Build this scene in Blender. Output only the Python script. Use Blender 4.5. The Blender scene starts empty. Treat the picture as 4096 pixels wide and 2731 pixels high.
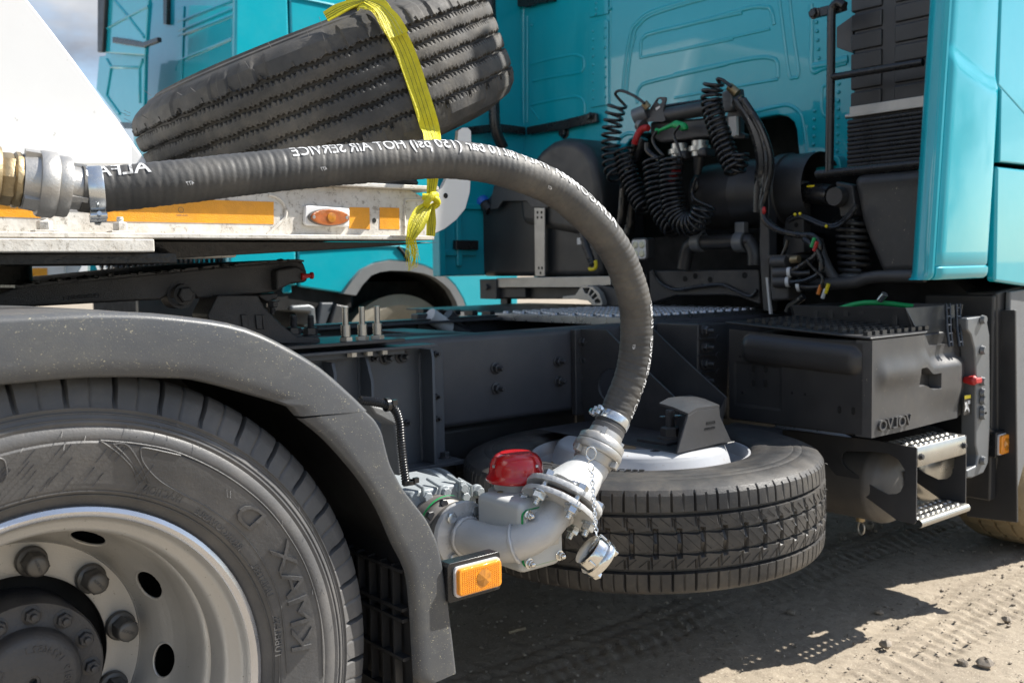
import bpy, math, random
import numpy as np
from mathutils import Matrix, Vector
random.seed(7); RNG = np.random.default_rng(7)
PI = math.pi
S = bpy.context.scene
COL = S.collection
# ---------------------------------------------------------------- camera, sky, sun, exposure
# X runs forward along the truck, Y across it away from the camera, Z up; metres.
FPX = 3972.4; YAW, PIT, ROLL = 0.69127518, 0.07233470, -0.01776436
CAM = np.array([-0.38012, -1.48181, 1.12048])
_f = np.array([math.sin(YAW)*math.cos(PIT), math.cos(YAW)*math.cos(PIT), -math.sin(PIT)])
_r = np.cross(_f, [0, 0, 1.0]); _r /= np.linalg.norm(_r); _u = np.cross(_r, _f)
_c, _s = math.cos(ROLL), math.sin(ROLL)
RT, UP, FW = _c*_r+_s*_u, -_s*_r+_c*_u, _f
cd = bpy.data.cameras.new('camera'); cam = bpy.data.objects.new('camera', cd); COL.objects.link(cam)
m = Matrix.Identity(4)
for i in range(3):
    m[i][0], m[i][1], m[i][2], m[i][3] = RT[i], UP[i], -FW[i], CAM[i]
cam.matrix_world = m
cd.sensor_width = 36; cd.lens = 36*FPX/4096; cd.clip_start = .05; cd.clip_end = 2000
cd.dof.use_dof = True; cd.dof.focus_distance = 2.0; cd.dof.aperture_fstop = 6.3
S.camera = cam
SUN = np.array([.90, -.375, 1.0]); SUN /= np.linalg.norm(SUN)
W = bpy.data.worlds.new('World'); S.world = W; W.use_nodes = True
wn, wl = W.node_tree.nodes, W.node_tree.links
wn.clear()
def wnode(t, **k):
    n = wn.new(t)
    for a, b in k.items(): setattr(n, a, b)
    return n
sky = wnode('ShaderNodeTexSky', sky_type='NISHITA', sun_disc=False)
sky.sun_elevation = math.asin(SUN[2]); sky.sun_rotation = math.atan2(SUN[0], SUN[1]); sky.air_density = 1.0; sky.dust_density = .6
tc = wnode('ShaderNodeTexCoord'); mp = wnode('ShaderNodeMapping'); mp.inputs['Scale'].default_value = (1.6, 1.6, 3.4); mp.inputs['Location'].default_value = (.3, .15, .0)
nz = wnode('ShaderNodeTexNoise'); nz.inputs['Scale'].default_value = 2.0; nz.inputs['Detail'].default_value = 9; nz.inputs['Roughness'].default_value = .58
cr = wnode('ShaderNodeValToRGB'); cr.color_ramp.elements[0].position = .46; cr.color_ramp.elements[1].position = .60
nz2 = wnode('ShaderNodeTexNoise'); nz2.inputs['Scale'].default_value = 4.5; nz2.inputs['Detail'].default_value = 6
cc = wnode('ShaderNodeValToRGB'); cc.color_ramp.elements[0].position = .3; cc.color_ramp.elements[1].position = .7
cc.color_ramp.elements[0].color = (1.25, 1.5, 1.95, 1); cc.color_ramp.elements[1].color = (3.7, 3.8, 4.0, 1)
mx = wnode('ShaderNodeMixRGB'); bg = wnode('ShaderNodeBackground'); bg.inputs['Strength'].default_value = .10
wo = wnode('ShaderNodeOutputWorld')
wl.new(tc.outputs['Generated'], mp.inputs['Vector']); wl.new(mp.outputs['Vector'], nz.inputs['Vector']); wl.new(mp.outputs['Vector'], nz2.inputs['Vector'])
wl.new(nz.outputs['Fac'], cr.inputs['Fac']); wl.new(nz2.outputs['Fac'], cc.inputs['Fac'])
wl.new(cr.outputs['Color'], mx.inputs['Fac']); wl.new(sky.outputs['Color'], mx.inputs['Color1']); wl.new(cc.outputs['Color'], mx.inputs['Color2'])
wl.new(mx.outputs['Color'], bg.inputs['Color']); wl.new(bg.outputs['Background'], wo.inputs['Surface'])
sd = bpy.data.lights.new('sun', 'SUN'); sun = bpy.data.objects.new('sun', sd); COL.objects.link(sun)
sd.energy = 4.8; sd.angle = math.radians(.55); sd.color = (1, .955, .88)
sun.rotation_euler = Vector(SUN).to_track_quat('Z', 'Y').to_euler()
S.view_settings.view_transform = 'Standard'; S.view_settings.look = 'None'; S.view_settings.exposure = 1.08; S.view_settings.gamma = 1
S.view_settings.use_curve_mapping = False
S.render.engine = 'CYCLES'; S.cycles.use_denoising = True; S.cycles.max_bounces = 8; S.cycles.caustics_reflective = False; S.cycles.caustics_refractive = False

# ---------------------------------------------------------------- measuring helpers
K = 4096/2352.0
def ray(px, py):
    return RT*((px-2048)/FPX) + UP*(-(py-1365.5)/FPX) + FW
def A(px, py, X=None, Y=None, Z=None, d=None):
    """the point of the place seen at a spot of the photograph (4096 wide) on a plane, or at a depth d"""
    r = ray(px, py)
    if d is not None: t = d
    elif X is not None: t = (X-CAM[0])/r[0]
    elif Y is not None: t = (Y-CAM[1])/r[1]
    else: t = (Z-CAM[2])/r[2]
    return CAM + r*t
def G(x, y, **k): return A(x*K, y*K, **k)
def V(*a): return np.array(a, float)
def nrm(v): v = np.asarray(v, float); return v/(np.linalg.norm(v)+1e-12)
def spline(pts, n=12, closed=False):
    P = [np.asarray(p, float) for p in pts]; out = []
    N = len(P)
    for i in range(N if closed else N-1):
        g = lambda j: P[j % N] if closed else P[min(max(j, 0), N-1)]
        p0, p1, p2, p3 = g(i-1), g(i), g(i+1), g(i+2)
        for k in range(n):
            t = k/n
            out.append(.5*((2*p1)+(-p0+p2)*t+(2*p0-5*p1+4*p2-p3)*t*t+(-p0+3*p1-3*p2+p3)*t**3))
    if not closed: out.append(P[-1])
    return out
def resample(path, step):
    P = np.array(path); L = np.r_[0, np.cumsum(np.linalg.norm(np.diff(P, axis=0), axis=1))]
    n = max(2, int(L[-1]/step)+1); s = np.linspace(0, L[-1], n)
    return np.stack([np.interp(s, L, P[:, i]) for i in range(3)], 1), s
def rrect(w, h, r, n=4):
    out = []
    for cx, cy, a in ((w/2-r, h/2-r, 0), (-w/2+r, h/2-r, 90), (-w/2+r, -h/2+r, 180), (w/2-r, -h/2+r, 270)):
        for k in range(n+1):
            t = math.radians(a+90*k/n); out.append((cx+r*math.cos(t), cy+r*math.sin(t)))
    return out

# ---------------------------------------------------------------- mesh builder
class MB:
    def __init__(s): s.v = []; s.f = []
    def add(s, vs, fs):
        o = len(s.v); s.v += [tuple(float(c) for c in p) for p in vs]; s.f += [tuple(i+o for i in f) for f in fs]; return s
    def box(s, c, size, R=None):
        c = np.asarray(c, float); h = np.asarray(size, float)/2
        R = np.eye(3) if R is None else np.asarray(R)
        vs = [c+R@(h*np.array(q)) for q in ((-1,-1,-1),(1,-1,-1),(1,1,-1),(-1,1,-1),(-1,-1,1),(1,-1,1),(1,1,1),(-1,1,1))]
        return s.add(vs, [(3,2,1,0),(4,5,6,7),(0,1,5,4),(1,2,6,5),(2,3,7,6),(3,0,4,7)])
    def span(s, a, b):
        a, b = np.asarray(a, float), np.asarray(b, float); return s.box((a+b)/2, np.abs(b-a))
    def prism(s, pts, vec):
        pts = [np.asarray(p, float) for p in pts]; n = len(pts); vec = np.asarray(vec, float)
        nn = sum((np.cross(pts[i], pts[(i+1) % n]) for i in range(n)), np.zeros(3))
        if nn@vec > 0: pts = pts[::-1]
        vs = pts+[p+vec for p in pts]
        return s.add(vs, [tuple(range(n)), tuple(range(2*n-1, n-1, -1))]+[(i, i+n, (i+1) % n+n, (i+1) % n) for i in range(n)])
    def plate(s, outer, holes, vec):
        """flat plate with real holes: outer and hole outlines bridged"""
        import mathutils.geometry as mg
        vec = np.asarray(vec, float); n = nrm(vec)
        loops = [[np.asarray(p, float) for p in outer]]+[[np.asarray(p, float) for p in h] for h in holes]
        a = nrm(np.cross(n, [0.31, 0.52, .79])); b = np.cross(n, a)
        tri = mg.tessellate_polygon([[Vector((p@a, p@b, 0)) for p in l] for l in loops])
        flat = [p for l in loops for p in l]; N = len(flat)
        vs = flat+[p+vec for p in flat]; fs = []
        for t in tri:
            nn = np.cross(flat[t[1]]-flat[t[0]], flat[t[2]]-flat[t[0]])
            t = tuple(t) if nn@vec < 0 else tuple(t[::-1])
            fs += [t, tuple(i+N for i in t[::-1])]
        o = 0
        for li, l in enumerate(loops):
            k = len(l)
            for i in range(k): fs.append((o+i, o+(i+1) % k, o+(i+1) % k+N, o+i+N))
            o += k
        return s.add(vs, fs)
    def tube(s, path, r, seg=12, caps=True, closed=False, up=None):
        P = [np.asarray(p, float) for p in path]; n = len(P)
        rr = list(r) if hasattr(r, '__len__') else [r]*n
        T = [nrm(P[(i+1) % n]-P[i-1]) if closed else nrm(P[min(i+1, n-1)]-P[max(i-1, 0)]) for i in range(n)]
        u = nrm(np.cross(T[0], up if up is not None else ([0, 0, 1] if abs(T[0][2]) < .9 else [1, 0, 0])))
        vs, fs = [], []
        for i in range(n):
            u = nrm(u-T[i]*(u@T[i])); w = np.cross(T[i], u)
            for k in range(seg):
                a = 2*PI*k/seg; vs.append(P[i]+rr[i]*(math.cos(a)*u+math.sin(a)*w))
        for i in range(n if closed else n-1):
            j = (i+1) % n
            for k in range(seg):
                q = (k+1) % seg; fs.append((i*seg+k, i*seg+q, j*seg+q, j*seg+k))
        if caps and not closed:
            fs.append(tuple(range(seg-1, -1, -1))); fs.append(tuple((n-1)*seg+k for k in range(seg)))
        return s.add(vs, fs)
    def cyl(s, a, b, r, seg=20, r2=None): return s.tube([a, b], [r, r if r2 is None else r2], seg)
    def lathe(s, prof, o, ax, seg=48, mod=None, a0=0, a1=2*PI):
        """prof: (radius, height along ax); mod(angle index, angle, i) -> radius factor offset"""
        o = np.asarray(o, float); ax = nrm(ax)
        u = nrm(np.cross([0, 1, 0] if abs(ax[1]) < .9 else [0, 0, 1], ax)); w = np.cross(ax, u)
        full = abs(a1-a0-2*PI) < 1e-6; na = seg if full else seg+1; n = len(prof); vs, fs = [], []
        for k in range(na):
            a = a0+(a1-a0)*k/seg
            for i, (r, h) in enumerate(prof):
                dr, dh = mod(k, a, i) if mod else (0, 0)
                vs.append(o+ax*(h+dh)+(r+dr)*(math.cos(a)*u+math.sin(a)*w))
        for k in range(seg):
            q = (k+1) % na
            for i in range(n-1): fs.append((k*n+i, q*n+i, q*n+i+1, k*n+i+1))
        return s.add(vs, fs)
    def grid(s, rows, closed=False):
        n = len(rows[0]); vs = [p for r in rows for p in r]
        fs = [(i*n+j, i*n+j+1, (i+1)*n+j+1, (i+1)*n+j) for i in range(len(rows)-1) for j in range(n-1)]
        return s.add(vs, fs)
    def shell(s, rows, off):
        """a grid given real thickness along vector(s) off"""
        off = np.asarray(off, float); R1 = [[np.asarray(p, float) for p in r] for r in rows]; R2 = [[p+off for p in r] for r in R1]
        s.grid(R1); s.grid([r[::-1] for r in R2])
        def edge(a, b): s.grid([a, b])
        edge([r[0] for r in R2], [r[0] for r in R1]); edge([r[-1] for r in R1], [r[-1] for r in R2])
        edge(R1[0], R2[0]); edge(R2[-1], R1[-1]); return s
    def ball(s, c, r, seg=14, ring=8, sc=(1, 1, 1), jit=0):
        vs, fs = [], []
        for i in range(ring+1):
            p = PI*i/ring
            for k in range(seg):
                a = 2*PI*k/seg; q = 1+jit*random.uniform(-1, 1)
                vs.append(np.asarray(c)+r*q*np.array([math.sin(p)*math.cos(a)*sc[0], math.sin(p)*math.sin(a)*sc[1], math.cos(p)*sc[2]]))
        for i in range(ring):
            for k in range(seg):
                q = (k+1) % seg; fs.append((i*seg+k, (i+1)*seg+k, (i+1)*seg+q, i*seg+q))
        return s.add(vs, fs)
    def mesh(s, name, mt, smooth=40):
        me = bpy.data.meshes.new(name); me.from_pydata(s.v, [], s.f); me.materials.append(mt)
        if smooth:
            me.polygons.foreach_set('use_smooth', [True]*len(me.polygons)); me.set_sharp_from_angle(angle=math.radians(smooth))
        me.update(); return me
    def build(s, name, mt, parent=None, bevel=0, smooth=40, seg=2, fix=True):
        me = s.mesh(name, mt, smooth)
        if fix:
            import bmesh
            bm = bmesh.new(); bm.from_mesh(me); bmesh.ops.recalc_face_normals(bm, faces=bm.faces); bm.to_mesh(me); bm.free()
        return link(name, me, parent, bevel, seg)
def link(name, me, parent=None, bevel=0, seg=2, mw=None):
    o = bpy.data.objects.new(name, me); COL.objects.link(o)
    if parent is not None:
        o.parent = parent; o.matrix_parent_inverse = WM[parent.name].inverted()
    if mw is not None: o.matrix_basis = mw
    WM[o.name] = mw.copy() if mw is not None else Matrix.Identity(4)
    if bevel:
        b = o.modifiers.new('bevel', 'BEVEL'); b.width = bevel; b.segments = seg; b.limit_method = 'ANGLE'; b.angle_limit = math.radians(35); b.harden_normals = True
    return o
WM = {}
def thing(name, label, cat, loc, group=None):
    o = bpy.data.objects.new(name, None); COL.objects.link(o); o.location = tuple(float(c) for c in loc); o.empty_display_size = .1
    WM[o.name] = Matrix.Translation(Vector([float(c) for c in loc])); tag(o, label, cat, group); return o
def tag(o, label, cat, group=None):
    o['label'] = label; o['category'] = cat
    if group: o['group'] = group
    return o
def frame(pos, z, x=None):
    z = nrm(z); x = nrm(np.cross([0.0, 0, 1] if abs(z[2]) < .9 else [1.0, 0, 0], z)) if x is None else nrm(np.asarray(x)-z*(np.asarray(x)@z)); y = np.cross(z, x)
    M_ = Matrix.Identity(4)
    for i in range(3): M_[i][0], M_[i][1], M_[i][2], M_[i][3] = x[i], y[i], z[i], pos[i]
    return M_
def hexpts(r, a0=0): return [(r*math.cos(a0+k*PI/3), r*math.sin(a0+k*PI/3)) for k in range(6)]
_cache = {}
def bolt(parent, pos, d, r=.012, stub=.03, mt=None, name='bolt', washer=True, rot=0, h=None, dome=False):
    """one bolt or nut: washer, hexagon and threaded end, standing along d"""
    mt = mt or M['dark']; h = h or r*1.1; key = (round(r, 4), round(stub, 4), mt.name, washer, round(h, 4), dome)
    if key not in _cache:
        b = MB()
        if washer: b.lathe([(0, 0), (r*1.5, 0), (r*1.5, .18*r), (r*1.05, .3*r), (0, .3*r)], (0, 0, 0), (0, 0, 1), 18)
        z0 = .25*r if washer else 0
        b.lathe([(r*.98, z0), (r*1.15, z0), (r*1.15, z0+h*.88), (r*.95, z0+h), (0, z0+h)], (0, 0, 0), (0, 0, 1), 6)
        if dome: b.lathe([(r*.9, z0+h), (r*.85, z0+h+r*.5), (r*.6, z0+h+r*.9), (r*.25, z0+h+r*1.1), (0, z0+h+r*1.12)], (0, 0, 0), (0, 0, 1), 14)
        elif stub:
            n = max(2, int(stub/.004)); pr = []
            for i in range(n): pr += [(r*.56, z0+h+stub*i/n), (r*.50, z0+h+stub*(i+.5)/n)]
            pr += [(r*.5, z0+h+stub), (r*.42, z0+h+stub*1.05), (0, z0+h+stub*1.05)]
            b.lathe(pr, (0, 0, 0), (0, 0, 1), 12)
        _cache[key] = b.mesh(name, mt, 30)
    fm = frame(pos, d) @ Matrix.Rotation(rot or random.uniform(0, 1), 4, 'Z')
    return link(name, _cache[key], parent, mw=fm)
_font = {}
def text(body, f, extrude=0.0, spacing=1.0, bold=0.0, fine=0):
    """lettering as mesh; f(x, y, z) puts the flat letters (cap height about .7) on a surface"""
    cu = bpy.data.curves.new('lettering', 'FONT'); cu.body = body; cu.size = 1; cu.extrude = extrude; cu.resolution_u = 3; cu.space_character = spacing; cu.offset = bold
    ob = bpy.data.objects.new('lettering', cu); COL.objects.link(ob)
    me = bpy.data.meshes.new_from_object(ob.evaluated_get(bpy.context.evaluated_depsgraph_get()))
    bpy.data.objects.remove(ob); b = MB()
    if fine:
        import bmesh
        bm = bmesh.new(); bm.from_mesh(me)
        for _ in range(4):
            bmesh.ops.triangulate(bm, faces=bm.faces); e_ = [e for e in bm.edges if e.calc_length() > fine]
            if not e_: break
            bmesh.ops.subdivide_edges(bm, edges=e_, cuts=1)
        bmesh.ops.triangulate(bm, faces=bm.faces); bm.to_mesh(me); bm.free()
    b.add([f(v.co.x, v.co.y, v.co.z) for v in me.vertices], [tuple(p.vertices) for p in me.polygons]); bpy.data.meshes.remove(me); bpy.data.curves.remove(cu)
    return b

# ---------------------------------------------------------------- materials
M = {}
def mat(name, col, rough=.5, metal=0, var=.12, ns=6, bump=0, bs=80, dust=None, speck=None, coat=0, stretch=None, rv=.12, spec=.5, scratch=None):
    mt = bpy.data.materials.new(name); mt.use_nodes = True; nt = mt.node_tree; N, L = nt.nodes, nt.links
    bs_ = N['Principled BSDF']; t = N.new('ShaderNodeTexCoord'); src = t.outputs['Object']
    if stretch:
        mpn = N.new('ShaderNodeMapping'); mpn.inputs['Scale'].default_value = stretch; L.new(src, mpn.inputs['Vector']); src_s = mpn.outputs['Vector']
    else: src_s = src
    def noise(sc, det=5, ro=.6, vec=None):
        n = N.new('ShaderNodeTexNoise'); n.inputs['Scale'].default_value = sc; n.inputs['Detail'].default_value = det; n.inputs['Roughness'].default_value = ro
        L.new(vec or src, n.inputs['Vector']); return n.outputs['Fac']
    def ramp(fac, a, b, ca=(0, 0, 0, 1), cb=(1, 1, 1, 1)):
        r = N.new('ShaderNodeValToRGB'); r.color_ramp.elements[0].position = a; r.color_ramp.elements[1].position = b
        r.color_ramp.elements[0].color = ca; r.color_ramp.elements[1].color = cb; L.new(fac, r.inputs['Fac']); return r.outputs['Color']
    def mix(f, a, b, mode='MIX'):
        x = N.new('ShaderNodeMixRGB'); x.blend_type = mode
        for sock, val in ((x.inputs['Fac'], f), (x.inputs['Color1'], a), (x.inputs['Color2'], b)):
            if hasattr(val, 'is_output'): L.new(val, sock)
            else: sock.default_value = val
        return x.outputs['Color']
    n1 = noise(ns, 6, .62, src_s)
    lo = tuple(c*(1-var) for c in col)+(1,); hi = tuple(min(1, c*(1+var)) for c in col)+(1,)
    c = ramp(n1, .3, .7, lo, hi)
    if dust:
        dc, da, ds = dust; d1 = ramp(noise(ds, 8, .68, src_s), .42, .75); d2 = ramp(noise(ds*9, 4, .7), .35, .75)
        dm = mix(1.0, d1, d2, 'MULTIPLY'); dm2 = mix(.35, dm, d1)
        am = N.new('ShaderNodeMath'); am.operation = 'MULTIPLY'; am.inputs[1].default_value = da; L.new(dm2, am.inputs[0])
        c = mix(am.outputs[0], c, tuple(dc)+(1,))
    if speck:
        sc, th, pc = speck; pm = ramp(noise(sc, 2, .5, src_s), th, th+.025); p2 = ramp(noise(sc*.12, 3), .42, .62)
        c = mix(mix(1.0, pm, p2, 'MULTIPLY'), c, tuple(pc)+(1,))
    if scratch:
        sc, th, pc, amt = scratch; pm = ramp(noise(sc, 6, .75, src_s), th, th+.08)
        am = N.new('ShaderNodeMath'); am.operation = 'MULTIPLY'; am.inputs[1].default_value = amt; L.new(pm, am.inputs[0]); c = mix(am.outputs[0], c, tuple(pc)+(1,))
    L.new(c, bs_.inputs['Base Color'])
    rr = N.new('ShaderNodeMapRange'); rr.inputs['To Min'].default_value = max(.02, rough-rv*rough*1.5); rr.inputs['To Max'].default_value = min(1, rough+rv*rough*1.5)
    rr.inputs['From Min'].default_value = .3; rr.inputs['From Max'].default_value = .7; L.new(noise(ns*2.7, 5), rr.inputs['Value']); L.new(rr.outputs['Result'], bs_.inputs['Roughness'])
    bs_.inputs['Metallic'].default_value = metal; bs_.inputs['Coat Weight'].default_value = coat; bs_.inputs['Coat Roughness'].default_value = .03; bs_.inputs['Specular IOR Level'].default_value = spec
    if bump:
        bn = N.new('ShaderNodeBump'); bn.inputs['Strength'].default_value = min(1, bump); bn.inputs['Distance'].default_value = .004
        L.new(noise(bs, 4, .6), bn.inputs['Height']); L.new(bn.outputs['Normal'], bs_.inputs['Normal'])
    M[name] = mt; return mt
TAN = (.30, .245, .17)
mat('teal', (.003, .36, .445), .30, var=.035, dust=((.32, .30, .25), .10, 3), coat=.9, rv=.05, spec=.25)
mat('dark', (.036, .0375, .042), .42, var=.25, bump=.12, bs=160, dust=(TAN, .10, 5))
mat('rail', (.048, .050, .058), .40, var=.16, bump=.10, bs=240, dust=(TAN, .10, 4), scratch=(3, .62, (.07, .072, .08), .4), ns=4)
mat('bracket', (.060, .068, .080), .42, var=.1, bump=.12, bs=200, dust=(TAN, .05, 6))
mat('cast', (.030, .030, .033), .48, var=.25, bump=.5, bs=300, dust=(TAN, .14, 7))
mat('grease', (.006, .006, .006), .35, var=.4, bump=.9, bs=60)
mat('plastic', (.060, .064, .071), .42, var=.14, bump=.10, bs=420, ns=3, dust=((.36, .33, .24), .22, 5), speck=(560, .665, (.42, .38, .26)), scratch=(34, .60, (.14, .14, .135), .35), stretch=(.55, 1, 1.0))
mat('plastic_plain', (.052, .053, .056), .45, var=.16, bump=.12, bs=380, dust=(TAN, .12, 5), speck=(140, .70, (.3, .27, .2)))
mat('black_plastic', (.025, .0255, .0275), .42, var=.2, bump=.08, bs=300, dust=(TAN, .05, 4))
mat('black_gloss', (.014, .0145, .016), .28, var=.1, dust=(TAN, .04, 4))
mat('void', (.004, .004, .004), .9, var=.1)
mat('rubber', (.080, .0805, .083), .50, var=.25, bump=.16, bs=220, dust=((.22, .195, .165), .42, 5), ns=5)
mat('rubber_new', (.027, .0272, .029), .48, var=.2, bump=.18, bs=200, dust=((.27, .23, .175), .38, 5), ns=5)
mat('rubber_worn', (.048, .0475, .047), .78, var=.30, bump=.22, bs=130, dust=((.30, .26, .20), .50, 6), ns=9, scratch=(18, .62, (.016, .016, .017), .8))
mat('rubber_dusty', (.20, .155, .09), .85, var=.2, bump=.3, bs=120)
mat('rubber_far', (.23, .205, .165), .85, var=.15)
mat('hose', (.054, .0545, .0545), .58, var=.22, ns=9, bump=.14, bs=170, dust=((.27, .225, .16), .34, 4.5), scratch=(14, .64, (.02, .02, .02), .5))
mat('print', (.60, .61, .62), .6, var=.15, ns=40, scratch=(70, .52, (.09, .088, .083), .85))
mat('rim', (.45, .44, .42), .38, var=.07, bump=.12, bs=260, dust=((.30, .25, .18), .22, 6), metal=.35, speck=(210, .70, (.10, .085, .06)))
mat('rim_lip', (.62, .63, .66), .26, metal=.75, var=.08)
mat('white_rim', (.40, .41, .43), .42, var=.06, dust=((.3, .27, .22), .22, 9), speck=(120, .70, (.25, .2, .15)))
mat('hub', (.050, .050, .054), .45, var=.2, bump=.3, bs=200, dust=(TAN, .18, 8))
mat('nutcap', (.115, .112, .108), .40, var=.15, metal=.4, dust=(TAN, .2, 9))
mat('white', (.64, .64, .635), .42, var=.04, ns=2, coat=.3, dust=((.45, .40, .33), .12, 3), speck=(60, .74, (.45, .44, .42)))
mat('white_dirty', (.63, .61, .565), .55, var=.10, ns=5, bump=.3, bs=70, dust=((.30, .24, .165), .9, 14), scratch=(75, .55, (.13, .105, .07), .6))
mat('white_lamp', (.72, .72, .72), .4, var=.06, dust=((.3, .25, .18), .25, 8))
mat('tape', (.78, .33, .012), .34, var=.10, ns=30, dust=((.30, .2, .1), .30, 8), bump=.4, bs=500)
mat('amber', (.86, .30, .008), .12, var=.10, ns=60, coat=.5, bump=.35, bs=700)
mat('amber_dark', (.40, .10, .006), .15, var=.35, ns=70, coat=.6, bump=.5, bs=600)
mat('amber_deep', (.45, .17, .01), .18, var=.35, ns=90, coat=.6)
mat('pump', (.285, .315, .335), .40, var=.06, bump=.25, bs=220, ns=8, dust=(TAN, .06, 7))
mat('housing', (.50, .515, .51), .38, var=.04, bump=.10, bs=300, dust=(TAN, .06, 6))
mat('pipe', (.56, .565, .565), .44, metal=.22, var=.10, ns=9, bump=.25, bs=260, dust=((.25, .21, .16), .30, 9), scratch=(13, .64, (.16, .14, .12), .5))
mat('soot', (.14, .13, .12), .5, metal=.2, var=.4, ns=12)
mat('red', (.52, .009, .011), .22, var=.06, coat=.6, bump=.05, bs=200)
mat('red_dull', (.42, .02, .02), .45, var=.1)
mat('alu', (.44, .43, .41), .40, metal=.65, var=.12, ns=12, bump=.2, bs=240, dust=((.22, .18, .13), .30, 9))
mat('brass', (.34, .265, .155), .42, metal=.7, var=.2, ns=10, bump=.3, bs=120, dust=((.22, .18, .12), .35, 7))
mat('chrome', (.72, .71, .68), .14, metal=1, var=.06, ns=14, scratch=(11, .66, (.16, .13, .10), .6))
mat('zinc', (.62, .645, .66), .25, metal=.9, var=.14, ns=20)
mat('steel', (.46, .45, .42), .30, metal=.85, var=.15, ns=10, dust=(TAN, .2, 8))
mat('tread_plate', (.40, .41, .43), .30, metal=.85, var=.15, ns=10, dust=(TAN, .12, 6))
mat('strap', (.62, .56, .012), .50, var=.14, ns=40, bump=.5, bs=260, scratch=(12, .62, (.25, .22, .02), .5))
mat('strap_dark', (.05, .06, .01), .7)
mat('rust', (.10, .055, .04), .8, var=.5, ns=90)
mat('green', (.008, .33, .09), .4, var=.1)
mat('blue', (.010, .12, .55), .35, var=.1)
mat('yellow', (.75, .60, .02), .4, var=.1)
mat('orange_print', (.7, .2, .02), .4)
mat('grey_fit', (.15, .16, .17), .42, metal=.3, var=.1)
mat('white_fit', (.6, .6, .6), .4, var=.05)
mat('stone', (.26, .22, .175), .85, var=.35, ns=30, bump=.4, bs=120)
mat('wood', (.34, .27, .18), .8, var=.3, ns=40, stretch=(1, 6, 1))
mat('lamp_glass', (.55, .55, .40), .12, var=.3, ns=80, coat=.5)
mat('seam', (.09, .16, .08), .5)
mat('tank', (.105, .10, .095), .45, var=.15, bump=.1, bs=200, dust=((.26, .22, .17), .25, 6))
mat('arch', (.16, .165, .17), .6, var=.1, bump=.2, bs=200)
# ================================================================= GROUND
def ground_mat():
    mt = bpy.data.materials.new('dirt'); mt.use_nodes = True; nt = mt.node_tree; N, L = nt.nodes, nt.links; b = N['Principled BSDF']
    t = N.new('ShaderNodeTexCoord')
    def noise(sc, det=6, ro=.6):
        n = N.new('ShaderNodeTexNoise'); n.inputs['Scale'].default_value = sc; n.inputs['Detail'].default_value = det; n.inputs['Roughness'].default_value = ro; L.new(t.outputs['Object'], n.inputs['Vector']); return n.outputs['Fac']
    def ramp(f, a, b_, ca, cb):
        r = N.new('ShaderNodeValToRGB'); r.color_ramp.elements[0].position = a; r.color_ramp.elements[1].position = b_; r.color_ramp.elements[0].color = ca+(1,); r.color_ramp.elements[1].color = cb+(1,); L.new(f, r.inputs['Fac']); return r.outputs['Color']
    def mix(f, a, b_, mode='MIX'):
        x = N.new('ShaderNodeMixRGB'); x.blend_type = mode
        for s_, v_ in ((x.inputs['Fac'], f), (x.inputs['Color1'], a), (x.inputs['Color2'], b_)):
            if hasattr(v_, 'is_output'): L.new(v_, s_)
            else: s_.default_value = v_
        return x.outputs['Color']
    c = ramp(noise(2.2, 8, .65), .3, .7, (.245, .207, .160), (.350, .298, .230))
    c = mix(ramp(noise(26, 6, .7), .52, .68, (0, 0, 0), (.55, .55, .55)), c, (.16, .13, .10, 1))
    c = mix(ramp(noise(130, 3, .6), .60, .66, (0, 0, 0), (.8, .8, .8)), c, (.44, .39, .31, 1))
    c = mix(ramp(noise(75, 3, .6), .64, .70, (0, 0, 0), (.8, .8, .8)), c, (.09, .075, .06, 1))
    L.new(c, b.inputs['Base Color']); b.inputs['Roughness'].default_value = .92; b.inputs['Specular IOR Level'].default_value = .25
    bn = N.new('ShaderNodeBump'); bn.inputs['Strength'].default_value = .7; bn.inputs['Distance'].default_value = .006
    h = mix(.5, noise(40, 8, .7), noise(170, 4, .6)); L.new(h, bn.inputs['Height']); L.new(bn.outputs['Normal'], b.inputs['Normal']); return mt
M['dirt'] = ground_mat()
g = MB(); g.v = [(-300, -300, -.05), (900, -300, -.05), (900, 900, -.05), (-300, 900, -.05)]; g.f = [(0, 1, 2, 3)]
go = g.build('ground', M['dirt'], smooth=0, fix=False); go['kind'] = 'structure'
# the trodden earth near the truck, with the lug prints of passing tyres pressed into it
nx, ny = 760, 380; gx = np.linspace(-1.0, 7.0, nx); gy = np.linspace(-1.6, 3.4, ny)
GX, GY = np.meshgrid(gx, gy)
def fbm(x, y, f, n=4):
    o = 0; a = 1
    for k in range(n):
        ph = RNG.uniform(0, 6.28, 6)
        o = o+a*(np.sin(f*x*1.0+ph[0]+1.7*np.sin(f*.61*y+ph[1]))*np.sin(f*.93*y+ph[2]+1.3*np.sin(f*.7*x+ph[3]))); f *= 2.1; a *= .5
    return o
H = .004*fbm(GX, GY, 2.4)+.0014*fbm(GX, GY, 17)+.0011*RNG.normal(size=GX.shape)
def track(cx, cy, ang, w, depth, pitch):
    """herringbone lug print of one tyre along a line"""
    global H
    ca, sa = math.cos(ang), math.sin(ang); u = (GX-cx)*ca+(GY-cy)*sa; v = -(GX-cx)*sa+(GY-cy)*ca
    inside = 1/(1+np.exp((np.abs(v)-w/2)/.008)); ph = (u+.55*np.abs(v)+.02*fbm(GX, GY, 5, 2))/pitch
    lug = np.clip(np.abs((ph % 1)-.5)*5-1.1, 0, 1); rib = np.clip(np.abs(((v/w*4) % 1)-.5)*6-.6, 0, 1)
    wear = np.clip(.65+.5*fbm(GX, GY, 2.0, 3), .1, 1)
    H = H-inside*depth*wear*(.9*(1-lug)+.7*(1-rib))
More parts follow.
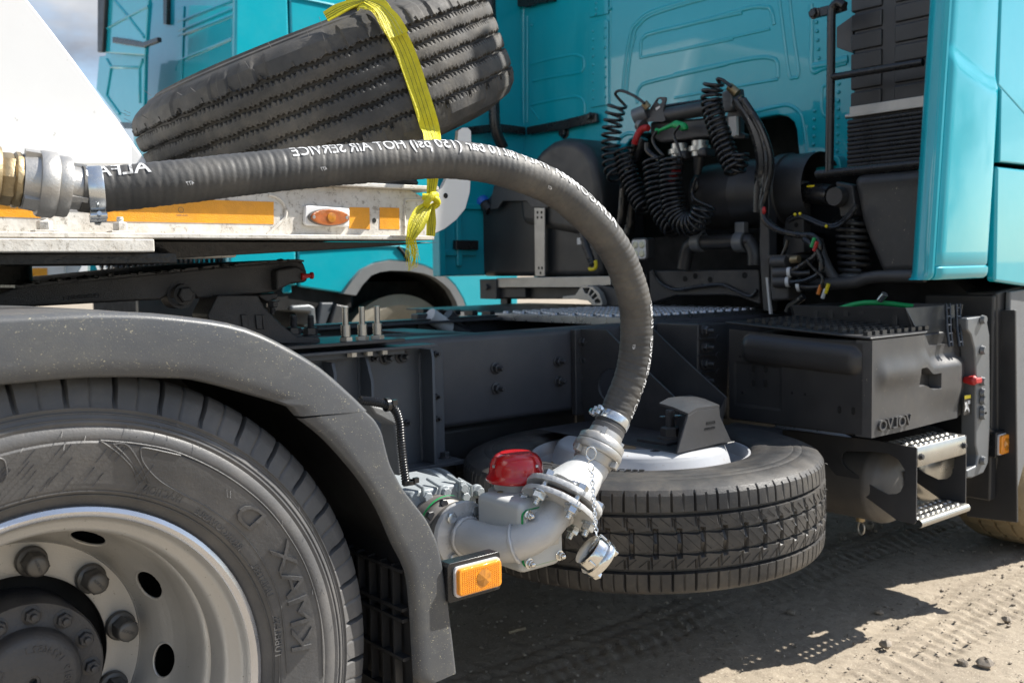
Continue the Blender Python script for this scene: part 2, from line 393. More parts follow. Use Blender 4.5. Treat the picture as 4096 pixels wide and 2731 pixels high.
track(2.2, -.02, .06, .30, .0065, .052); track(2.2, -.46, -.07, .30, .006, .046); track(2.0, .60, .02, .28, .006, .055)
track(3.6, -.30, .32, .28, .006, .05); track(1.6, -.75, .18, .30, .006, .06)
edge = np.clip(np.minimum(np.minimum(GX+1.0, 7.0-GX), np.minimum(GY+1.6, 3.4-GY))/.4, 0, 1)
H = H*edge-.055*(1-edge)
g = MB(); g.v = list(map(tuple, np.stack([GX, GY, H], 2).reshape(-1, 3).tolist()))
g.f = [(j*nx+i, j*nx+i+1, (j+1)*nx+i+1, (j+1)*nx+i) for j in range(ny-1) for i in range(nx-1)]
go = g.build('packed_earth', M['dirt'], smooth=60, fix=False); go['kind'] = 'structure'
g = MB()
for i in range(5200):
    x, y = random.uniform(.6, 4.5), random.uniform(-.9, 2.6); r = random.choice([.0016, .002, .0025, .003, .004, .0055])*random.uniform(.7, 1.3)
    g.ball((x, y, r*.3), r, 5, 3, (random.uniform(.8, 1.4), random.uniform(.8, 1.3), .7), .25)
go = g.build('gravel', M['stone'], smooth=0, fix=False); go['kind'] = 'stuff'
def stone(px, py, r, label):
    p = A(px, py, Z=0); b = MB(); b.ball((0, 0, 0), r, 9, 6, (1.2, 1, .75), .22)
    o = b.build('stone', M['stone'], smooth=25, fix=False); o.location = (p[0], p[1], r*.55); o.rotation_euler = (0, 0, random.uniform(0, 6)); tag(o, label, 'stone', 'loose stones on the bare earth')
stone(3541, 2587, .018, 'pale rounded stone lying alone right of the perforated step shadow')
stone(4026, 2484, .014, 'dark small clod near the right edge of the sunlit earth')
stone(3940, 2665, .020, 'dark lumpy clod beside a pale stone at the lower right')
stone(3852, 2658, .014, 'pale stone just left of a dark clod at the lower right')
stone(3477, 2112, .022, 'grey stone in deep shade under the air tank drain ring')
stone(3515, 2455, .012, 'small stone at the notched edge of the truck shadow')
stone(3163, 2455, .013, 'dark clod in the shade close to the oval light patch')
stone(2396, 2790, .012, 'stone at the bottom edge below the frame')
bpy.data.objects.remove(bpy.data.objects['stone.007'])
p = A(2068, 2523, Z=.006); b = MB(); b.tube([p+V(-.028, .004, .002), p+V(0, 0, .004), p+V(.03, -.004, .003)], .0045, 7)
tag(b.build('wood_chip', M['wood']), 'short pale wood splinter lying in the shade under the truck', 'splinter')

# ================================================================= TRACTOR TRUCK (the near one)
truck = thing('tractor_truck', 'turquoise tractor truck with dark chassis, nearest the camera, its rear wheel under a grey mudguard', 'truck', (0, .3, 0))
YR = .82          # outer face of the near chassis rail
# ---- rear wheel: axle along Y at X=0, Z=.49; outer face of the rim flange at Y=0
WC = V(0, 0, .49)
def tyre_mesh(R, wid, rb, y0, per, lug=True, seg_per=8):
    """truck tyre profile (radius, offset along the axle), with shoulder lugs"""
    prof = [(rb, y0+.012), (rb+.010, y0+.003), (rb+.022, y0-.004), (rb+.030, y0-.014), (rb+.034, y0-.016), (rb+.040, y0-.0165), (rb+.072, y0-.028), (rb+.100, y0-.033), (rb+.103, y0-.031), (rb+.108, y0-.033),
            (rb+.120, y0-.031), (rb+.123, y0-.0285), (rb+.128, y0-.030), (rb+.140, y0-.026), (rb+.143, y0-.0235), (rb+.149, y0-.0245), (rb+.160, y0-.018), (R-.022, y0-.013), (R-.006, y0-.004), (R, y0+.006)]
    nlug = len(prof)-4
    inner = []
    for i, y in enumerate(np.linspace(.02, wid-.03, 17)): inner.append((R+.003-.003*abs(2*i/16-1), y0+y))
    back = [(R-.02, y0+wid), (rb+.10, y0+wid+.02), (rb, y0+wid-.02)]
    return prof, nlug, inner, back
prof, nlug, inner, back = tyre_mesh(.500, .27, .300, 0, 60)
full = prof+inner+back
def lugmod(k, a, i):
    ph = k % 24; d = (0, 0)
    if nlug <= i < len(prof)+5:
        if ph in (0, 1): d = (-.016 if i > nlug else -.003, .004 if i < len(prof) else 0)
        elif ph == 12 and i < len(prof)+1: d = (-.003, .001)
    if i in (len(prof)+5, len(prof)+10): d = (-.013, 0)
    return d
b = MB(); b.lathe(full, WC, (0, 1, 0), 43*24, lugmod)
wheel = b.build('rear_tyre', M['rubber'], truck, smooth=32)
b = MB()     # inner tyre of the pair
b.lathe([(.3, .33), (.36, .31), (.42, .305), (.47, .315), (.50, .335), (.503, .46), (.503, .58), (.47, .60), (.40, .61), (.30, .60)], WC, (0, 1, 0), 96)
b.build('inner_tyre', M['rubber'], truck)
b = MB()
b.lathe([(.286, .010), (.291, .001), (.297, -.002), (.3035, .001), (.3045, .008), (.300, .013)], WC, (0, 1, 0), 128)
b.build('rim_lip', M['rim_lip'], wheel)
b = MB()
rimprof = [(.288, .006), (.2845, .012), (.283, .022), (.277, .030), (.268, .034), (.262, .040), (.259, .052), (.2575, .066), (.2555, .082), (.2555, .088), (.259, .092), (.259, .096), (.254, .100), (.250, .115), (.2475, .140), (.2465, .170)]
b.lathe(rimprof, WC, (0, 1, 0), 128)
b.build('rim_barrel', M['rim'], wheel)
# the dished disc with ten hand holes
NA = 240; disc = [(.2465, .168), (.244, .182), (.240, .194), (.236, .203), (.230, .213), (.224, .222), (.218, .232), (.213, .241), (.209, .250), (.206, .258), (.2035, .264), (.2015, .2675), (.2005, .2668), (.199, .269), (.185, .270), (.17, .270), (.150, .270), (.1445, .2715), (.1435, .285)]
rows = []; hole_c = (.228, .217); keep = []
for k in range(NA+1):
    a = 2*PI*k/NA; rows.append([WC+V(r*math.cos(a), y, r*math.sin(a)) for r, y in disc])
bd = MB(); nD = len(disc)
bd.v = [tuple(p) for row in rows[:-1] for p in row]
HP = 2*PI/10; HA = math.radians(62)
def in_hole(a, i):
    r, y = disc[i]; da = (a-HA+HP/2) % HP-HP/2; s = da*.225; t = math.hypot(r-hole_c[0], y-hole_c[1])*(1 if r > hole_c[0] else -1)
    return (s/.030)**2+(t/.0215)**2 < 1
dmid = [((disc[i][0]+disc[i+1][0])/2, (disc[i][1]+disc[i+1][1])/2) for i in range(nD-1)]
# finer disc so the holes are round
fine = []
for i in range(nD-1):
    n = 6 if 2 <= i <= 9 else 1
    for k in range(n): t = k/n; fine.append((disc[i][0]*(1-t)+disc[i+1][0]*t, disc[i][1]*(1-t)+disc[i+1][1]*t))
fine.append(disc[-1]); disc = fine; nD = len(disc); NA = 600
bd = MB(); vs = []
for k in range(NA):
    a = 2*PI*k/NA
    for r, y in disc: vs.append(WC+V(r*math.cos(a), y, r*math.sin(a)))
fs = []
for k in range(NA):
    q = (k+1) % NA; a = 2*PI*(k+.5)/NA
    for i in range(nD-1):
        if not (in_hole(a, i) and in_hole(a, i+1)): fs.append((k*nD+i, q*nD+i, q*nD+i+1, k*nD+i+1))
bd.add(vs, fs); ro = bd.build('wheel_disc', M['rim'], wheel, smooth=40, fix=False)
for k in range(10):    # rolled edge of each hand hole
    b = MB(); ac = HA+k*HP; ring = []
    for j in range(28):
        t = 2*PI*j/28; s_ = .0305*math.cos(t); w_ = .022*math.sin(t); r = hole_c[0]+w_*.60; y = hole_c[1]-w_*.80; a = ac+s_/.225
        ring.append(WC+V(r*math.cos(a), y+.001, r*math.sin(a)))
    b.tube(ring, .0024, 7, closed=True); b.build('hole_edge', M['rim'], wheel)
b = MB(); b.lathe([(.24, .30), (.0, .30)], WC, (0, 1, 0), 40); b.lathe([(.1435, .272), (.1435, .33), (.10, .335)], WC, (0, 1, 0), 48); b.build('brake_drum', M['void'], wheel)
# capped wheel nuts
bn = MB()
bn.lathe([(0, 0), (.0255, 0), (.0255, .006), (.0235, .009), (.019, .011), (.0175, .012)], (0, 0, 0), (0, 0, 1), 28)
bn.lathe([(.0175, .010), (.0200, .012), (.0200, .040), (.0185, .0425)], (0, 0, 0), (0, 0, 1), 6)
bn.lathe([(.0180, .0420), (.0172, .0440), (.0150, .0458), (.010, .0470), (0, .0474)], (0, 0, 0), (0, 0, 1), 24)
bnm = bn.mesh('wheel_nut', M['nutcap'], 30)
tb = text('VOLVO', lambda x, y, z: (-(x-1.75)*.0075*.95, (y-.35)*.0075, .0477-((x-1.75)*.0075)**2*5+z), .0005)
tbm = tb.mesh('nut_lettering', M['hub'], 0)
for k in range(10):
    a = math.radians(80-36*k); p = WC+V(.1685*math.cos(a), .268, .1685*math.sin(a))
    fm = frame(p, (0, -1, 0), (math.cos(a+.5+k), 0, math.sin(a+.5+k))); link('wheel_nut', bnm, wheel, mw=fm)
    link('nut_lettering', tbm, wheel, mw=fm)
b = MB(); b.lathe([(.118, .30), (.118, .205), (.115, .200), (.082, .1985), (.079, .196), (.077, .182), (.072, .172), (.062, .1675), (.02, .166), (.0105, .1655), (.0095, .1675), (.006, .168), (.0055, .180), (0, .180)], WC, (0, 1, 0), 72)
b.build('axle_hub', M['hub'], wheel)
for k in range(12):
    a = math.radians(84-30*k); bolt(wheel, WC+V(.097*math.cos(a), .2005, .097*math.sin(a)), (0, -1, 0), .0105, .007, M['hub'], 'hub_nut', h=.011)
def hubtext(body, r, a0, sz):
    def f(x, y, z):
        rr = r+(y-.35)*sz; a = a0+x*sz/r; return WC+V(rr*math.cos(a), .1672-z-(.004 if rr > .058 else 0)*0, rr*math.sin(a))
    return text(body, f, .0014, 1.05)
hubtext('20819  1524652.1', .052, math.radians(-28), .0155).build('hub_lettering', M['hub'], wheel, smooth=0, fix=False)
hubtext('CO', .052, math.radians(146), .0155).build('hub_lettering', M['hub'], wheel, smooth=0, fix=False)
# raised lettering on the sidewall (the photograph is mirrored, so the letters are too)
def walltext(body, pa, pb, sz_r, ext, depth=-.0335, sp=1.0, matl='rubber'):
    a = A(*pa, Y=depth)-WC; e = A(*pb, Y=depth)-WC
    ra, aa = math.hypot(a[0], a[2]), math.atan2(a[2], a[0]); re_, ae = math.hypot(e[0], e[2]), math.atan2(e[2], e[0])
    tmp = text(body, lambda x, y, z: (x, y, z), 0, sp); xs = [v[0] for v in tmp.v]; x0, x1 = min(xs), max(xs)
    def f(x, y, z):
        t = (x-x0)/(x1-x0); an = aa+(ae-aa)*t; rr = ra+(re_-ra)*t+(y-.35)*sz_r/.7
        base = np.interp(rr-.300, [.03, .04, .072, .1, .12, .14], [-.016, -.0165, -.028, -.033, -.031, -.026])
        return WC+V(rr*math.cos(an), base+.0004-ext*(.5+.5*z/.001 if ext else 0), rr*math.sin(an))
    return text(body, f, .001, sp, 0, .4)
for body, pa, pb, h, e_ in (('KMAX', (1212, 2600), (1112, 2175), .032, .005), ('D', (1034, 2090), (960, 2036), .034, .005), ('TUBELESS', (1130, 2640), (1122, 2475), .013, .0014),
                            ('UNISTEEL', (1100, 2390), (1030, 2262), .011, .0012), ('REGROOVABLE', (980, 2200), (800, 2046), .011, .0012), ('TRACTION', (748, 2005), (588, 1962), .013, .0012)):
    walltext(body, pa, pb, h, e_, -.031).build('tyre_lettering', M['rubber'], wheel, smooth=0, fix=False)
# framed panels moulded into the sidewall
def wallcurve(pts, y=-.031, r=.0013):
    q = []
    for px, py in pts:
        a = A(px, py, Y=y); rr = math.hypot(a[0], a[2]-.49); base = np.interp(rr-.300, [.03, .04, .072, .1, .12, .14], [-.016, -.0165, -.028, -.033, -.031, -.026]); q.append(V(a[0], base-.0004, a[2]))
    return spline(q, 6), r
b = MB()
for pts in ([(400, 1760), (560, 1775), (720, 1812), (900, 1900), (1050, 2015), (1150, 2140), (1230, 2290), (1280, 2480), (1290, 2700)], [(400, 1762), (470, 1810), (530, 1870), (560, 1930), (568, 1935)],
            [(450, 1775), (500, 1820), (560, 1890), (590, 1930), (605, 1932), (560, 1850), (505, 1778), (450, 1775)], [(560, 1800), (575, 1850), (640, 1920), (730, 1975), (850, 2040), (980, 2140), (1080, 2280), (1140, 2440), (1165, 2700)], [(560, 1800), (580, 1790), (720, 1820)],
            [(-20, 1830), (15, 1840), (28, 1900), (5, 1935), (-30, 1940)]):
    p, r = wallcurve(pts); b.tube(p, r, 6)
b.build('sidewall_ridges', M['rubber'], wheel)
b = MB()
for rr, y in ((.441, -.0262), (.448, -.0248), (.4335, -.0292), (.329, -.0138), (.322, -.0062)):
    b.tube([WC+V(rr*math.cos(t), y, rr*math.sin(t)) for t in np.linspace(0, 2*PI, 180, endpoint=False)], .0011, 5, closed=True)
b.build('mould_rings', M['rubber'], wheel)['kind'] = 'stuff'
b = MB()
for k in range(34):   # short slanted mould marks
    a = math.radians(random.uniform(66, 112)); rr = random.uniform(.345, .415); p = WC+V(rr*math.cos(a), np.interp(rr-.300, [.03, .04, .072, .1, .12], [-.016, -.0165, -.028, -.033, -.031])-.0006, rr*math.sin(a)); b.tube([p, p+V(-.016, .0006, -.018)], .0006, 4)
b.build('mould_marks', M['hub'], wheel)['kind'] = 'stuff'
b = MB()
for k in range(26):   # moulding whiskers
    a = math.radians(random.uniform(-8, 118)); rr = random.uniform(.385, .455); p = WC+V(rr*math.cos(a), -.031, rr*math.sin(a)); b.tube([p, p+V(random.uniform(-.006, .003), -.008, random.uniform(-.012, -.004))], .0005, 4)
b.build('rubber_whiskers', M['rubber'], wheel)['kind'] = 'stuff'

# ---- mudguard over the rear wheel
top = [(-1.0, .62), (-.72, .93), (-.45, 1.035), (-.2, 1.068), (.0, 1.073), (.084, 1.071), (.169, 1.062), (.278, 1.038), (.386, .979), (.449, .926), (.487, .889)]
inn = [(-.86, .56), (-.60, .84), (-.38, .943), (-.17, .974), (.0, .981), (.08, .978), (.147, .971), (.201, .962), (.331, .915), (.345, .905), (.357, .893)]
def prof_curve(P, n=60):
    q = spline([V(x, 0, z) for x, z in P], 12); q, _ = resample(q, .012); i = np.linspace(0, len(q)-1, n); return np.stack([np.interp(i, range(len(q)), q[:, k]) for k in range(3)], 1)
T_, I_ = prof_curve(top), prof_curve(inn)
def guard(T_, I_, wide=.64, bulge=.003, RO=.013):
    rows = []
    for t, i in zip(T_, I_):
        out = nrm(t-i); L_ = np.linalg.norm(t-i); row = []
        row.append(i+V(0, -.040, 0)); row.append(i+out*.003+V(0, -.054, 0)); row.append(i+out*.007+V(0, -.057, 0))
        for s_ in (.3, .5, .7): row.append(i+out*L_*s_+V(0, -.056-bulge*math.sin(PI*s_), 0))
        for k in range(7):
            a = PI/2*k/6; row.append(t+out*(-RO+RO*math.sin(a))+V(0, -.058+RO*1.3*(1-math.cos(a)), 0))
        row.append(t+V(0, .03, 0)-out*.001); row.append(t+V(0, .2, 0)-out*.000); row.append(t+V(0, wide, 0)-out*.002)
        row.append(t+V(0, wide, 0)-out*.006); row.append(t+V(0, .02, 0)-out*.008); row.append(i+out*.02+V(0, -.046, 0)); row.append(i+V(0, -.040, 0))
        rows.append(row)
    return rows
mudguard = MB(); rows = guard(T_, I_); mudguard.grid(rows); mudguard.add(rows[-1], [tuple(range(len(rows[-1])))]); mudguard.add(rows[0], [tuple(range(len(rows[0])))])
mg_ = mudguard.build('mudguard_top', M['plastic'], truck, smooth=50)
top2 = [(.480, .8905), (.500, .872), (.513, .850), (.520, .820), (.528, .790), (.552, .745), (.600, .684), (.622, .640), (.631, .600), (.643, .52), (.652, .44), (.657, .392)]
inn2 = [(.360, .889), (.400, .855), (.441, .809), (.476, .763), (.506, .711), (.530, .655), (.548, .62), (.560, .586), (.566, .52), (.569, .443), (.572, .40), (.590, .386)]
def lin_curve(P, n=70):
    q, _ = resample([V(x, 0, z) for x, z in P], .004); i = np.linspace(0, len(q)-1, n); q = np.stack([np.interp(i, range(len(q)), q[:, k]) for k in range(3)], 1); r = q.copy(); r[1:-1] = (q[:-2]+2*q[1:-1]+q[2:])/4; return r
T2, I2 = lin_curve(top2), prof_curve(inn2, 70)
mudguard = MB(); rows = guard(T2, I2, .60, .002, .009); mudguard.grid(rows); mudguard.add(rows[-1], [tuple(range(len(rows[-1])))]); mudguard.add(rows[0], [tuple(range(len(rows[0])))])
mudguard.build('mudguard_lower', M['plastic'], truck, smooth=50)
b = MB()    # added dark shell and end wall that keep sky light out of the guard
lin = [(-.86, .60), (-.62, .88), (-.40, .99), (-.2, 1.03), (0, 1.037), (.16, 1.028), (.27, 1.003), (.37, .95), (.43, .905), (.47, .86), (.50, .80), (.53, .74), (.575, .66), (.60, .60)]
b.shell([[V(x, -.030, z), V(x, .625, z)] for x, z in lin], (-.004, 0, -.006)); b.build('guard_shade_shell', M['black_plastic'], truck)
b = MB(); b.prism([V(x, .62, z) for x, z in lin]+[V(.60, .62, .45), (V(-.86, .62, .45))], (0, .008, 0)); b.build('guard_shade_wall', M['black_plastic'], truck)
b = MB()    # grilles on the back of the lower guard
for k in range(14):
    y = .0+.040*k
    b.span((.560, y, .36), (.575, y+.005, .60))
for z in (.36, .43, .50, .52, .59): b.span((.558, -.03, z), (.575, .55, z+.006))
b.build('spray_grille', M['black_plastic'], truck)
b = MB(); b.box((.59, .28, .50), (.012, .60, .36)); b.build('spray_flap', M['black_plastic'], truck)
b = MB(); b.cyl(V(-.2, 1.24, .52), V(3.2, 1.24, .72), .06, 18); b.build('propeller_shaft', M['dark'], truck)
b = MB(); b.span((.9, 1.78, .34), (3.0, 2.42, .86)); b.build('fuel_tank', M['black_plastic'], truck, bevel=.06, seg=4)
b = MB(); b.lathe([(0, -.30), (.13, -.28), (.16, -.2), (.16, .25), (.13, .34), (0, .36)], V(1.45, 1.10, .57), V(1, 0, 0), 32); b.build('silencer', M['black_plastic'], truck)
b = MB(); b.span((1.75, .96, .38), (3.3, 1.55, .84)); b.build('gearbox_fill', M['black_plastic'], truck, bevel=.04)  # black box added where the gearbox sits, hiding sunlit ground between the rails
b = MB(); b.span((.5, .92, .50), (1.9, 1.56, .66)); b.build('air_tank_cradle', M['black_plastic'], truck, bevel=.03)
# ---- marker lamp at the edge of the mudguard
lx0, lx1, lz0, lz1 = [], [], [], []
q = [A(*p, Y=-.078) for p in ((1830, 2280), (2003, 2236), (2009, 2340), (1840, 2387))]
cx = np.mean([p[0] for p in q]); cz = np.mean([p[2] for p in q]); w_ = (q[1][0]+q[2][0]-q[0][0]-q[3][0])/2; h_ = (q[0][2]+q[1][2]-q[2][2]-q[3][2])/2
lamp = MB(); lamp.prism([V(cx-.003+x, -.062, cz+z) for x, z in rrect(w_+.020, h_+.020, .006)], (0, .030, 0)); lamp.prism([V(cx-.003+x, -.069, cz+z) for x, z in rrect(w_+.008, h_+.008, .006)], (0, .012, 0)); lamp.span((cx-w_/2-.02, -.05, cz-h_*.4), (cx, -.02, cz+h_*.4))
def marker_lamp(parent, cx, cy, cz, w_, h_):
    mk = MB(); mk.prism([V(cx-.004+x, cy+.014, cz+z) for x, z in rrect(w_+.022, h_+.022, .006)], (0, .028, 0)); mk.span((cx-w_/2-.014, cy+.02, cz-h_*.4), (cx+.01, cy+.05, cz+h_*.4))
    ho = mk.build('marker_lamp', M['black_gloss'], parent, bevel=.0015)
    mk = MB(); mk.prism([V(cx+x, cy+.009, cz+z) for x, z in rrect(w_+.006, h_+.006, .008)], (0, .008, 0)); mk.build('lamp_rim', M['white_fit'], ho)
    mk = MB(); mk.prism([V(cx+x, cy, cz+z) for x, z in rrect(w_, h_, .008)], (0, .012, 0)); mk.build('amber_lens', M['amber'], ho, bevel=.003, seg=3)
    mk = MB(); o = V(cx+w_*.06, cy-.0012, cz)
    for k in range(6):
        a0, a1 = k*PI/3+.3, (k+1)*PI/3+.3; r = h_*.33
        mk.add([o+V(0, -.0035, 0), o+V(r*math.cos(a0), 0, r*math.sin(a0)), o+V(r*math.cos((a0+a1)/2)*1.0, .0006, r*math.sin((a0+a1)/2)*1.0), o+V(r*math.cos(a1), 0, r*math.sin(a1))], [(0, 2, 1), (0, 3, 2)])
    mk.build('lens_core', M['amber_deep'], ho, smooth=0)
    mk = MB()
    for i in range(18):
        for j in range(11):
            x, z = (i-8.5)/18*w_*.88, (j-5)/11*h_*.84
            if math.hypot(x-w_*.06, z) > h_*.36: mk.add([V(cx+x-.0014, cy-.0004, cz+z), V(cx+x, cy-.0004, cz+z-.0016), V(cx+x+.0014, cy-.0004, cz+z), V(cx+x, cy-.0004, cz+z+.0016), V(cx+x, cy-.0014, cz+z)], [(0, 1, 4), (1, 2, 4), (2, 3, 4), (3, 0, 4)])
    mk.build('reflector_cells', M['amber'], ho, smooth=0)['kind'] = 'stuff'
    return ho
marker_lamp(truck, cx, -.080, cz, w_, h_)

# ---- chassis rails
def rail(y_out, sgn, name):
    b = MB(); t = .008; R_ = .018; pr = []
    z0, z1, fl = .668, .932, .085
    outer = [(fl, z1)]+[(R_-R_*math.sin(k*PI/12)*1, z1-R_+R_*math.cos(k*PI/12)) for k in range(7)][0:]
    outer = [(fl, z1)]+[(R_*(1-math.sin(k*PI/12)), z1-R_*(1-math.cos(k*PI/12))) for k in range(7)]
    lower = [(R_*(1-math.cos(k*PI/12)), z0+R_*(1-math.sin(k*PI/12))) for k in range(7)]+[(fl, z0)]
    o = outer+lower; ins = [(u+t if 0 < i < len(o)-1 else u, z) for i, (u, z) in enumerate(o)]
    ins = [(fl, z1-t)]+[(max(u, 0)+t, min(max(z, z0+t), z1-t)) for u, z in o[1:-1]]+[(fl, z0+t)]
    loop = o+ins[::-1]
    b.prism([V(-1.3, y_out+sgn*u, z) for u, z in loop], (4.9, 0, 0)); return b.build(name, M['rail'], truck, smooth=30)
near_rail = rail(YR, 1, 'chassis_rail'); far_rail = rail(1.66, -1, 'chassis_rail')
for px, py in ((1983, 1472), (1986, 1553), (2231, 1445), (2234, 1524)): bolt(near_rail, A(px, py, Y=YR-.001), (0, -1, 0), .0125, .018, M['dark'])
for px, py in ((2624, 1333), (2648, 1405), (2688, 1470)): bolt(near_rail, A(px, py, Y=YR-.001), (0, -1, 0), .011, .014, M['dark'])
b = MB()   # cross member and cables lying between the rails
b.span((1.50, .91, .83), (1.62, 1.57, .915)); b.span((.62, .91, .80), (.74, 1.57, .90)); b.build('cross_member', M['dark'], truck, bevel=.004)
b = MB()
for y, z in ((1.00, .90), (1.05, .905), (1.53, .88), (1.13, .875)):
    b.tube(spline([V(.75, y, z-.03), V(1.1, y+.02, z+.004), V(1.5, y+.05, z-.004), V(1.9, y+.09, z-.05), V(2.6, y+.05, z-.1)], 10), .021, 10)
b.build('cable_loom', M['black_plastic'], truck)
b = MB(); b.ball((1.46, 1.02, .885), .05, 16, 10, (1.6, 1, .35)); b.build('axle_breather', M['white_dirty'], truck)
b = MB(); b.span((1.34, 1.20, .84), (1.70, 1.42, .905)); b.build('valve_tray', M['dark'], truck, bevel=.01)
# thin flange plates on the top of the rails under the coupling
b = MB(); b.span((-.5, .74, .9335), (1.088, .98, .9425)); p1 = b.build('mounting_plate', M['dark'], truck, bevel=.0015)
b = MB(); b.span((-.5, .735, .914), (1.19, .8195, .9215)); b.span((.3, .768, .898), (1.105, .8195, .9135)); b.build('mounting_plate', M['bracket'], truck, bevel=.0012)
for k, px in enumerate((1384, 1450, 1510)):
    p = A(px, 1352-3*k, Y=.775); p[2] = .9425
    o = bolt(truck, p, (0, 0, 1), .0155, .030, M['steel'], 'flange_bolt', h=.012, washer=False); bs_ = MB(); bs_.lathe([(.0125, .012), (.0125, .042), (0, .042)], (0, 0, 0), (0, 0, 1), 20); link('spacer_sleeve', bs_.mesh('spacer_sleeve', M['steel'], 30), truck, mw=frame(p, (0, 0, 1)))
    bs_ = MB(); bs_.cyl(p+V(0, 0, .03), p+V(0, 0, .088), .0078, 12); bs_.build('stud', M['steel'], truck)
    bolt(truck, V(p[0]+.006, .758, .914), (0, 0, -1), .012, 0, M['steel'], 'flange_nut', washer=False)
b = MB()
# ---- black far-side cab step light and other bits on the far rail top
b.span((1.28, 1.60, .934), (2.2, 1.67, .94)); b.build('cable_cover', M['dark'], truck)
b = MB(); p = A(1700, 1300, Y=1.66)
b.box(p+V(0, 0, .0), (.10, .05, .09)); b.build('plug_bracket', M['dark'], truck, bevel=.006)
p = A(1762, 1290, Y=1.62); b = MB(); b.cyl(p+V(-.05, 0, .03), p+V(.05, 0, -.03), .030, 14); b.build('air_fitting', M['white_fit'], truck); b = MB(); b.cyl(p+V(.04, -.01, -.02), p+V(.12, -.01, -.05), .022, 12); b.cyl(p+V(.05, .02, .03), p+V(.13, .02, -.04), .024, 12); b.build('air_fitting', M['dark'], truck)
def crop(ox, oy, s):
    return lambda x, y, **k: A(ox+x/s, oy+y/s, **k)
c1, c2, c3 = crop(0, 0, 1.668), crop(1350, 0, 1.668), crop(2696, 0, 1.668)
c4, c5, c6 = crop(0, 900, 1.668), crop(1350, 900, 1.668), crop(2696, 900, 1.668)
c7, c8, c9 = crop(0, 1791, 1.668), crop(1350, 1791, 1.668), crop(2696, 1791, 1.668)
ca = crop(2300, 300, 2.352); cb = crop(3200, 1100, 1.4254); cc_ = crop(1700, 1050, 1.96); ce = crop(900, 950, 2.352); cg = crop(2000, 1650, 1.68)
X3, Y3, Z3 = V(1, 0, 0), V(0, 1, 0), V(0, 0, 1)
# ---- bracket that carries the blower pump
b = MB(); b.prism([V(.60, .8105, .585), V(1.262, .8105, .585), V(1.262, .8105, .893), V(1.247, .8105, .908), V(.60, .8105, .908)], (0, .009, 0))
pbk = b.build('pump_bracket', M['bracket'], truck, bevel=.002)
for x, zt, ch in ((1.182, .905, .015), (.986, .905, .055), (.876, .890, .02)):
    b = MB(); b.prism([V(x, .8105, .588), V(x, .752, .588), V(x, .752, zt-ch*1.3), V(x, .752+ch*.55, zt), V(x, .8105, zt)], (.009, 0, 0)); b.build('rib', M['bracket'], pbk, bevel=.001)
    b = MB(); b.tube([V(x-.002, .809, .59+.008*i)+V(random.uniform(-.0012, .0012), random.uniform(-.001, .001), 0) for i in range(int((zt-.59)/.008))], [.0045*random.uniform(.85, 1.15) for i in range(int((zt-.59)/.008))], 7); b.build('weld_bead', M['bracket'], pbk)
b = MB(); b.span((.60, .742, .577), (1.285, .8195, .5875)); b.build('base_plate', M['bracket'], pbk, bevel=.001)
for p in ((1542, 1430), (1605, 1425)): bolt(pbk, A(*p, Y=.810), (0, -1, 0), .0135, .016, M['dark'])
for p in ((1494, 1434), (1742, 1416), (1745, 1586), (1748, 1674), (1626, 1690)): bolt(pbk, A(*p, Y=.810), (0, -1, 0), .008, .012, M['dark'], washer=False)
p = A(1779, 1830, Z=.5875); bolt(pbk, p, (0, 0, 1), .013, 0, M['dark'])
b = MB(); b.lathe([(0, -.055), (.031, -.055), (.033, -.03), (.031, 0), (0, 0)], (p[0], p[1], .577), Z3, 28); b.build('rubber_mount', M['black_plastic'], truck)
# ---- blower pump
PC = V(1.085, .62, .462)
b = MB(); pr = [(0, -.50), (.10, -.50), (.115, -.47)]
for k in range(9): x = -.45+.045*k; pr += [(.112, x), (.116, x+.006), (.127, x+.010), (.129, x+.016), (.127, x+.022), (.116, x+.027)]
pr += [(.113, -.03), (.138, -.022), (.145, -.018), (.145, -.004), (.138, -.002), (.137, .012), (.144, .014), (.144, .024), (.130, .030), (0, .034)]
b.lathe(pr, PC, X3, 64); pump = b.build('blower_pump', M['pump'], truck, smooth=50)
b = MB(); blk = [(1640, 1985), (1655, 1966), (1850, 1932), (1905, 1958), (1908, 2010), (1870, 2070), (1760, 2090), (1690, 2115), (1645, 2060)]
b.prism([A(*p, Y=.368) for p in blk], (0, .20, 0)); b.build('valve_block', M['pump'], pump, bevel=.006, seg=3)
b = MB()
for a_, z_ in (((1690, 1950), (1702, 2030)), ((1760, 1945), (1752, 2040)), ((1842, 1930), (1846, 2020)), ((1885, 1945), (1890, 2020))):
    p, q = A(*a_, Y=.36), A(*z_, Y=.36); b.tube([p+V(0, .05, .01), p, (p+q)/2+V(0, .004, 0), q+V(0, .012, 0)], .0045, 8)
b.build('casting_rib', M['pump'], pump)['kind'] = 'stuff'
for p in ((1704, 1986), (1779, 1968), (1847, 1950), (1855, 1986), (1700, 2025), (1912, 1965)):
    q = A(*p, Y=.366); b = MB(); b.cyl(q+V(0, -.001, 0), q+V(0, .012, 0), .0165, 20); b.build('bolt_boss', M['pump'], pump, bevel=.003); bolt(pump, q+V(0, -.002, 0), (0, -1, 0), .0105, 0, M['pump'], washer=False, h=.010)
F1 = A(1857, 2137, d=2.2)
b = MB(); b.lathe([(.060, 0), (.068, .004), (.068, .018), (.056, .022), (.054, .040), (.066, .046), (.07, .052), (.074, .14)], F1+V(0, .014, 0), Y3, 48); b.build('outlet_boss', M['soot'], pump, smooth=40)
b = MB(); b.lathe([(.0765, .062), (.0765, .068)], F1, Y3, 40); b.build('gasket', M['green'], pump)
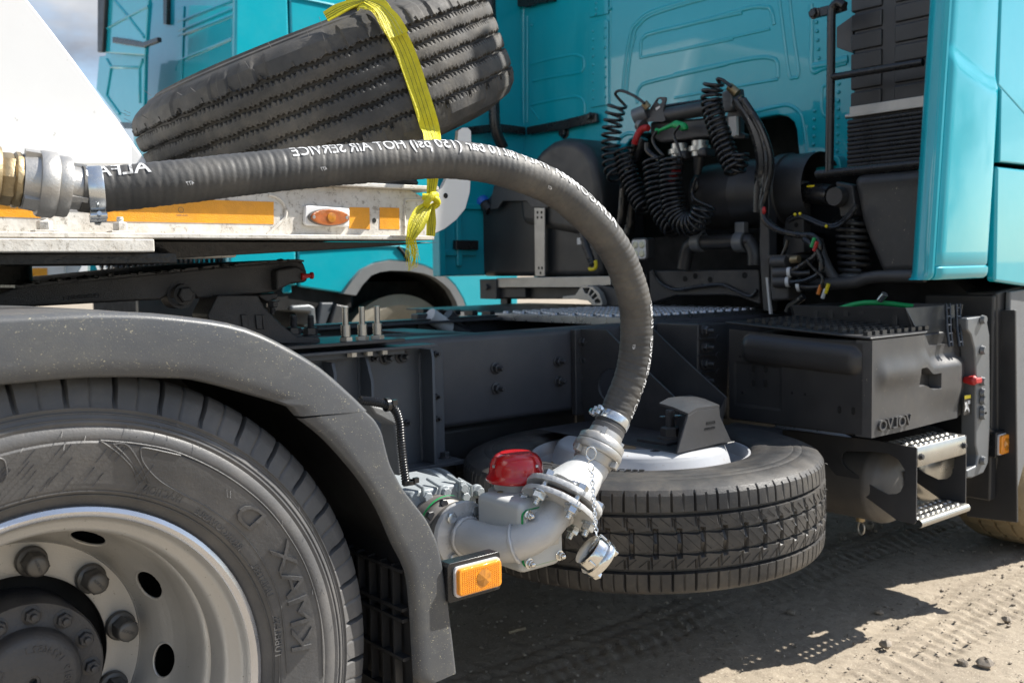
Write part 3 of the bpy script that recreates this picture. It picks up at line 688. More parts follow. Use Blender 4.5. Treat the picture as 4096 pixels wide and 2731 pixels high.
for a in (140, 200, 100): bolt(pump, F1+V(.062*math.cos(math.radians(a)), .066, .062*math.sin(math.radians(a))), (0, -1, 0), .0095, 0, M['dark'], washer=False)
# elbow pipe between two ragged flame-cut flanges
b = MB(); b.lathe([(.030, .013), (.0735, .013), (.0745, .006), (.0735, 0), (.0728, -.001), (.035, -.001)], F1, Y3, 72, lambda k, a, i: (random.uniform(-.0006, .0006), 0))
el = b.build('elbow_flange', M['pipe'], truck, smooth=45)
path_px = [((1857, 2140), 2.20), ((1910, 2156), 2.165), ((1970, 2172), 2.125), ((2055, 2174), 2.095), ((2140, 2138), 2.09), ((2196, 2085), 2.105), ((2236, 2030), 2.13)]
ep = spline([A(*p, d=d) for p, d in path_px], 10); ep, _ = resample(ep, .006)
F2 = ep[-1].copy(); N2 = nrm(RT*.44+UP*.79+FW*.42)
b = MB(); b.tube(ep, np.linspace(.0395, .0368, len(ep)), 40, caps=False); b.build('elbow_pipe', M['pipe'], el, smooth=60)
i0 = 26
for i_, rr in ((2, .041), (i0, .0398), (len(ep)-3, .0382)):
    ax = nrm(ep[i_+1]-ep[i_-1]); u = nrm(np.cross(ax, Z3)); w = np.cross(ax, u); ring = [ep[i_]+(rr+random.uniform(-.0008, .0008))*(math.cos(t)*u+math.sin(t)*w) for t in np.linspace(0, 2*PI, 44, endpoint=False)]
    b = MB(); b.tube(ring, [.0042*random.uniform(.75, 1.25) for _ in ring], 7, closed=True); b.build('weld_bead', M['pipe'], el)
for a in (58, 130, 235, 305): bolt(el, F1+V(.058*math.cos(math.radians(a)), -.001, .058*math.sin(math.radians(a))), (0, -1, 0), .0115, 0, M['zinc'], washer=False, h=.009)
fr = frame(F2, N2); FX, FY = V(*[fr[i][0] for i in range(3)]), V(*[fr[i][1] for i in range(3)])
rag = lambda k, a, i: (random.uniform(-.0011, .0011), 0)
b = MB(); b.lathe([(.034, -.006), (.087, -.006), (.0885, 0), (.087, .006), (.034, .006)], F2, N2, 150, rag); b.build('pipe_flange', M['pipe'], el, smooth=40)
b = MB(); b.lathe([(.050, .006), (.063, .006), (.0645, .010), (.062, .014), (.0645, .018), (.050, .020)], F2, N2, 60, lambda k, a, i: (random.uniform(-.001, .001), 0)); b.build('rusty_gasket', M['rust'], el)
b = MB(); b.lathe([(.034, .020), (.087, .020), (.0885, .026), (.087, .032), (.034, .032)], F2, N2, 150, rag); b.build('pipe_flange', M['pipe'], el, smooth=40)
for k in range(6):
    a = 2*PI*k/6+.55; p = F2+FX*.074*math.cos(a)+FY*.074*math.sin(a); bolt(el, p-N2*.006, -N2, .0125, .012, M['zinc'], 'flange_nut'); bolt(el, p+N2*.032, N2, .0125, 0, M['zinc'], 'flange_bolt', washer=False)
    b = MB(); b.cyl(p, p+N2*.026, .0068, 10); b.build('stud', M['zinc'], el)
# reducing cone up to the hose coupling
EHp = G(1397, 986, d=2.232); AXp = nrm(G(1420, 938, d=2.25)-EHp)
ka, kb = F2+N2*.030, EHp-AXp*.098
cpth = [ka]+[ka*(1-t)+kb*t for t in np.linspace(.04, 1, 24)]+[EHp-AXp*.085, EHp-AXp*.05]
b = MB(); b.tube(cpth, list(np.interp(np.linspace(0, 1, 25), [0, .08, .80, .90, 1], [.0620, .0605, .0445, .0425, .0418]))+[.0415, .0415], 56); b.build('reducing_cone', M['pipe'], el, smooth=60)
# ---- filter housing with the red mushroom cap
HC = A(2087, 2300, d=2.08)
xr = A(2213, 2255, Y=HC[1])[0]; yl = A(1998, 2278, X=HC[0])[1]; zt_ = A(1917, 1985, X=HC[0]+.0)[2]; zt_ = HC[2]+.150
yb = HC[1]+.155
b = MB(); b.span((HC[0], HC[1], HC[2]), (HC[0]+.115, yb, zt_)); hs = b.build('filter_housing', M['housing'], truck, bevel=.016, seg=4)
b = MB(); b.prism([V(HC[0]+.058+x, HC[1]-.007, (HC[2]+zt_)/2+z) for x, z in rrect(.104, .12, .014)], (0, .009, 0)); b.build('cover_plate', M['housing'], hs, bevel=.003)
b = MB(); b.prism([V(HC[0]+.058+x, HC[1]-.0005, (HC[2]+zt_)/2+z) for x, z in rrect(.108, .124, .015)], (0, .004, 0)); b.build('gasket', M['green'], hs)
for x, z in ((.015, .024), (.101, .024), (.015, .126), (.101, .126)): bolt(hs, V(HC[0]+x, HC[1]-.007, HC[2]+z), (0, -1, 0), .0075, 0, M['chrome'], 'acorn_nut', dome=True)
b = MB(); b.span((HC[0]+.045, HC[1]-.0085, HC[2]+.05), (HC[0]+.098, HC[1]-.0068, HC[2]+.115)); b.build('name_plate', M['alu'], hs)
RC = A(2066, 1950, d=2.23); RC[2] = max(RC[2], zt_+.022)
b = MB(); b.lathe([(0, -.035), (.064, -.035), (.064, -.026), (.050, -.026), (.050, .0), (0, .004)], RC, Z3, 40); b.build('filter_neck', M['housing'], hs)
for a in (250, 320, 190): bolt(hs, RC+V(.056*math.cos(math.radians(a)), .056*math.sin(math.radians(a)), -.026), Z3, .006, 0, M['brass'], washer=False)
b = MB(); capr = [(.060, -.004), (.0665, -.004), (.0690, 0), (.0686, .004), (.0640, .010), (.0615, .016), (.0605, .026), (.0585, .036), (.0540, .0455), (.047, .0530), (.039, .0570), (.036, .0576), (.035, .0590), (0, .0600)]
def pocket(k, a, i):
    for a0 in (287, 47, 167):
        dd = abs((math.degrees(a)-a0+180) % 360-180)
        if dd < 10 and 6 <= i <= 8: return (-.007*min(1, (10-dd)/3), 0)
    return (0, 0)
b.lathe(capr, RC, Z3, 180, pocket); b.build('mushroom_cap', M['red'], hs, smooth=40)
for a0 in (287, 47, 167):
    q = RC+V(.050*math.sin(math.radians(a0))*0+.0535*math.cos(math.radians(a0+90-90)), .0535*math.sin(math.radians(a0)), .030); bolt(hs, q, Z3, .005, 0, M['zinc'], 'cap_screw', washer=False)

# ---- corrugated sleeve and grey bracket beside the mudguard
b = MB(); b.prism([A(*p, Y=.10) for p in ((1470, 1612), (1568, 1640), (1610, 1668), (1612, 1900), (1592, 1905), (1575, 1700), (1500, 1660))], (0, .05, 0)); b.build('lamp_bracket', M['arch'], truck, bevel=.006)
cpath = [A(*p, Y=.08) for p in ((1440, 1600), (1490, 1606), (1545, 1618), (1580, 1640), (1598, 1690), (1604, 1760), (1612, 1840), (1622, 1915), (1626, 1940))]
cp_, s_ = resample(spline(cpath, 14), .0013); b = MB(); b.tube(cp_, [.0076+.0013*math.sin(2*PI*s/.0052) for s in s_], 12); b.build('corrugated_sleeve', M['black_gloss'], truck, smooth=60)
for p, d_ in (((1548, 1618), X3), ((1634, 1928), Z3)):
    q = A(*p, Y=.078); b = MB(); b.lathe([(.011, -.004), (.013, -.004), (.013, .004), (.011, .004)], q, d_, 16); b.box(q+V(.010, -.010, .004), (.010, .008, .010)); b.build('cable_tie', M['black_gloss'], truck)

# ---- coupling plate (fifth wheel) and its pedestal
b = MB(); pts = [(-20, 1175), (90, 1140), (560, 1098), (900, 1063), (1190, 1041), (1215, 1048), (1228, 1085), (1232, 1125), (1165, 1133), (1105, 1168), (840, 1195), (790, 1195), (768, 1160), (740, 1140), (705, 1140), (680, 1160), (665, 1185), (640, 1200), (500, 1206), (-20, 1235)]
b.prism([A(*p, Y=.83) for p in pts], (0, .82, 0)); fw = b.build('coupling_plate', M['cast'], truck, bevel=.007, seg=3)
b = MB(); tp = [(60, 1140), (560, 1093), (900, 1057), (1188, 1036), (1216, 1040), (1216, 1048), (1188, 1045), (900, 1067), (560, 1103), (60, 1152)]
b.prism([A(*p, Y=.822) for p in tp], (0, .83, 0))
for k in range(60):
    t = random.random(); q = A(60+1140*t, 1136-96*t**1.05-random.uniform(0, 5), Y=.825); b.ball(q, random.uniform(.003, .008), 6, 4, (1.4, 1, .7), .3)
b.build('grease_film', M['grease'], fw)['kind'] = 'stuff'
b = MB(); b.prism([A(*p, Y=.80) for p in ((1105, 1078), (1190, 1062), (1228, 1085), (1232, 1128), (1165, 1136), (1108, 1166))], (0, .06, 0)); b.build('end_horn', M['cast'], fw, bevel=.008)
q = A(722, 1178, Y=.835); bolt(fw, q+V(0, -.02, 0), (0, -1, 0), .0165, 0, M['cast'], 'pivot_bolt', h=.016)
b = MB(); b.lathe([(.026, 0), (.034, 0), (.034, .05), (.026, .05)], q+V(0, -.006, 0), Y3, 30); b.build('pivot_eye', M['cast'], fw)
b = MB(); b.prism([A(*p, Y=.80) for p in ((870, 1180), (1032, 1180), (1060, 1230), (1130, 1300), (1190, 1345), (1275, 1345), (1285, 1362), (1280, 1375), (1000, 1376), (840, 1300), (830, 1260))], (0, .10, 0)); pd = b.build('pedestal', M['cast'], truck, bevel=.006)
b = MB()
for x in (965, 1022, 1048): b.prism([A(x, 1258, Y=.795), A(x+26 if x < 1040 else x+12, 1258, Y=.795), A(x+30 if x < 1040 else x+14, 1318, Y=.795), A(x+6, 1316, Y=.795)], (0, .01, 0))
b.build('casting_pads', M['cast'], pd, bevel=.002)['kind'] = 'stuff'
for px, py in ((1176, 1330), (1244, 1331)): bolt(pd, A(px, py+12, Y=.84), Z3, .0165, .030, M['dark'])
b = MB(); b.prism([A(*p, Y=.86) for p in ((1035, 1178), (1112, 1172), (1112, 1195), (1090, 1200), (1080, 1215), (1040, 1190))], (0, .12, 0)); b.build('tie_bracket', M['cast'], pd, bevel=.004)
bolt(pd, A(1088, 1202, Y=.87), (0, 0, -1), .013, .018, M['dark'])
q = A(1212, 1106, Y=.80); b = MB(); b.tube([q+V(-.006, 0, 0), q+V(.002, 0, .0), q+V(.004, 0, .001), q+V(.020, 0, .002), q+V(.022, 0, .002), q+V(.027, 0, .002)], [.009, .009, .0065, .0055, .009, .009], 14); b.build('release_plug', M['red_dull'], fw)
def fwtxt(x, y, z):
    p = A(400-x*24.5, 1193-y*18+(-x)*(-.0)-(-x*24.5+0)*.06*-1*.0, Y=.829); return p+V(0, -z, 0)
text('2928080005 T', lambda x, y, z: A(402-x*21, 1180-(y-.35)*24+ (x*21)*.085, Y=.829)+V(0, -z, 0), .0012, 1.25).build('cast_number', M['cast'], fw, smooth=0, fix=False)
# ---- perforated walkway between the rails behind the cab
def AP(px, py, p0, n):
    r = ray(px, py); return CAM+r*(((np.asarray(p0)-CAM)@n)/(r@n))
zp = .948; xw0, xw1, yw0, yw1 = 2.10, 2.86, .885, 1.62
b = MB(); b.span((xw0, yw0, zp-.004), (xw1, yw1, zp)); b.span((xw0, yw0, zp-.028), (xw0+.003, yw1, zp-.004)); b.span((xw0+.003, yw0, zp-.028), (xw1, yw0+.003, zp-.004))
wk = b.build('walkway', M['tread_plate'], truck, bevel=.001)
b = MB()
for i in range(15):
    for j in range(15):
        b.lathe([(.017, 0), (.0145, .007), (.010, .0085), (.008, .006), (0, .006)], (xw0+.035+.05*i+(.025 if j % 2 else 0), yw0+.03+.048*j, zp), Z3, 9)
b.build('raised_studs', M['tread_plate'], wk)['kind'] = 'stuff'
b = MB(); b.span((2.16, 1.64, .944), (2.9, 2.35, .950)); 
for k in range(5): b.span((2.14, 1.70+.12*k, .93), (2.17, 1.76+.12*k, .952))
b.build('side_walkway', M['black_plastic'], truck, bevel=.003)

# ---- spare wheel carrier
gz = .640; t0, t1 = A(2708, 1814, Z=gz), A(2925, 1763, Z=gz); tb_ = A(2681, 1763, Z=gz)
gp, gq = V(1.79, .815, 0), V(t0[0], t0[1], 0); gn = V(1.0, 0, 0); dx = V(.20, 0, 0)
og = [(2300, 1316), (2385, 1320), (2425, 1321), (2480, 1378), (2600, 1497), (2725, 1616), (2722, 1660), (2700, 1742), (2340, 1700), (2320, 1500)]
hl = [(2398+27*math.cos(t)+0, 1540+66*math.sin(t)) for t in np.linspace(0, 2*PI, 20, endpoint=False)]
hl = [(2440+48*math.cos(t), 1540+66*math.sin(t)) for t in np.linspace(0, 2*PI, 22, endpoint=False)]
b = MB(); b.plate([AP(x, y, gp, gn) for x, y in og], [[AP(x, y, gp, gn) for x, y in hl]], gn*.008 if gn[0] > 0 else -gn*.008)
car = b.build('spare_carrier', M['dark'], truck, smooth=30)
b = MB(); b.prism([AP(x, y, gp, gn)+dx for x, y in og[:7]+[(2700, 1735), (2600, 1720), (2330, 1500)]], (.008, 0, 0)); b.build('gusset', M['dark'], car)
b = MB(); b.span((1.765, .798, .655), (1.775+.09, .8185, .928)); b.build('mounting_flange', M['dark'], car, bevel=.003)
for p in ((2330, 1366), (2335, 1438), (2338, 1512), (2341, 1586)): bolt(car, A(*p, Y=.797), (0, -1, 0), .0125, .018, M['dark'])
b = MB(); ft = [(2762, 1656), (2880, 1652), (2925, 1763), (2708, 1814)]
ft = [A(2752, 1662, Y=t0[1]), A(2790, 1640, Y=t0[1]), A(2878, 1628, Y=t0[1]), A(2881, 1665, Y=t0[1]), A(2925, 1763, Y=t0[1]), A(2708, 1814, Y=t0[1])]
b.prism(ft, (0, .007, 0)); b.build('tray_front', M['dark'], car, bevel=.002)
b = MB(); top_ = [A(2725, 1614, Y=t0[1]+.02), A(2760, 1662, Y=t0[1])]
arc = [A(x, y, Y=t0[1]+.0) for x, y in ((2752, 1662), (2790, 1640), (2878, 1628))]
b.shell([[p, p+V(.0, .05, .012+.0*i), p+V(.0, .10, .018)] for i, p in enumerate(arc)], (0, 0, .006)); b.build('tray_top', M['dark'], car)
E1, E2 = A(2725, 1616, X=1.79), A(2700, 1742, X=1.79)
b = MB(); b.prism([E1, E2, V(t0[0]+.012, t0[1]+.007, gz), ft[0]+V(.004, .007, 0)], (.006, .003, 0)); b.build('tray_side', M['dark'], car)
b = MB(); b.prism([E1+dx, E2+dx, V(t1[0]-.006, t1[1]+.03, gz), ft[3]+V(-.004, .01, 0)], (.006, .003, 0)); b.build('tray_side', M['dark'], car)
b = MB(); b.span((t0[0]+.01, t0[1]+.007, gz-.003), (t1[0], t0[1]+.56, gz+.001)); b.build('tray_floor', M['dark'], car, bevel=.002)
b = MB(); b.span((tb_[0]-.07, tb_[1]-.05, gz), (tb_[0]+.05, tb_[1]+.06, gz+.008)); b.build('clamp_plate', M['dark'], car, bevel=.001)
bolt(car, V(tb_[0], tb_[1], gz+.008), Z3, .0235, .045, M['hub'], 'clamp_nut', h=.026)
def rclip(p, d, s=1.0):
    u = nrm(d); w = nrm(np.cross(Z3, u)); q = [p-u*.03*s, p+u*.02*s, p+u*.04*s+w*.006, p+u*.065*s+w*.013, p+u*.085*s+w*.004, p+u*.075*s-w*.008, p+u*.05*s-w*.004, p+u*.03*s+w*.004, p+u*.02*s+w*.014]
    b = MB(); b.tube(spline(q, 8), .0024, 8); b.build('spring_clip', M['zinc'], car)
rclip(V(tb_[0], tb_[1], gz+.068), V(.8, -.45, 0)); 
def cast_no(x, y, z): return V(t0[0]+.155-x*.0085*1.0, t0[1]-.0005-z, gz+.062+y*.0115)
text('20483000', lambda x, y, z: cast_no(x, y, z), .001, 1.1).build('part_number', M['dark'], car, smooth=0, fix=False)
text('111613W1133', lambda x, y, z: cast_no(x*.8+.2, y*.8-1.2, z), .001, 1.05).build('part_number', M['dark'], car, smooth=0, fix=False)
# winch box behind
q = A(2620, 1600, Y=.78); b = MB(); b.box(q+V(.02, .02, -.03), (.14, .05, .20)); wb = b.build('winch_box', M['dark'], truck, bevel=.01)
b = MB(); b.lathe([(0, -.03), (.035, -.03), (.04, -.02), (.06, -.005), (.06, .02)], A(2565, 1668, Y=.76), Y3, 28); b.build('winch_drum', M['dark'], wb)
p = A(2590, 1587, Y=.75); b = MB(); b.cyl(p, p+V(.0, -.115, -.001), .0135, 18); b.build('winch_shaft', M['cast'], wb)
# small bolted plate with four studs just before the battery box
b = MB(); b.prism([A(*p, Y=.62) for p in ((2792, 1295), (2915, 1292), (2915, 1680), (2905, 1650), (2790, 1560))], (0, .18, 0)); mp_ = b.build('box_support', M['dark'], truck, bevel=.006)
for i in range(4):
    bolt(mp_, A(2818, 1322+66*i, Y=.615), (0, -1, 0), .0135, .022, M['dark']); bolt(mp_, A(2764, 1323+66*i+(2 if i else 0), Y=.80), (0, -1, 0), .0125, .02, M['dark'])
    b = MB(); b.lathe([(0, -.003), (.012, -.003), (.013, 0)], A(2873, 1353+68*i, Y=.62), Y3, 16); b.build('punched_disc', M['dark'], mp_)
    if i < 3: b = MB(); b.cyl(A(2795, 1356+66*i, Y=.617), A(2858, 1354+66*i, Y=.617), .004, 8); b.build('pressed_rib', M['dark'], mp_)

# ---- battery box with its embossed outer face
BX0, BX1, BY1, BZ0, BZ1 = 2.15, 2.73, .497, .632, .905
b = MB(); b.span((BX0, .035, BZ0), (BX1, BY1, BZ1)); bbx = b.build('battery_box', M['black_plastic'], truck, bevel=.008, seg=3)
def bulge(y, z):
    """the long pressed bead on the rear wall"""
    d = math.hypot(max(abs(y-.235)-.17, 0), max(abs(z-.843)-.006, 0)); return .022*max(0, 1-(d/.034)**2)**.6 if d < .034 else 0
ys = np.linspace(.03, BY1-.005, 96); zs = np.linspace(BZ0+.006, BZ1-.012, 60)
panel = lambda y, z: .0025*(1 if (.30 < y < .47 and .68 < z < .80) else 0)
b = MB(); b.grid([[V(BX0-.006-bulge(y, z)+panel(y, z), y, BZ0+(z-BZ0)*(1+.22*y)) for z in zs] for y in ys]); b.build('rear_wall', M['black_plastic'], bbx, smooth=60)
for px, py in ((3013, 1474), (3062, 1476), (3014, 1531), (3062, 1533), (3358, 1638), (3413, 1643)):
    q = A(px, py, X=BX0-.0065); b = MB(); b.prism([q+V(0, y, z) for y, z in rrect(.011, .022, .005)], (-.0008, 0, 0)); b.build('slot', M['void'], bbx, smooth=0)
for px, py in ((2960, 1426), (2991, 1428), (2969, 1570), (3168, 1571), (3220, 1577), (3159, 1416), (3200, 1424)):
    q = A(px, py, X=BX0-.007-(.02 if py < 1425 else 0)); b = MB(); b.lathe([(.0045, 0), (.0, 0)], q, (-1, 0, 0), 12); b.build('drain_hole', M['void'], bbx, smooth=0)
# outer face: rows of relief; the sunk grip is real
xs = np.linspace(BX0-.004, BX1, 120); zs = np.linspace(BZ0, BZ1, 80)
sm = lambda a, c, t: 0 if t <= a else 1 if t >= c else (lambda q: q*q*(3-2*q))((t-a)/(c-a))
def outer_y(x, z):
    u = (x-BX0)/(BX1-BX0); v = (z-BZ0)/(BZ1-BZ0)
    y = .000+.030*sm(.78, .95, v)*0+.026*sm(.70, .88, v)*sm(.40, .75, u)+.010*(1-sm(.1, .45, v))*sm(.25, .8, u)-.012*math.exp(-((v-.63)/.13)**2)*(1-sm(.3, .62, u))
    y += .022*sm(.86, 1.0, u)
    gu, gv = sm(.44, .455, u)*(1-sm(.655, .67, u)), sm(.445, .47, v)*(1-sm(.63, .645, v))
    return y*sm(0, .10, u)+.040*gu*gv
def ztop(x):
    u = (x-BX0)/(BX1-BX0); return BZ1-.038*sm(.50, .60, u)
rows = [[V(x, outer_y(x, z), BZ0+(z-BZ0)*(ztop(x)-BZ0)/(BZ1-BZ0)) for z in zs] for x in xs]
b = MB(); b.grid(rows); b.grid([[r[-1], r[-1]+V(0, .06, 0)] for r in rows]); b.grid([[r[0]+V(0, .06, 0), r[0]] for r in rows]); b.grid([[p+V(0, .05, 0), p] for p in rows[0]]); b.grid([[p, p+V(0, .05, 0)] for p in rows[-1]])
bc = b.build('box_cover', M['plastic_plain'], bbx, smooth=45, fix=False)
def volvo(x, y, z):
    X_ = BX0+.205-x*.0535; return V(X_, outer_y(X_, .665)-.0008-(z+.001)*2.4, .648+y*.044)
text('VOLVO', volvo, .0016, 1.02, .01).build('embossed_letters', M['plastic_plain'], bc, smooth=0, fix=False)
# the lid with its cleats and the raised tray behind
b = MB(); LZ = lambda y: BZ1+.002+.060*y; b.prism([V(x, y, LZ(y)) for x, y in ((BX0-.008, .002), (BX0-.008, BY1+.01), (2.70, BY1+.01), (2.70, .10), (2.45, .004))], (0, 0, .007)); lid = b.build('box_lid', M['black_plastic'], bbx, bevel=.004)
b = MB()
for i in range(9):
    for j in range(11):
        x, y = BX0+.03+.040*i+(.02 if j % 2 else 0), .035+.040*j
        if x < 2.5: b.box((x, y, LZ(y)+.013), (.022, .014, .012))
b.build('anti_slip_cleats', M['black_plastic'], lid)['kind'] = 'stuff'
tr = [(3285, 1262), (3290, 1245), (3420, 1225), (3700, 1215), (3820, 1205), (3870, 1215), (3860, 1330), (3800, 1345), (3735, 1370), (3690, 1350), (3560, 1335), (3330, 1310)]
b = MB(); b.prism([V(2.42, .44, BZ1+.02), V(2.42, .44, .955), V(2.44, .46, .972), V(2.44, .10, .972), V(2.47, .045, .985), V(2.47, .045, .985)][:1]+[V(2.46, .46, .925), V(2.43, .46, .985), V(2.43, .06, .985), V(2.455, .04, .925)], (.006, 0, 0))
b.prism([V(2.455, .04, .90), V(2.43, .06, .985), V(2.74, .04, .985), V(2.72, .04, .90)], (0, .006, 0)); b.prism([V(2.72, .04, .90), V(2.745, .04, .985), V(2.745, .46, .985), V(2.72, .46, .90)], (.006, 0, 0)); b.prism([V(2.46, .46, .90), V(2.43, .46, .985), V(2.745, .46, .985), V(2.72, .46, .90)], (0, .006, 0)); b.span((2.45, .05, .915), (2.73, .45, .922))
ty = b.build('storage_tray', M['black_plastic'], truck, bevel=.006)
for k in range(6): b = MB(); b.span((2.436, .09+.055*k, .912), (2.446, .105+.055*k, .980)); b.build('pressed_rib', M['black_plastic'], ty, bevel=.002)
b = MB(); gp_ = spline([V(2.52, .36, .978), V(2.56, .30, 1.0), V(2.60, .24, 1.003), V(2.66, .16, .99)], 10); b.tube([p-V(0, 0, .012) for p in gp_], .0085, 10); b.build('green_strap', M['green'], ty); b = MB(); b.cyl(V(2.59, .235, 1.0), V(2.585, .215, 1.02), .011, 10); b.build('strap_buckle', M['zinc'], ty)
for x in (3800, 3840):    # latch straps down the side
    b = MB(); q0, q1, q2 = A(x-10, 1215, Y=.03), A(x-5, 1320, Y=.012), A(x+5, 1385, Y=.0)
    b.tube([q0+V(.012, 0, 0), q1+V(.01, 0, 0), q2+V(.006, 0, 0)], .0045, 8); b.tube([q0-V(.012, 0, 0), q1-V(.01, 0, 0), q2-V(.012, 0, 0)], .0045, 8)
    for t in (.1, .3, .5, .7, .9): p = q0*(1-t)+q2*t; b.tube([p+V(.011, 0, 0), p-V(.011, 0, 0)], .0035, 6)
    b.build('rubber_latch', M['black_gloss'], ty)
q = A(3880, 1520, Y=.0); b = MB(); b.tube([q+V(0, .02, 0), q+V(0, -.012, 0), q+V(.004, -.02, 0)], [.010, .016, .012], 14); b.box(q+V(.015, -.016, -.002), (.045, .012, .018)); b.build('red_knob', M['red_dull'], bbx, bevel=.004)
b = MB(); q = [A(*p, Y=.004) for p in ((3856, 1580), (3884, 1577), (3882, 1655), (3852, 1660))]; b.prism(q, (0, -.0015, 0)); st = b.build('warning_label', M['black_gloss'], bbx, smooth=0)
b = MB(); q = [A(*p, Y=.0023) for p in ((3858, 1582), (3882, 1579), (3882, 1592), (3858, 1596))]; b.prism(q, (0, -.0006, 0)); b.build('label_band', M['yellow'], bbx, smooth=0)
b = MB(); q = [A(*p, Y=.0023) for p in ((3858, 1608), (3866, 1606), (3878, 1640), (3876, 1650), (3868, 1632), (3858, 1648), (3862, 1625))]; b.prism(q, (0, -.0006, 0)); q = [A(*p, Y=.0023) for p in ((3870, 1602), (3880, 1600), (3880, 1614), (3870, 1616))]; b.prism(q, (0, -.0006, 0)); b.build('label_print', M['white_fit'], bbx, smooth=0)

# ---- boarding steps: two cut-out side plates and two perforated treads
ol = [(3130, 1718), (3487, 1759), (3666, 1791), (3664, 2086), (3655, 2096), (3585, 2078), (3340, 1895), (3290, 1835), (3130, 1760)]
hol = [(235, 1040), (242, 1018), (262, 1004), (400, 1005), (460, 1010), (510, 1020), (560, 1050), (598, 1110), (592, 1190), (575, 1232), (550, 1247), (500, 1250), (430, 1215), (330, 1145), (262, 1098), (240, 1068)]
for k, X_ in enumerate((2.338, 2.638)):
    pl = [A(x, y, X=2.338) for x, y in ol]; ph = [cb(x, y, X=2.338) for x, y in hol]
    b = MB(); b.plate([p+V(X_-2.338, 0, 0) for p in pl], [[p+V(X_-2.338, 0, 0) for p in ph]], (.005, 0, 0))
    if k == 0: stp = b.build('step_bracket', M['dark'], truck, smooth=20)
    else: b.build('step_side_plate', M['dark'], stp, smooth=20)
def tread(z, y0, y1, lip):
    x0, x1 = 2.344, 2.637; holes = []; nxh, nyh = 9, 3
    for i in range(nxh):
        for j in range(nyh):
            if (i+j) % 1 == 0:
                cx_, cy_ = x0+.02+(x1-x0-.04)*i/(nxh-1)*(.97)+(.008 if j % 2 else -.002), y0+.020+(y1-y0-.035)*j/(nyh-1); holes.append([V(cx_+.0072*math.cos(t), cy_+.0072*math.sin(t), z) for t in np.linspace(0, 2*PI, 12, endpoint=False)])
    b = MB(); b.plate([V(x0, y0, z), V(x1, y0, z), V(x1, y1, z), V(x0, y1, z)], holes, (0, 0, -.0025)); o = b.build('step_tread', M['steel'], stp, smooth=25)
    b = MB()
    for h in holes: c_ = sum(h)/len(h); b.lathe([(.0125, 0), (.0095, .0035), (.0074, .0035), (.0073, -.001)], c_, Z3, 12)
    b.build('raised_rims', M['steel'], o)['kind'] = 'stuff'
    b = MB()
    if lip == 'flat':
        b.shell([[V(x0, y0, z-.001), V(x0, y0-.004, z-.005), V(x0, y0-.005, z-.055), V(x0, y0-.002, z-.060), V(x0, y0+.012, z-.061)], [V(x1, y0, z-.001), V(x1, y0-.004, z-.005), V(x1, y0-.005, z-.055), V(x1, y0-.002, z-.060), V(x1, y0+.012, z-.061)]], (0, .002, 0))
    else:
        pr = [V(0, y0-.011*math.sin(t)-.002, z-.001-.012*(1-math.cos(t))) for t in np.linspace(0, PI*.95, 9)]; b.shell([[p+V(x0, 0, 0) for p in pr], [p+V(x1, 0, 0) for p in pr]], (0, .0022, 0))
    b.build('front_lip', M['steel'], o, smooth=50)
    return o
u0 = A(3684, 1782, X=2.342); tp_ = tread(.585, -.026, .075, 'flat')
for x in (2.36, 2.62): bolt(tp_, V(x, -.031, .555), (0, -1, 0), .007, 0, M['dark'], washer=True)
tread(.372, -.035, .055, 'round')
# ---- air tanks behind the steps
def airtank(c, r, y0, y1, m1, dome):
    pr = [(0, y0-dome)]+[(r*math.sin(t), y0-dome*math.cos(t)) for t in np.linspace(.1, PI/2, 9)]+[(r+.002, y0+.004), (r+.002, y0+.02), (r, y0+.024), (r, y1)]
    b = MB(); b.lathe(pr, (c[0], 0, c[1]), Y3, 48); return b.build('air_tank', m1, truck, smooth=60)
at_ = airtank((2.46, .438), .125, .13, .72, M['tank'], .065)
b = MB(); q = V(2.455, .063, .462); b.prism([q+V(x, 0, z) for x, z in rrect(.022, .05, .004)], (0, -.001, 0)); b.build('tank_label', M['white_fit'], at_, smooth=0); b = MB(); b.prism([q+V(x, -.001, .012+z) for x, z in rrect(.016, .016, .002)], (0, -.0006, 0)); b.build('label_mark', M['orange_print'], at_, smooth=0)
q = V(2.46, .22, .300); b = MB(); b.cyl(q+V(0, 0, .02), q, .014, 12); b.build('drain_valve', M['brass'], at_); ring = [q+V(.004, .011*math.cos(t), -.024+.020*math.sin(t)) for t in np.linspace(0, 2*PI, 18, endpoint=False)]; b = MB(); b.tube(ring, .003, 6, closed=True); b.build('drain_ring', M['steel'], at_)
airtank((2.80, .445), .125, .16, .72, M['steel'], .06)
# ---- cast bracket, mudflap and front corner
b = MB(); o_ = [(3870, 1272), (3930, 1265), (3950, 1285), (3960, 1340), (3962, 1700), (3955, 1850), (3935, 1892), (3890, 1912), (3868, 1912), (3868, 1880), (3905, 1862), (3912, 1820), (3903, 1780), (3905, 1500), (3900, 1400), (3885, 1340), (3870, 1320)]
b.prism([A(*p, Y=-.01) for p in o_], (0, .05, 0)); cbk = b.build('cast_bracket', M['grey_fit'], truck, bevel=.006)
for y in (1278, 1400, 1525, 1570, 1600, 1640, 1660, 1840): b = MB(); q = A(3928, y, Y=-.012); b.lathe([(0, -.012), (.012, -.012), (.015, 0)], q, Y3, 12); b.build('casting_boss', M['grey_fit'], cbk)
b = MB(); b.prism([A(*p, X=2.93) for p in ((3868, 1240), (4060, 1240), (4068, 2090), (3865, 2065))], (.012, 0, 0)); b.build('front_mudflap', M['black_plastic'], truck, bevel=.003)
b = MB(); q = [A(*p, Y=-.02) for p in ((4000, 1250), (4012, 1190), (4060, 1160), (4200, 1170), (4300, 2060), (4062, 2030))]
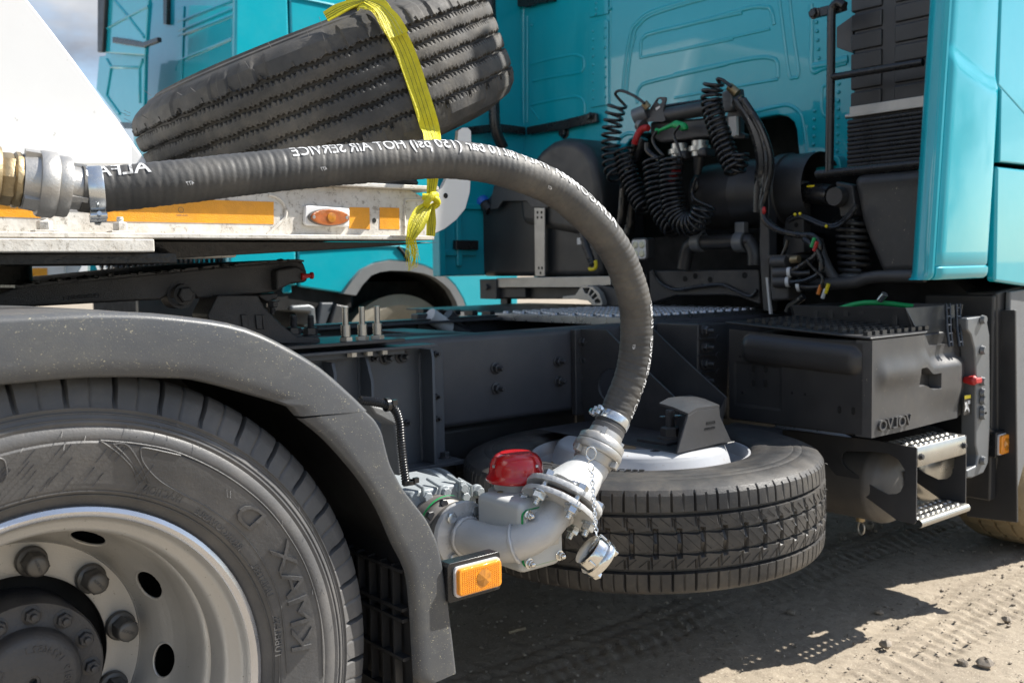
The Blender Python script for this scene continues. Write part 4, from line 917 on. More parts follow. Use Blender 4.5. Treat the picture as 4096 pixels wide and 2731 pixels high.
b.prism([V(2.90, .0, 1.02), V(2.93, .0, .40), V(3.0, .0, .30), V(3.16, .0, .56), V(3.25, .0, .80), V(3.40, .0, .98), V(3.60, .0, 1.06), V(3.60, .0, 1.10)], (0, .25, 0)); b.build('front_wheel_arch', M['black_plastic'], truck, bevel=.01)
b = MB(); b.span((2.885, .005, .33), (2.93, .24, 1.01)); b.build('arch_edge', M['black_plastic'], truck, bevel=.008)
b = MB(); b.prism([V(2.932, -.02, .36), V(3.0, -.02, .30), V(3.16, -.02, .56), V(3.25, -.02, .80), V(3.40, -.02, .98), V(3.40, -.02, 1.04), V(2.95, -.02, 1.02)], (0, .018, 0)); b.build('arch_face', M['arch'], truck, bevel=.006)
q = A(4023, 1776, Y=-.03); marker_lamp(truck, q[0], -.032, q[2], .062, .062); 
b = MB(); b.tube([A(3900, 1712, Y=.05), A(3950, 1718, Y=.0), A(3985, 1740, Y=-.0)], .010, 8); b.build('lamp_lead', M['black_gloss'], truck)
# front wheel: dusty steering tyre
b = MB(); FWC = V(3.72, .10, .50)
def steer_mod(k, a, i): return ((-.012, 0) if i in (6, 7, 10, 11, 14, 15) else ((-.010 if k % 6 == 0 else 0), 0) if i in (4, 5, 8, 9, 12, 13, 16, 17) else (0, 0))
pr = [(.29, .0), (.36, -.02), (.44, -.024), (.485, -.005), (.498, .012), (.502, .05), (.5025, .052), (.5025, .060), (.5025, .062), (.504, .11), (.504, .112), (.504, .12), (.504, .122), (.504, .17), (.504, .172), (.504, .18), (.503, .182), (.50, .24), (.49, .26), (.44, .28), (.29, .26)]
b.lathe(pr, FWC, Y3, 180, steer_mod); b.build('front_tyre', M['rubber_dusty'], truck, smooth=30)
b = MB(); b.lathe([(.29, .02), (.26, .08), (.14, .04), (0, .03)], FWC, Y3, 40); b.build('front_rim', M['rim'], truck)

# ---- cab: rear wall with its opening, side, deflectors
CX = 3.0
wall = [(2085, -420), (2085, 980), (2230, 980), (2400, 800), (2446, 789), (2470, 740), (2482, 660), (2492, 600), (2520, 560), (2570, 535), (2700, 520), (3020, 476), (3110, 461), (3150, 468), (3175, 490), (3185, 520), (3190, 580), (3199, 654), (3262, 645), (3268, 692), (3480, 690)]
wp = [A(*p, X=CX) for p in wall]; zt = 3.35
wp[0] = V(CX, 2.49, zt); wp[1] = V(CX, 2.49, wp[1][2]); wl_ = wp[-1][2]
b = MB(); b.prism([p for p in wp]+[V(CX, -.02, wl_), V(CX, -.02, zt)], (.06, 0, 0)); cab = b.build('cab_rear_wall', M['teal'], truck, bevel=.008, seg=3)
b = MB(); b.span((CX+.06, -.02, wl_), (4.5, .02, zt)); b.span((CX+.06, 2.45, 1.0), (4.5, 2.49, zt)); b.span((CX, -.02, zt), (4.5, 2.49, zt+.05)); b.span((4.5, -.02, .5), (4.55, 2.49, zt)); b.span((CX+.5, .02, 1.5), (4.5, 2.45, 1.52)); b.build('cab_shell', M['teal'], truck, bevel=.01)
def bead(pts, f, X_=CX-.001, r=.009, closed=False, n=6, name='pressed_bead', flat=.40):
    q = spline([f(*p, X=X_) for p in pts], n, closed); b = MB(); b.tube(q, r, 8, closed=closed)
    b.v = [(X_+(v[0]-X_)*flat, v[1], v[2]) for v in b.v]; b.build(name, M['teal'], cab)
E3 = crop(0, 0, 1)
for off in (0, 1):
    bead([(2490+16*off, 368), (2500+16*off, 260), (2522+14*off, 135+4*off), (2545+12*off, 95+6*off), (2600+6*off, 52+9*off), (2750, 4+10*off), (2950, -48+10*off)], E3)
bead([(2020, 385), (2025, 280), (2050, 245), (2090, 225), (2335, 165), (2700, 85)], c2); bead([(0, 190), (250, 125), (500, 55), (600, 48), (645, 65), (668, 165)], c3)
bead([(2015, 388), (2335, 325), (2640, 262)], c2, r=.006); bead([(0, 343), (330, 265), (640, 195)], c3, r=.006)
bead([(2000, 690), (1998, 625), (2020, 580), (2070, 552), (2335, 488), (2600, 428)], c2); bead([(0, 500), (250, 445), (540, 388), (650, 390), (688, 420), (694, 520)], c3); bead([(0, 655), (350, 590), (694, 530)], c3, r=.006)
bead([(703, 5), (735, 260), (768, 500), (800, 518), (832, 490), (800, 250), (770, -5)], c3, r=.007)
bead([(1290, 432), (1400, 400), (1560, 368), (1620, 378), (1642, 400), (1640, 462), (1600, 488), (1450, 512), (1300, 542)], c2, r=.007)
bead([(1290, 702), (1400, 678), (1560, 648), (1620, 655), (1645, 690), (1648, 760)], c2, r=.007); bead([(1285, 720), (1345, 800)], c2, r=.006)
bead([(1262, 110), (1262, 430), (1262, 815)], c2, r=.008); bead([(1235, 60), (1235, 820)], c2, r=.012)
bead([(1820, -60), (1818, 330), (1816, 700)], c2, r=.005); bead([(1925, 590), (1945, 400), (1990, 240)], c2, r=.005)
bead([(2010, 905), (1950, 890), (1900, 910), (1870, 960), (1860, 1040)], c2, r=.010); bead([(500, 752), (640, 722), (740, 703), (800, 720), (845, 765), (862, 850), (876, 960), (892, 1100)], c3, r=.008)
bead([(985, 640), (990, 590), (1010, 570), (1035, 590), (1040, 680), (1036, 760), (1010, 778), (988, 745)], c3, r=.006, closed=True)
bead([(915, 30), (918, 250), (922, 470), (1000, 455), (1150, 420)], c3, r=.010); bead([(925, 445), (1040, 425), (1160, 395)], c3, r=.016)
b = MB(); q = [c2(*p, X=CX) for p in ((1686, 165), (1700, 150), (1800, 130), (1812, 145), (1815, 700), (1690, 722))]; b.prism(q, (-.007, 0, 0)); b.build('riveted_strip', M['teal'], cab, bevel=.003)
b = MB(); q = [c2(*p, X=CX) for p in ((1686, -60), (1812, -75), (1812, 95), (1686, 120))]; b.prism(q, (-.007, 0, 0)); b.build('riveted_strip', M['teal'], cab, bevel=.003)
def rivet(p): 
    key = 'rivet'
    if key not in _cache: bb = MB(); bb.lathe([(.0075, 0), (.0068, .0035), (.003, .005), (0, .005)], (0, 0, 0), Z3, 10); _cache[key] = bb.mesh('rivet', M['teal'], 60)
    link('rivet', _cache[key], cab, mw=frame(p, (-1, 0, 0)))
for k in range(9): rivet(c2(1706, 210+56*k, X=CX-.007)); 
for k in range(8): rivet(c2(1786, 185+66*k, X=CX-.007))
for p in ((1725, 20), (1725, 60), (1725, 95), (1815, 60), (1295, 170)): rivet(c2(*p, X=CX-.007))
for x, y0, n in ((938, 740, 7), (1100, 560, 9)):
    for k in range(n): rivet(c3(x-1.5*k, y0+56*k, X=CX-.001))
for k in range(5): rivet(c3(950+4*k, 150+60*k, X=CX-.001))
# lower corner pieces of the wall
b = MB(); b.prism([A(*p, X=CX-.04) for p in ((2395, 720), (2440, 715), (2455, 770), (2440, 800), (2400, 800))], (.05, 0, 0)); b.build('wall_foot', M['teal'], cab, bevel=.006); b = MB(); b.prism([A(*p, X=CX-.05) for p in ((3262, 640), (3270, 630), (3350, 622), (3360, 640), (3365, 690), (3262, 690))], (.05, 0, 0)); b.build('wall_foot', M['teal'], cab, bevel=.006)
b = MB(); b.span((CX+.30, .05, .60), (4.4, 2.3, 2.0)); b.span((CX-.10, .90, .62), (4.4, 1.62, 1.25)); b.build('engine_dark_fill', M['void'], truck)  # near-black boxes added to keep sky light out of the engine opening
# far deflector, seen on its inner face
fdx0 = 2.44; zf = 1.092
b = MB(); b.span((fdx0, 2.475, zf), (CX+.3, 2.50, 3.3)); b.span((fdx0-.02, 2.44, zf), (fdx0+.02, 2.50, 3.3)); fd = b.build('far_deflector', M['teal'], truck, bevel=.006)
b = MB(); b.span((fdx0+.10, 2.455, zf+.05), (fdx0+.13, 2.475, 1.45)); b.span((fdx0+.02, 2.46, zf+.10), (fdx0+.22, 2.475, zf+.13)); b.span((fdx0+.02, 2.462, 1.42), (CX, 2.475, 1.45)); b.build('stiffening_rib', M['teal'], fd, bevel=.005)
b = MB(); b.prism([A(*p, X=CX-.03) for p in ((2105, 508), (2250, 480), (2370, 450), (2384, 454), (2386, 490), (2250, 520), (2105, 540))], (.02, 0, 0)); b.prism([A(*p, Y=2.44) for p in ((1872, 508), (1990, 494), (2105, 508), (2105, 540), (1990, 528), (1880, 540))], (0, .02, 0)); db = b.build('deflector_brace', M['black_gloss'], truck, bevel=.006)
b = MB(); b.prism([A(*p, X=CX-.03) for p in ((1960, -60), (2212, -90), (2210, 4), (2150, 15), (2105, 30), (2050, 22), (1960, 12))], (.03, 0, 0)); b.build('deflector_brace', M['black_gloss'], truck, bevel=.006)
bolt(db, A(2362, 466, X=CX-.032), (-1, 0, 0), .013, 0, M['black_gloss'])
b = MB(); b.prism([A(*p, Y=2.44) for p in ((1825, 960), (1915, 962), (1915, 1000), (1825, 998))], (0, .03, 0)); b.build('deflector_brace', M['black_gloss'], truck, bevel=.004)
b = MB(); b.tube(spline([A(*p, Y=2.35) for p in ((1960, -20), (1962, 60), (1974, 200), (1976, 420), (1983, 520), (2012, 592))], 8), .028, 12); b.build('snorkel_pipe', M['black_gloss'], truck)
bolt(cab, A(2260, 532, X=CX), (-1, 0, 0), .02, 0, M['black_gloss'])
# near deflector: trailing rim, groove, outer panel
CRP = spline([A(*p, Y=-.042) for p in ((3782, 130), (3830, 215), (3880, 270), (3958, 330))], 8); CRX = [p[0] for p in CRP]; CRZ = [p[2] for p in CRP]
def defl(pts, name, crease=False):
    """vertical skin: (x, y) section swept up, leaning forward as it rises"""
    z0, z1 = 1.068, 3.3; lean = lambda z: .085*(z-1.07)/.8
    zs_ = [z0, z0+.008, z0+.02, z0+.034, z0+.040, z0+.046]+list(np.arange(1.15, 2.1, .008))+[2.2, 2.4, z1]
    cz0 = lambda x: np.interp(x, CRX, CRZ)
    def yy(x, y, z):
        o_ = y+(.012 if z < z0+.004 else .003 if z < z0+.012 else 0)
        if crease: o_ += .010*sm(-.035, .035, z-cz0(x+lean(z)))+(.004 if z0+.036 < z < z0+.044 else 0)-(.004 if z <= z0+.036 else 0)
        return o_
    b = MB(); b.shell([[V(x+lean(z), yy(x, y, z), z) for x, y in pts] for z in zs_], (.0, .006, 0)); return b.build(name, M['teal'], truck, smooth=35)
defl([(2.48, .060), (2.452, .047), (2.436, .036), (2.424, .018), (2.413, -.004), (2.408, -.020), (2.413, -.030), (2.421, -.032), (2.426, -.022), (2.427, .0)], 'deflector_rim')
defl([(2.434, .004), (2.437, -.026), (2.447, -.034)]+[(x, -.036-.007*math.sin(PI*(x-2.44)/.36)) for x in np.arange(2.46, 2.73, .015)]+[(2.738-0, -.038), (2.745, -.030), (2.748, .01)], 'side_deflector', True)
b = MB(); b.prism([V(2.45, .012, 1.07), V(2.80, .012, 1.07), V(2.80, .012, 3.3), V(2.68, .012, 3.3)], (0, .016, 0)); b.build('deflector_backing', M['teal'], truck)
def cabside(pts, name): b = MB(); b.prism(pts, (0, .03, 0)); return b.build(name, M['teal'], truck, bevel=.010, seg=4)
zs1 = A(4000, 660, Y=-.04)[2]; Xa = 2.795
cabside([V(Xa, -.04, 1.055), V(3.2, -.04, 1.02), V(4.4, -.04, 1.0), V(4.4, -.04, zs1-.004), V(Xa, -.04, zs1-.004)], 'cab_side_lower')
cr0 = A(3990, 320, Y=-.05); 
cabside([V(Xa+.004, -.046, zs1+.008), V(4.4, -.046, zs1+.02), V(4.4, -.046, 1.45), V(3.0, -.046, cr0[2]-.10), V(Xa+.004, -.046, cr0[2]-.02)], 'cab_side_middle')
cabside([V(Xa+.004, -.036, cr0[2]-.012), V(3.0, -.036, cr0[2]-.09), V(4.4, -.036, 1.46), V(4.4, -.036, 3.3), V(Xa+.06, -.036, 3.3)], 'cab_side_upper')

# ---- ribbed intake stack with band, bellows and funnel
IX = 2.78; iy = lambda px, py=300: A(px, py, X=IX)[1]
yl_, yr_ = A(3412, 300, X=IX)[1], .06
b = MB(); z_b = A(3450, 470, X=IX)[2]
b.span((IX, yr_, z_b), (CX-.02, yl_, 3.3)); stk = b.build('intake_stack', M['black_plastic'], truck, bevel=.012)
for k in range(22):
    z = z_b+.055+.066*k; b = MB(); b.span((IX-.007, A(3548, 200, X=IX)[1]+.016, z-.024), (IX+.02, yl_+.006, z+.034)); b.build('stack_rib', M['black_plastic'], stk, bevel=.006)
    b = MB(); b.span((IX-.007, yr_, z-.024), (IX+.02, A(3580, 200, X=IX)[1], z+.034)); b.build('stack_rib', M['black_plastic'], stk, bevel=.006)
za, zb_ = A(3560, 405, X=IX-.01)[2], A(3560, 452, X=IX-.01)[2]
b = MB(); b.span((IX-.018, yr_, zb_+.003), (IX-.008, yl_+.002, za)); b.build('stack_band', M['alu'], stk, bevel=.002)
b = MB(); b.cyl(A(3385, 467, X=IX), A(3425, 463, X=IX), .009, 10); b.build('band_screw', M['steel'], stk)
z0b, z1b = A(3420, 672, X=IX)[2], A(3420, 480, X=IX)[2]
for k in range(11):
    z = z0b+(z1b-z0b)*(k+.5)/11; b = MB(); b.span((IX-.014, yr_, z-.0085), (CX-.05, yl_+.016, z+.0085)); b.build('bellows_fold', M['black_gloss'], stk, bevel=.007, seg=3)
b = MB(); b.span((IX, yr_, z0b-.01), (CX-.06, yl_-.0, z1b+.02)); b.build('bellows_core', M['black_plastic'], stk)
fp = [A(*p, X=IX-.02) for p in ((3400, 702), (3414, 760), (3440, 890), (3465, 960), (3500, 1040), (3520, 1100))]
b = MB(); fp = fp+[V(IX-.02, yr_-.02, fp[-1][2]), V(IX-.02, yr_-.02, fp[0][2])]; b.prism(fp, (.30, 0, 0)); b.build('intake_funnel', M['plastic_plain'], truck, bevel=.035, seg=4)
b = MB(); b.prism([A(*p, X=IX-.04) for p in ((3300, 330), (3410, 250), (3412, 330), (3412, 170), (3400, 60), (3345, 110), (3345, 180))][:0]+[A(*p, X=IX+.02) for p in ((3345, 110), (3412, 62), (3412, 215), (3345, 190))], (.02, 0, 0)); b.build('stack_bracket', M['plastic_plain'], truck, bevel=.003)
# ladder frame of black tubes
LX = 2.66
b = MB(); b.tube(spline([A(*p, X=LX) for p in ((3378, 25), (3355, 12), (3335, 25), (3326, 60), (3324, 250), (3320, 500), (3317, 690))], 8), .0145, 14); b.tube(spline([A(*p, X=LX) for p in ((3330, 310), (3450, 290), (3692, 250))], 8), .0125, 12)
lad = b.build('ladder_frame', M['black_gloss'], truck)
b = MB(); b.tube(spline([A(*p, X=LX) for p in ((3268, 698), (3330, 692), (3450, 680), (3690, 655))], 8), .0150, 12); b.build('ladder_rung', M['black_gloss'], lad)
b = MB(); b.prism([A(*p, X=LX+.01) for p in ((3243, 38), (3330, 18), (3375, 5), (3378, 40), (3335, 55), (3245, 74))], (.02, 0, 0)); b.build('ladder_bracket', M['black_gloss'], lad, bevel=.003); bolt(lad, A(3258, 55, X=LX+.01), (-1, 0, 0), .013, 0, M['black_gloss'])

# ---- round air filter drum, pipes and cross beam
dc0, dc1 = V(2.85, 1.165, 1.398), V(2.85, .62, 1.398)
b = MB(); b.lathe([(0, 0), (.09, .002), (.118, .012), (.131, .035), (.133, .06), (.133, .12), (.131, .20), (.134, .21), (.134, .215), (.131, .225), (.134, .245), (.131, .255), (.131, .38), (.14, .385), (.14, .42), (.133, .425), (.133, .545)], dc0, (0, -1, 0), 64); b.build('air_filter_drum', M['black_plastic'], truck, smooth=40)
b = MB(); b.tube(spline([A(*p, X=2.72) for p in ((2735, 1075), (2750, 1000), (2775, 975), (2820, 970), (2980, 965), (3000, 975), (3018, 1010), (3020, 1060))], 10), .028, 14); pp = b.build('coolant_pipe', M['black_plastic'], truck)
for x in (2796, 2966): b = MB(); q = A(x, 968, X=2.72); b.lathe([(.029, -.022), (.040, -.022), (.040, .022), (.029, .022)], q, Y3, 20); b.box(q+V(0, 0, .05), (.03, .044, .05)); b.build('pipe_clamp', M['grey_fit'], pp, bevel=.004)
b = MB(); b.prism([A(*p, X=2.74) for p in ((2595, 1083), (3035, 1078), (3040, 1218), (3020, 1212), (2960, 1188), (2900, 1180), (2700, 1182), (2600, 1215))], (.05, 0, 0)); xb = b.build('rear_cross_beam', M['cast'], truck, bevel=.006)
for p in ((2740, 1115), (2781, 1104), (2840, 1118), (2978, 1101)): b = MB(); b.lathe([(.012, 0), (0, 0)], A(*p, X=2.738), (-1, 0, 0), 12); b.build('drilled_hole', M['void'], xb, smooth=0)
b = MB(); b.tube(spline([A(*p, X=2.73) for p in ((2610, 1080), (2640, 1130), (2700, 1158), (2780, 1148), (2880, 1138), (2940, 1160), (3000, 1185), (3030, 1160))], 8), .007, 8); b.build('cable', M['black_gloss'], xb)
b = MB(); b.prism([A(*p, X=2.70) for p in ((3040, 720), (3075, 720), (3078, 1245), (3052, 1245), (3042, 1100), (3036, 1000))], (.05, 0, 0)); b.build('valve_post', M['dark'], truck, bevel=.005)
b = MB(); b.prism([A(*p, X=2.69) for p in ((3062, 1110), (3070, 1110), (3084, 1256), (3076, 1256))], (.01, 0, 0)); b.build('white_stay', M['white_fit'], truck)
b = MB(); b.prism([A(*p, X=2.78) for p in ((3130, 960), (3150, 800), (3175, 722), (3212, 722), (3215, 1010), (3130, 1030))], (.05, 0, 0)); ub = b.build('strut_bracket', M['plastic_plain'], truck, bevel=.006)
for p in ((3190, 820), (3185, 900)): b = MB(); b.lathe([(.009, 0), (0, 0)], A(*p, X=2.778), (-1, 0, 0), 12); b.build('drilled_hole', M['void'], ub, smooth=0)
q0, q1 = A(3218, 772, X=2.80), A(3330, 780, X=2.76); b = MB(); b.cyl(q0, q1, .037, 18); dm = b.build('cab_damper', M['black_gloss'], truck); b = MB(); b.lathe([(0, 0), (.032, 0), (.036, .03)], A(3336, 786, X=2.72), X3, 20); b.build('damper_eye', M['dark'], dm); b = MB(); b.box((q0*.6+q1*.4)+V(-.03, 0, .026), (.004, .03, .006)); b.build('paint_mark', M['yellow'], dm)
b = MB(); b.prism([A(*p, X=2.76) for p in ((3340, 726), (3410, 740), (3425, 860), (3360, 870), (3350, 800))], (.05, 0, 0)); b.build('hinge_bracket', M['dark'], truck, bevel=.006)
# spring strut
sp0, sp1 = A(3408, 880, X=2.80), A(3420, 1100, X=2.80); b = MB(); b.cyl(sp0, sp1, .026, 14); ss_ = b.build('cab_strut', M['black_gloss'], truck)
hx = [sp0+(sp1-sp0)*(i/160)*.93+V(.045*math.cos(i*.30), .052*math.sin(i*.30), 0) for i in range(161)]; b = MB(); b.tube(hx, .0085, 8); b.build('coil_spring', M['black_plastic'], ss_)
b = MB(); b.lathe([(.03, 0), (.055, 0), (.055, .02), (.04, .03), (.03, .03)], sp1+V(0, 0, -.02), Z3, 24); b.build('spring_seat', M['grey_fit'], ss_)
b = MB(); b.tube(spline([A(*p, X=2.70) for p in ((3250, 1140), (3330, 1135), (3420, 1128), (3500, 1108), (3700, 1104))], 8), .021, 12); b.tube(spline([A(*p, X=2.72) for p in ((3270, 960), (3290, 1030), (3320, 1090), (3345, 1125))], 8), .02, 12); b.build('cab_tilt_pipe', M['plastic_plain'], truck)
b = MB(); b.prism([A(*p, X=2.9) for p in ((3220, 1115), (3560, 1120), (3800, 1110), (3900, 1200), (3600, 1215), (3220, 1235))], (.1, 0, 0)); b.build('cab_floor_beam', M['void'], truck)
# air valve cluster
q = A(3125, 1100, X=2.66); b = MB(); b.prism([A(*p, X=2.66) for p in ((3050, 1020), (3200, 1020), (3202, 1032), (3050, 1034))], (.10, 0, 0)); vp = b.build('valve_plate', M['dark'], truck)
b = MB(); b.prism([A(*p, X=2.67) for p in ((3078, 1052), (3150, 1050), (3152, 1200), (3085, 1205), (3078, 1150))], (.09, 0, 0)); b.build('valve_body', M['hub'], vp, bevel=.010)
for y, xx in ((1048, 3090), (1092, 3100), (1128, 3100)): b = MB(); b.cyl(A(xx, y, X=2.66), A(xx+60, y-2, X=2.66), .022, 16); b.build('valve_port', M['hub'], vp, bevel=.003)
for p in ((3158, 1090), (3152, 1128), (3195, 1145)):
    q = A(*p, X=2.64); b = MB(); b.lathe([(.012, -.006), (.019, -.006), (.020, 0), (.019, .006), (.012, .006)], q, nrm(V(.3, -1, .1)), 14); b.build('pipe_collar', M['white_fit'], vp); b = MB(); b.tube([q, q+V(0, -.035, -.006), q+V(.02, -.07, -.002)], .014, 10); b.build('air_fitting', M['black_gloss'], vp)
b = MB(); b.cyl(A(3166, 1040, X=2.65), A(3196, 1036, X=2.65), .014, 12); b.build('brass_fitting', M['brass'], vp)
for p, mm, s_ in (((3278, 1158), 'orange_print', 16), ((3308, 1154), 'yellow', 20), ((3296, 1174), 'white_fit', 8), ((3252, 970), 'green', 12), ((3262, 985), 'red_dull', 12)):
    b = MB(); q = A(*p, X=2.62); b.tube([q+V(0, .006, -.016), q+V(0, -.006, .016)], .0065, 8); b.build('cable_tag', M[mm], vp)
def cable(pts, r, X_=2.66, name='air_line', mt='black_gloss', f=A, par=None):
    b = MB(); b.tube(spline([f(*p[:2], X=X_+(p[2] if len(p) > 2 else 0)) for p in pts], 9), r, 9); return b.build(name, M[mt], par or truck)
cable([(2950, 400), (3000, 470), (3036, 560), (3052, 650), (3045, 720), (3040, 850)], .026, 2.68); cable([(2965, 395), (3020, 480), (3055, 560), (3068, 650), (3062, 720), (3050, 800)], .014, 2.66); cable([(2975, 398), (3040, 500), (3078, 600), (3084, 680), (3062, 780), (3052, 830), (3080, 890), (3140, 930), (3200, 938)], .011, 2.65)
cable([(3052, 830), (3060, 880), (3110, 920), (3190, 940), (3250, 945), (3278, 975), (3265, 1020), (3210, 1062), (3160, 1092)], .012, 2.64); cable([(3150, 880), (3190, 862), (3230, 870), (3290, 895), (3340, 900), (3385, 870), (3428, 820)], .008, 2.72); cable([(3155, 886), (3195, 868), (3230, 878), (3290, 903), (3345, 908), (3395, 872), (3428, 828)], .007, 2.71)
cable([(3215, 955), (3260, 990), (3285, 1040), (3280, 1090), (3230, 1120), (3170, 1130)], .010, 2.63); cable([(3225, 1040), (3260, 1080), (3290, 1110), (3285, 1150)], .006, 2.62); cable([(3215, 1185), (3190, 1205), (3160, 1225), (3150, 1248)], .012, 2.62)
cable([(3150, 960), (3140, 1000), (3120, 1040)], .008, 2.68)
b = MB(); b.ball(A(3056, 842, X=2.63), .008, 10, 6, (1, 1, 1.8)); b.build('cable_tag', M['red_dull'], truck)
for p in ((3180, 858), (3200, 855), (3305, 905)): b = MB(); b.ball(A(*p, X=2.70), .006, 8, 5); b.build('cable_tag', M['yellow'], truck)

# ---- air hose gantry with curly lines
HX = 2.72
b = MB(); b.cyl(ca(825, 385, X=HX), ca(1520, 265, X=HX), .030, 20); gan = b.build('hose_gantry', M['dark'], truck)
b = MB(); b.tube([ca(830, 300, X=HX+.03), ca(1200, 245, X=HX+.03)], .008, 8); b.build('gantry_rod', M['black_gloss'], gan)
ear = [(640, 330), (700, 330), (770, 220), (800, 208), (850, 210), (855, 230), (830, 330), (850, 430), (820, 440), (680, 440), (650, 400)]
b = MB(); b.plate([ca(*p, X=HX-.03) for p in ear], [[ca(792+26*math.cos(t), 250+24*math.sin(t), X=HX-.03) for t in np.linspace(0, 2*PI, 14, endpoint=False)]], (.008, 0, 0)); b.build('lug_plate', M['dark'], gan)
b = MB(); b.prism([ca(*p, X=HX-.032) for p in ((755, 315), (795, 290), (800, 305), (765, 335))], (.002, 0, 0)); b.build('sticker', M['white_fit'], gan)
b = MB(); b.cyl(ca(560, 400, X=HX-.04), ca(680, 350, X=HX-.02), .034, 18); b.build('air_coupling', M['grey_fit'], gan); b = MB(); b.cyl(ca(610, 460, X=HX-.03), ca(640, 480, X=HX-.03), .028, 12); b.build('air_coupling', M['grey_fit'], gan)
b = MB(); b.cyl(ca(650, 265, X=HX-.05), ca(690, 310, X=HX-.04), .015, 12); b.build('brass_fitting', M['brass'], gan); b = MB(); b.cyl(ca(1450, 110, X=HX-.05), ca(1530, 175, X=HX-.04), .016, 12); b.build('brass_fitting', M['brass'], gan); b = MB(); b.cyl(ca(1540, 210, X=HX-.05), ca(1570, 245, X=HX-.04), .014, 12); b.build('brass_fitting', M['brass'], gan)
b = MB(); b.prism([ca(*p, X=HX-.04) for p in ((1370, 160), (1440, 130), (1475, 160), (1480, 300), (1440, 345), (1390, 350), (1380, 270))], (.05, 0, 0)); b.build('hose_valve', M['grey_fit'], gan, bevel=.01)
b = MB(); b.prism([ca(*p, X=HX-.03) for p in ((1440, 395), (1510, 385), (1515, 570), (1470, 585), (1460, 500), (1440, 490))], (.02, 0, 0)); b.build('terminal_block', M['white_fit'], gan, bevel=.004)
b = MB(); b.prism([ca(*p, X=HX+.0) for p in ((1480, 120), (1545, 130), (1555, 220), (1550, 540), (1600, 560), (1590, 600), (1440, 600), (1420, 420), (1440, 330), (1470, 300))], (.03, 0, 0)); b.build('gantry_plate', M['dark'], gan, bevel=.004)
b = MB(); b.prism([ca(*p, X=HX+.01) for p in ((700, 440), (850, 430), (1250, 400), (1420, 380), (1420, 580), (1250, 590), (800, 640), (760, 620), (700, 560))], (.08, 0, 0)); b.build('socket_box', M['dark'], gan, bevel=.012)
b = MB(); b.prism([ca(*p, X=HX-.01) for p in ((560, 310), (640, 295), (650, 310), (840, 405), (790, 420), (650, 430), (630, 415), (640, 330), (570, 325))], (.03, 0, 0)); b.build('dust_cap', M['black_plastic'], gan, bevel=.006)
b = MB(); b.tube(spline([ca(*p, X=HX-.05) for p in ((690, 500), (640, 505), (600, 545), (575, 600), (560, 650))], 8), [.0135+.002*math.sin(i*2.2) for i in range(33)], 12); b.build('red_sleeve', M['red_dull'], gan)
b = MB(); b.tube(spline([ca(*p, X=HX-.05) for p in ((965, 885), (940, 920), (915, 970), (895, 1020))], 8), [.015+.002*math.sin(i*2.2) for i in range(25)], 10); b.build('red_sleeve', M['red_dull'], gan)
b = MB(); gp_ = spline([ca(*p, X=HX-.05) for p in ((770, 530), (800, 520), (850, 500), (910, 475), (950, 470), (1020, 490), (1030, 520))], 6); b.tube(gp_, np.interp(range(len(gp_)), [0, 2, 5, 18, 24, 30, 36], [.013, .013, .006, .009, .017, .017, .015]), 14); b.build('green_grip', M['green'], gan)
for x, y in ((985, 650), (1180, 620)):
    q = ca(x, y, X=HX-.02); b = MB(); b.lathe([(.034, .0), (.034, .02), (.046, .022), (.046, .04), (.036, .042), (.036, .06)], q, (0, 0, -1), 22); b.build('socket_ring', M['steel'], gan)
    b = MB(); b.prism([ca(x-45, y+60, X=HX-.06), ca(x+40, y+60, X=HX-.06), ca(x+50, y+150, X=HX-.06), ca(x-40, y+150, X=HX-.06)], (.07, 0, 0)); b.build('electric_plug', M['black_plastic'], gan, bevel=.012)
    b = MB(); b.tube([ca(x-10, y+150, X=HX-.02), ca(x-20, y+220, X=HX-.02), ca(x-30, y+320, X=HX-.02)], [.024, .020, .013], 12); b.build('plug_boot', M['black_plastic'], gan)
def coil(axis, r, turns, wire=.0062, X_=HX-.08, name='coiled_line', lead=(), tail=()):
    ax = spline([ca(p[0], p[1], X=X_+(p[2] if len(p) > 2 else 0)) for p in axis], 24); ax, s = resample(ax, .004); n = len(ax); out = []
    w0 = V(1, 0, 0)
    for i in range(n):
        T = nrm(ax[min(i+1, n-1)]-ax[max(i-1, 0)]); u = nrm(w0-T*(w0@T)); v = np.cross(T, u)
        a = 2*PI*turns*i/(n-1); rr = r*(1+.05*math.sin(i*.05)); out.append((ax[i], u, v, a, rr))
    # resample finely in angle
    m = int(turns*22); pts = []
    for k in range(m+1):
        t = k/m*(n-1); i = min(int(t), n-2); f = t-i; c0 = ax[i]*(1-f)+ax[i+1]*f; _, u, v, a0, rr = out[i]; a = 2*PI*turns*k/m; pts.append(c0+rr*(math.cos(a)*u+math.sin(a)*v))
    pts = [ca(p[0], p[1], X=X_) for p in lead]+pts+[ca(p[0], p[1], X=X_) for p in tail]
    if lead: h = spline(pts[:len(lead)+2], 8); pts = h+pts[len(lead)+2:]
    if tail: h = spline(pts[-len(tail)-2:], 8); pts = pts[:-len(tail)-2]+h
    b = MB(); b.tube(pts, wire, 7); b.build(name, M['black_gloss'], gan, smooth=60)
coil([(405, 270), (370, 380), (345, 520), (338, 660), (340, 790), (355, 880), (390, 960)], .036, 11, lead=[(655, 270), (560, 200), (440, 150), (380, 180)], tail=[(430, 1060)])
coil([(450, 700, .03), (480, 850, .03), (530, 990, .03), (590, 1130, .03), (660, 1260, .03)], .038, 13, .0060)
coil([(740, 790), (760, 930), (775, 1080), (800, 1220), (860, 1350), (940, 1440)], .044, 14, .0062, lead=[(770, 530), (730, 600), (760, 680), (830, 760)], tail=[(980, 1400)])
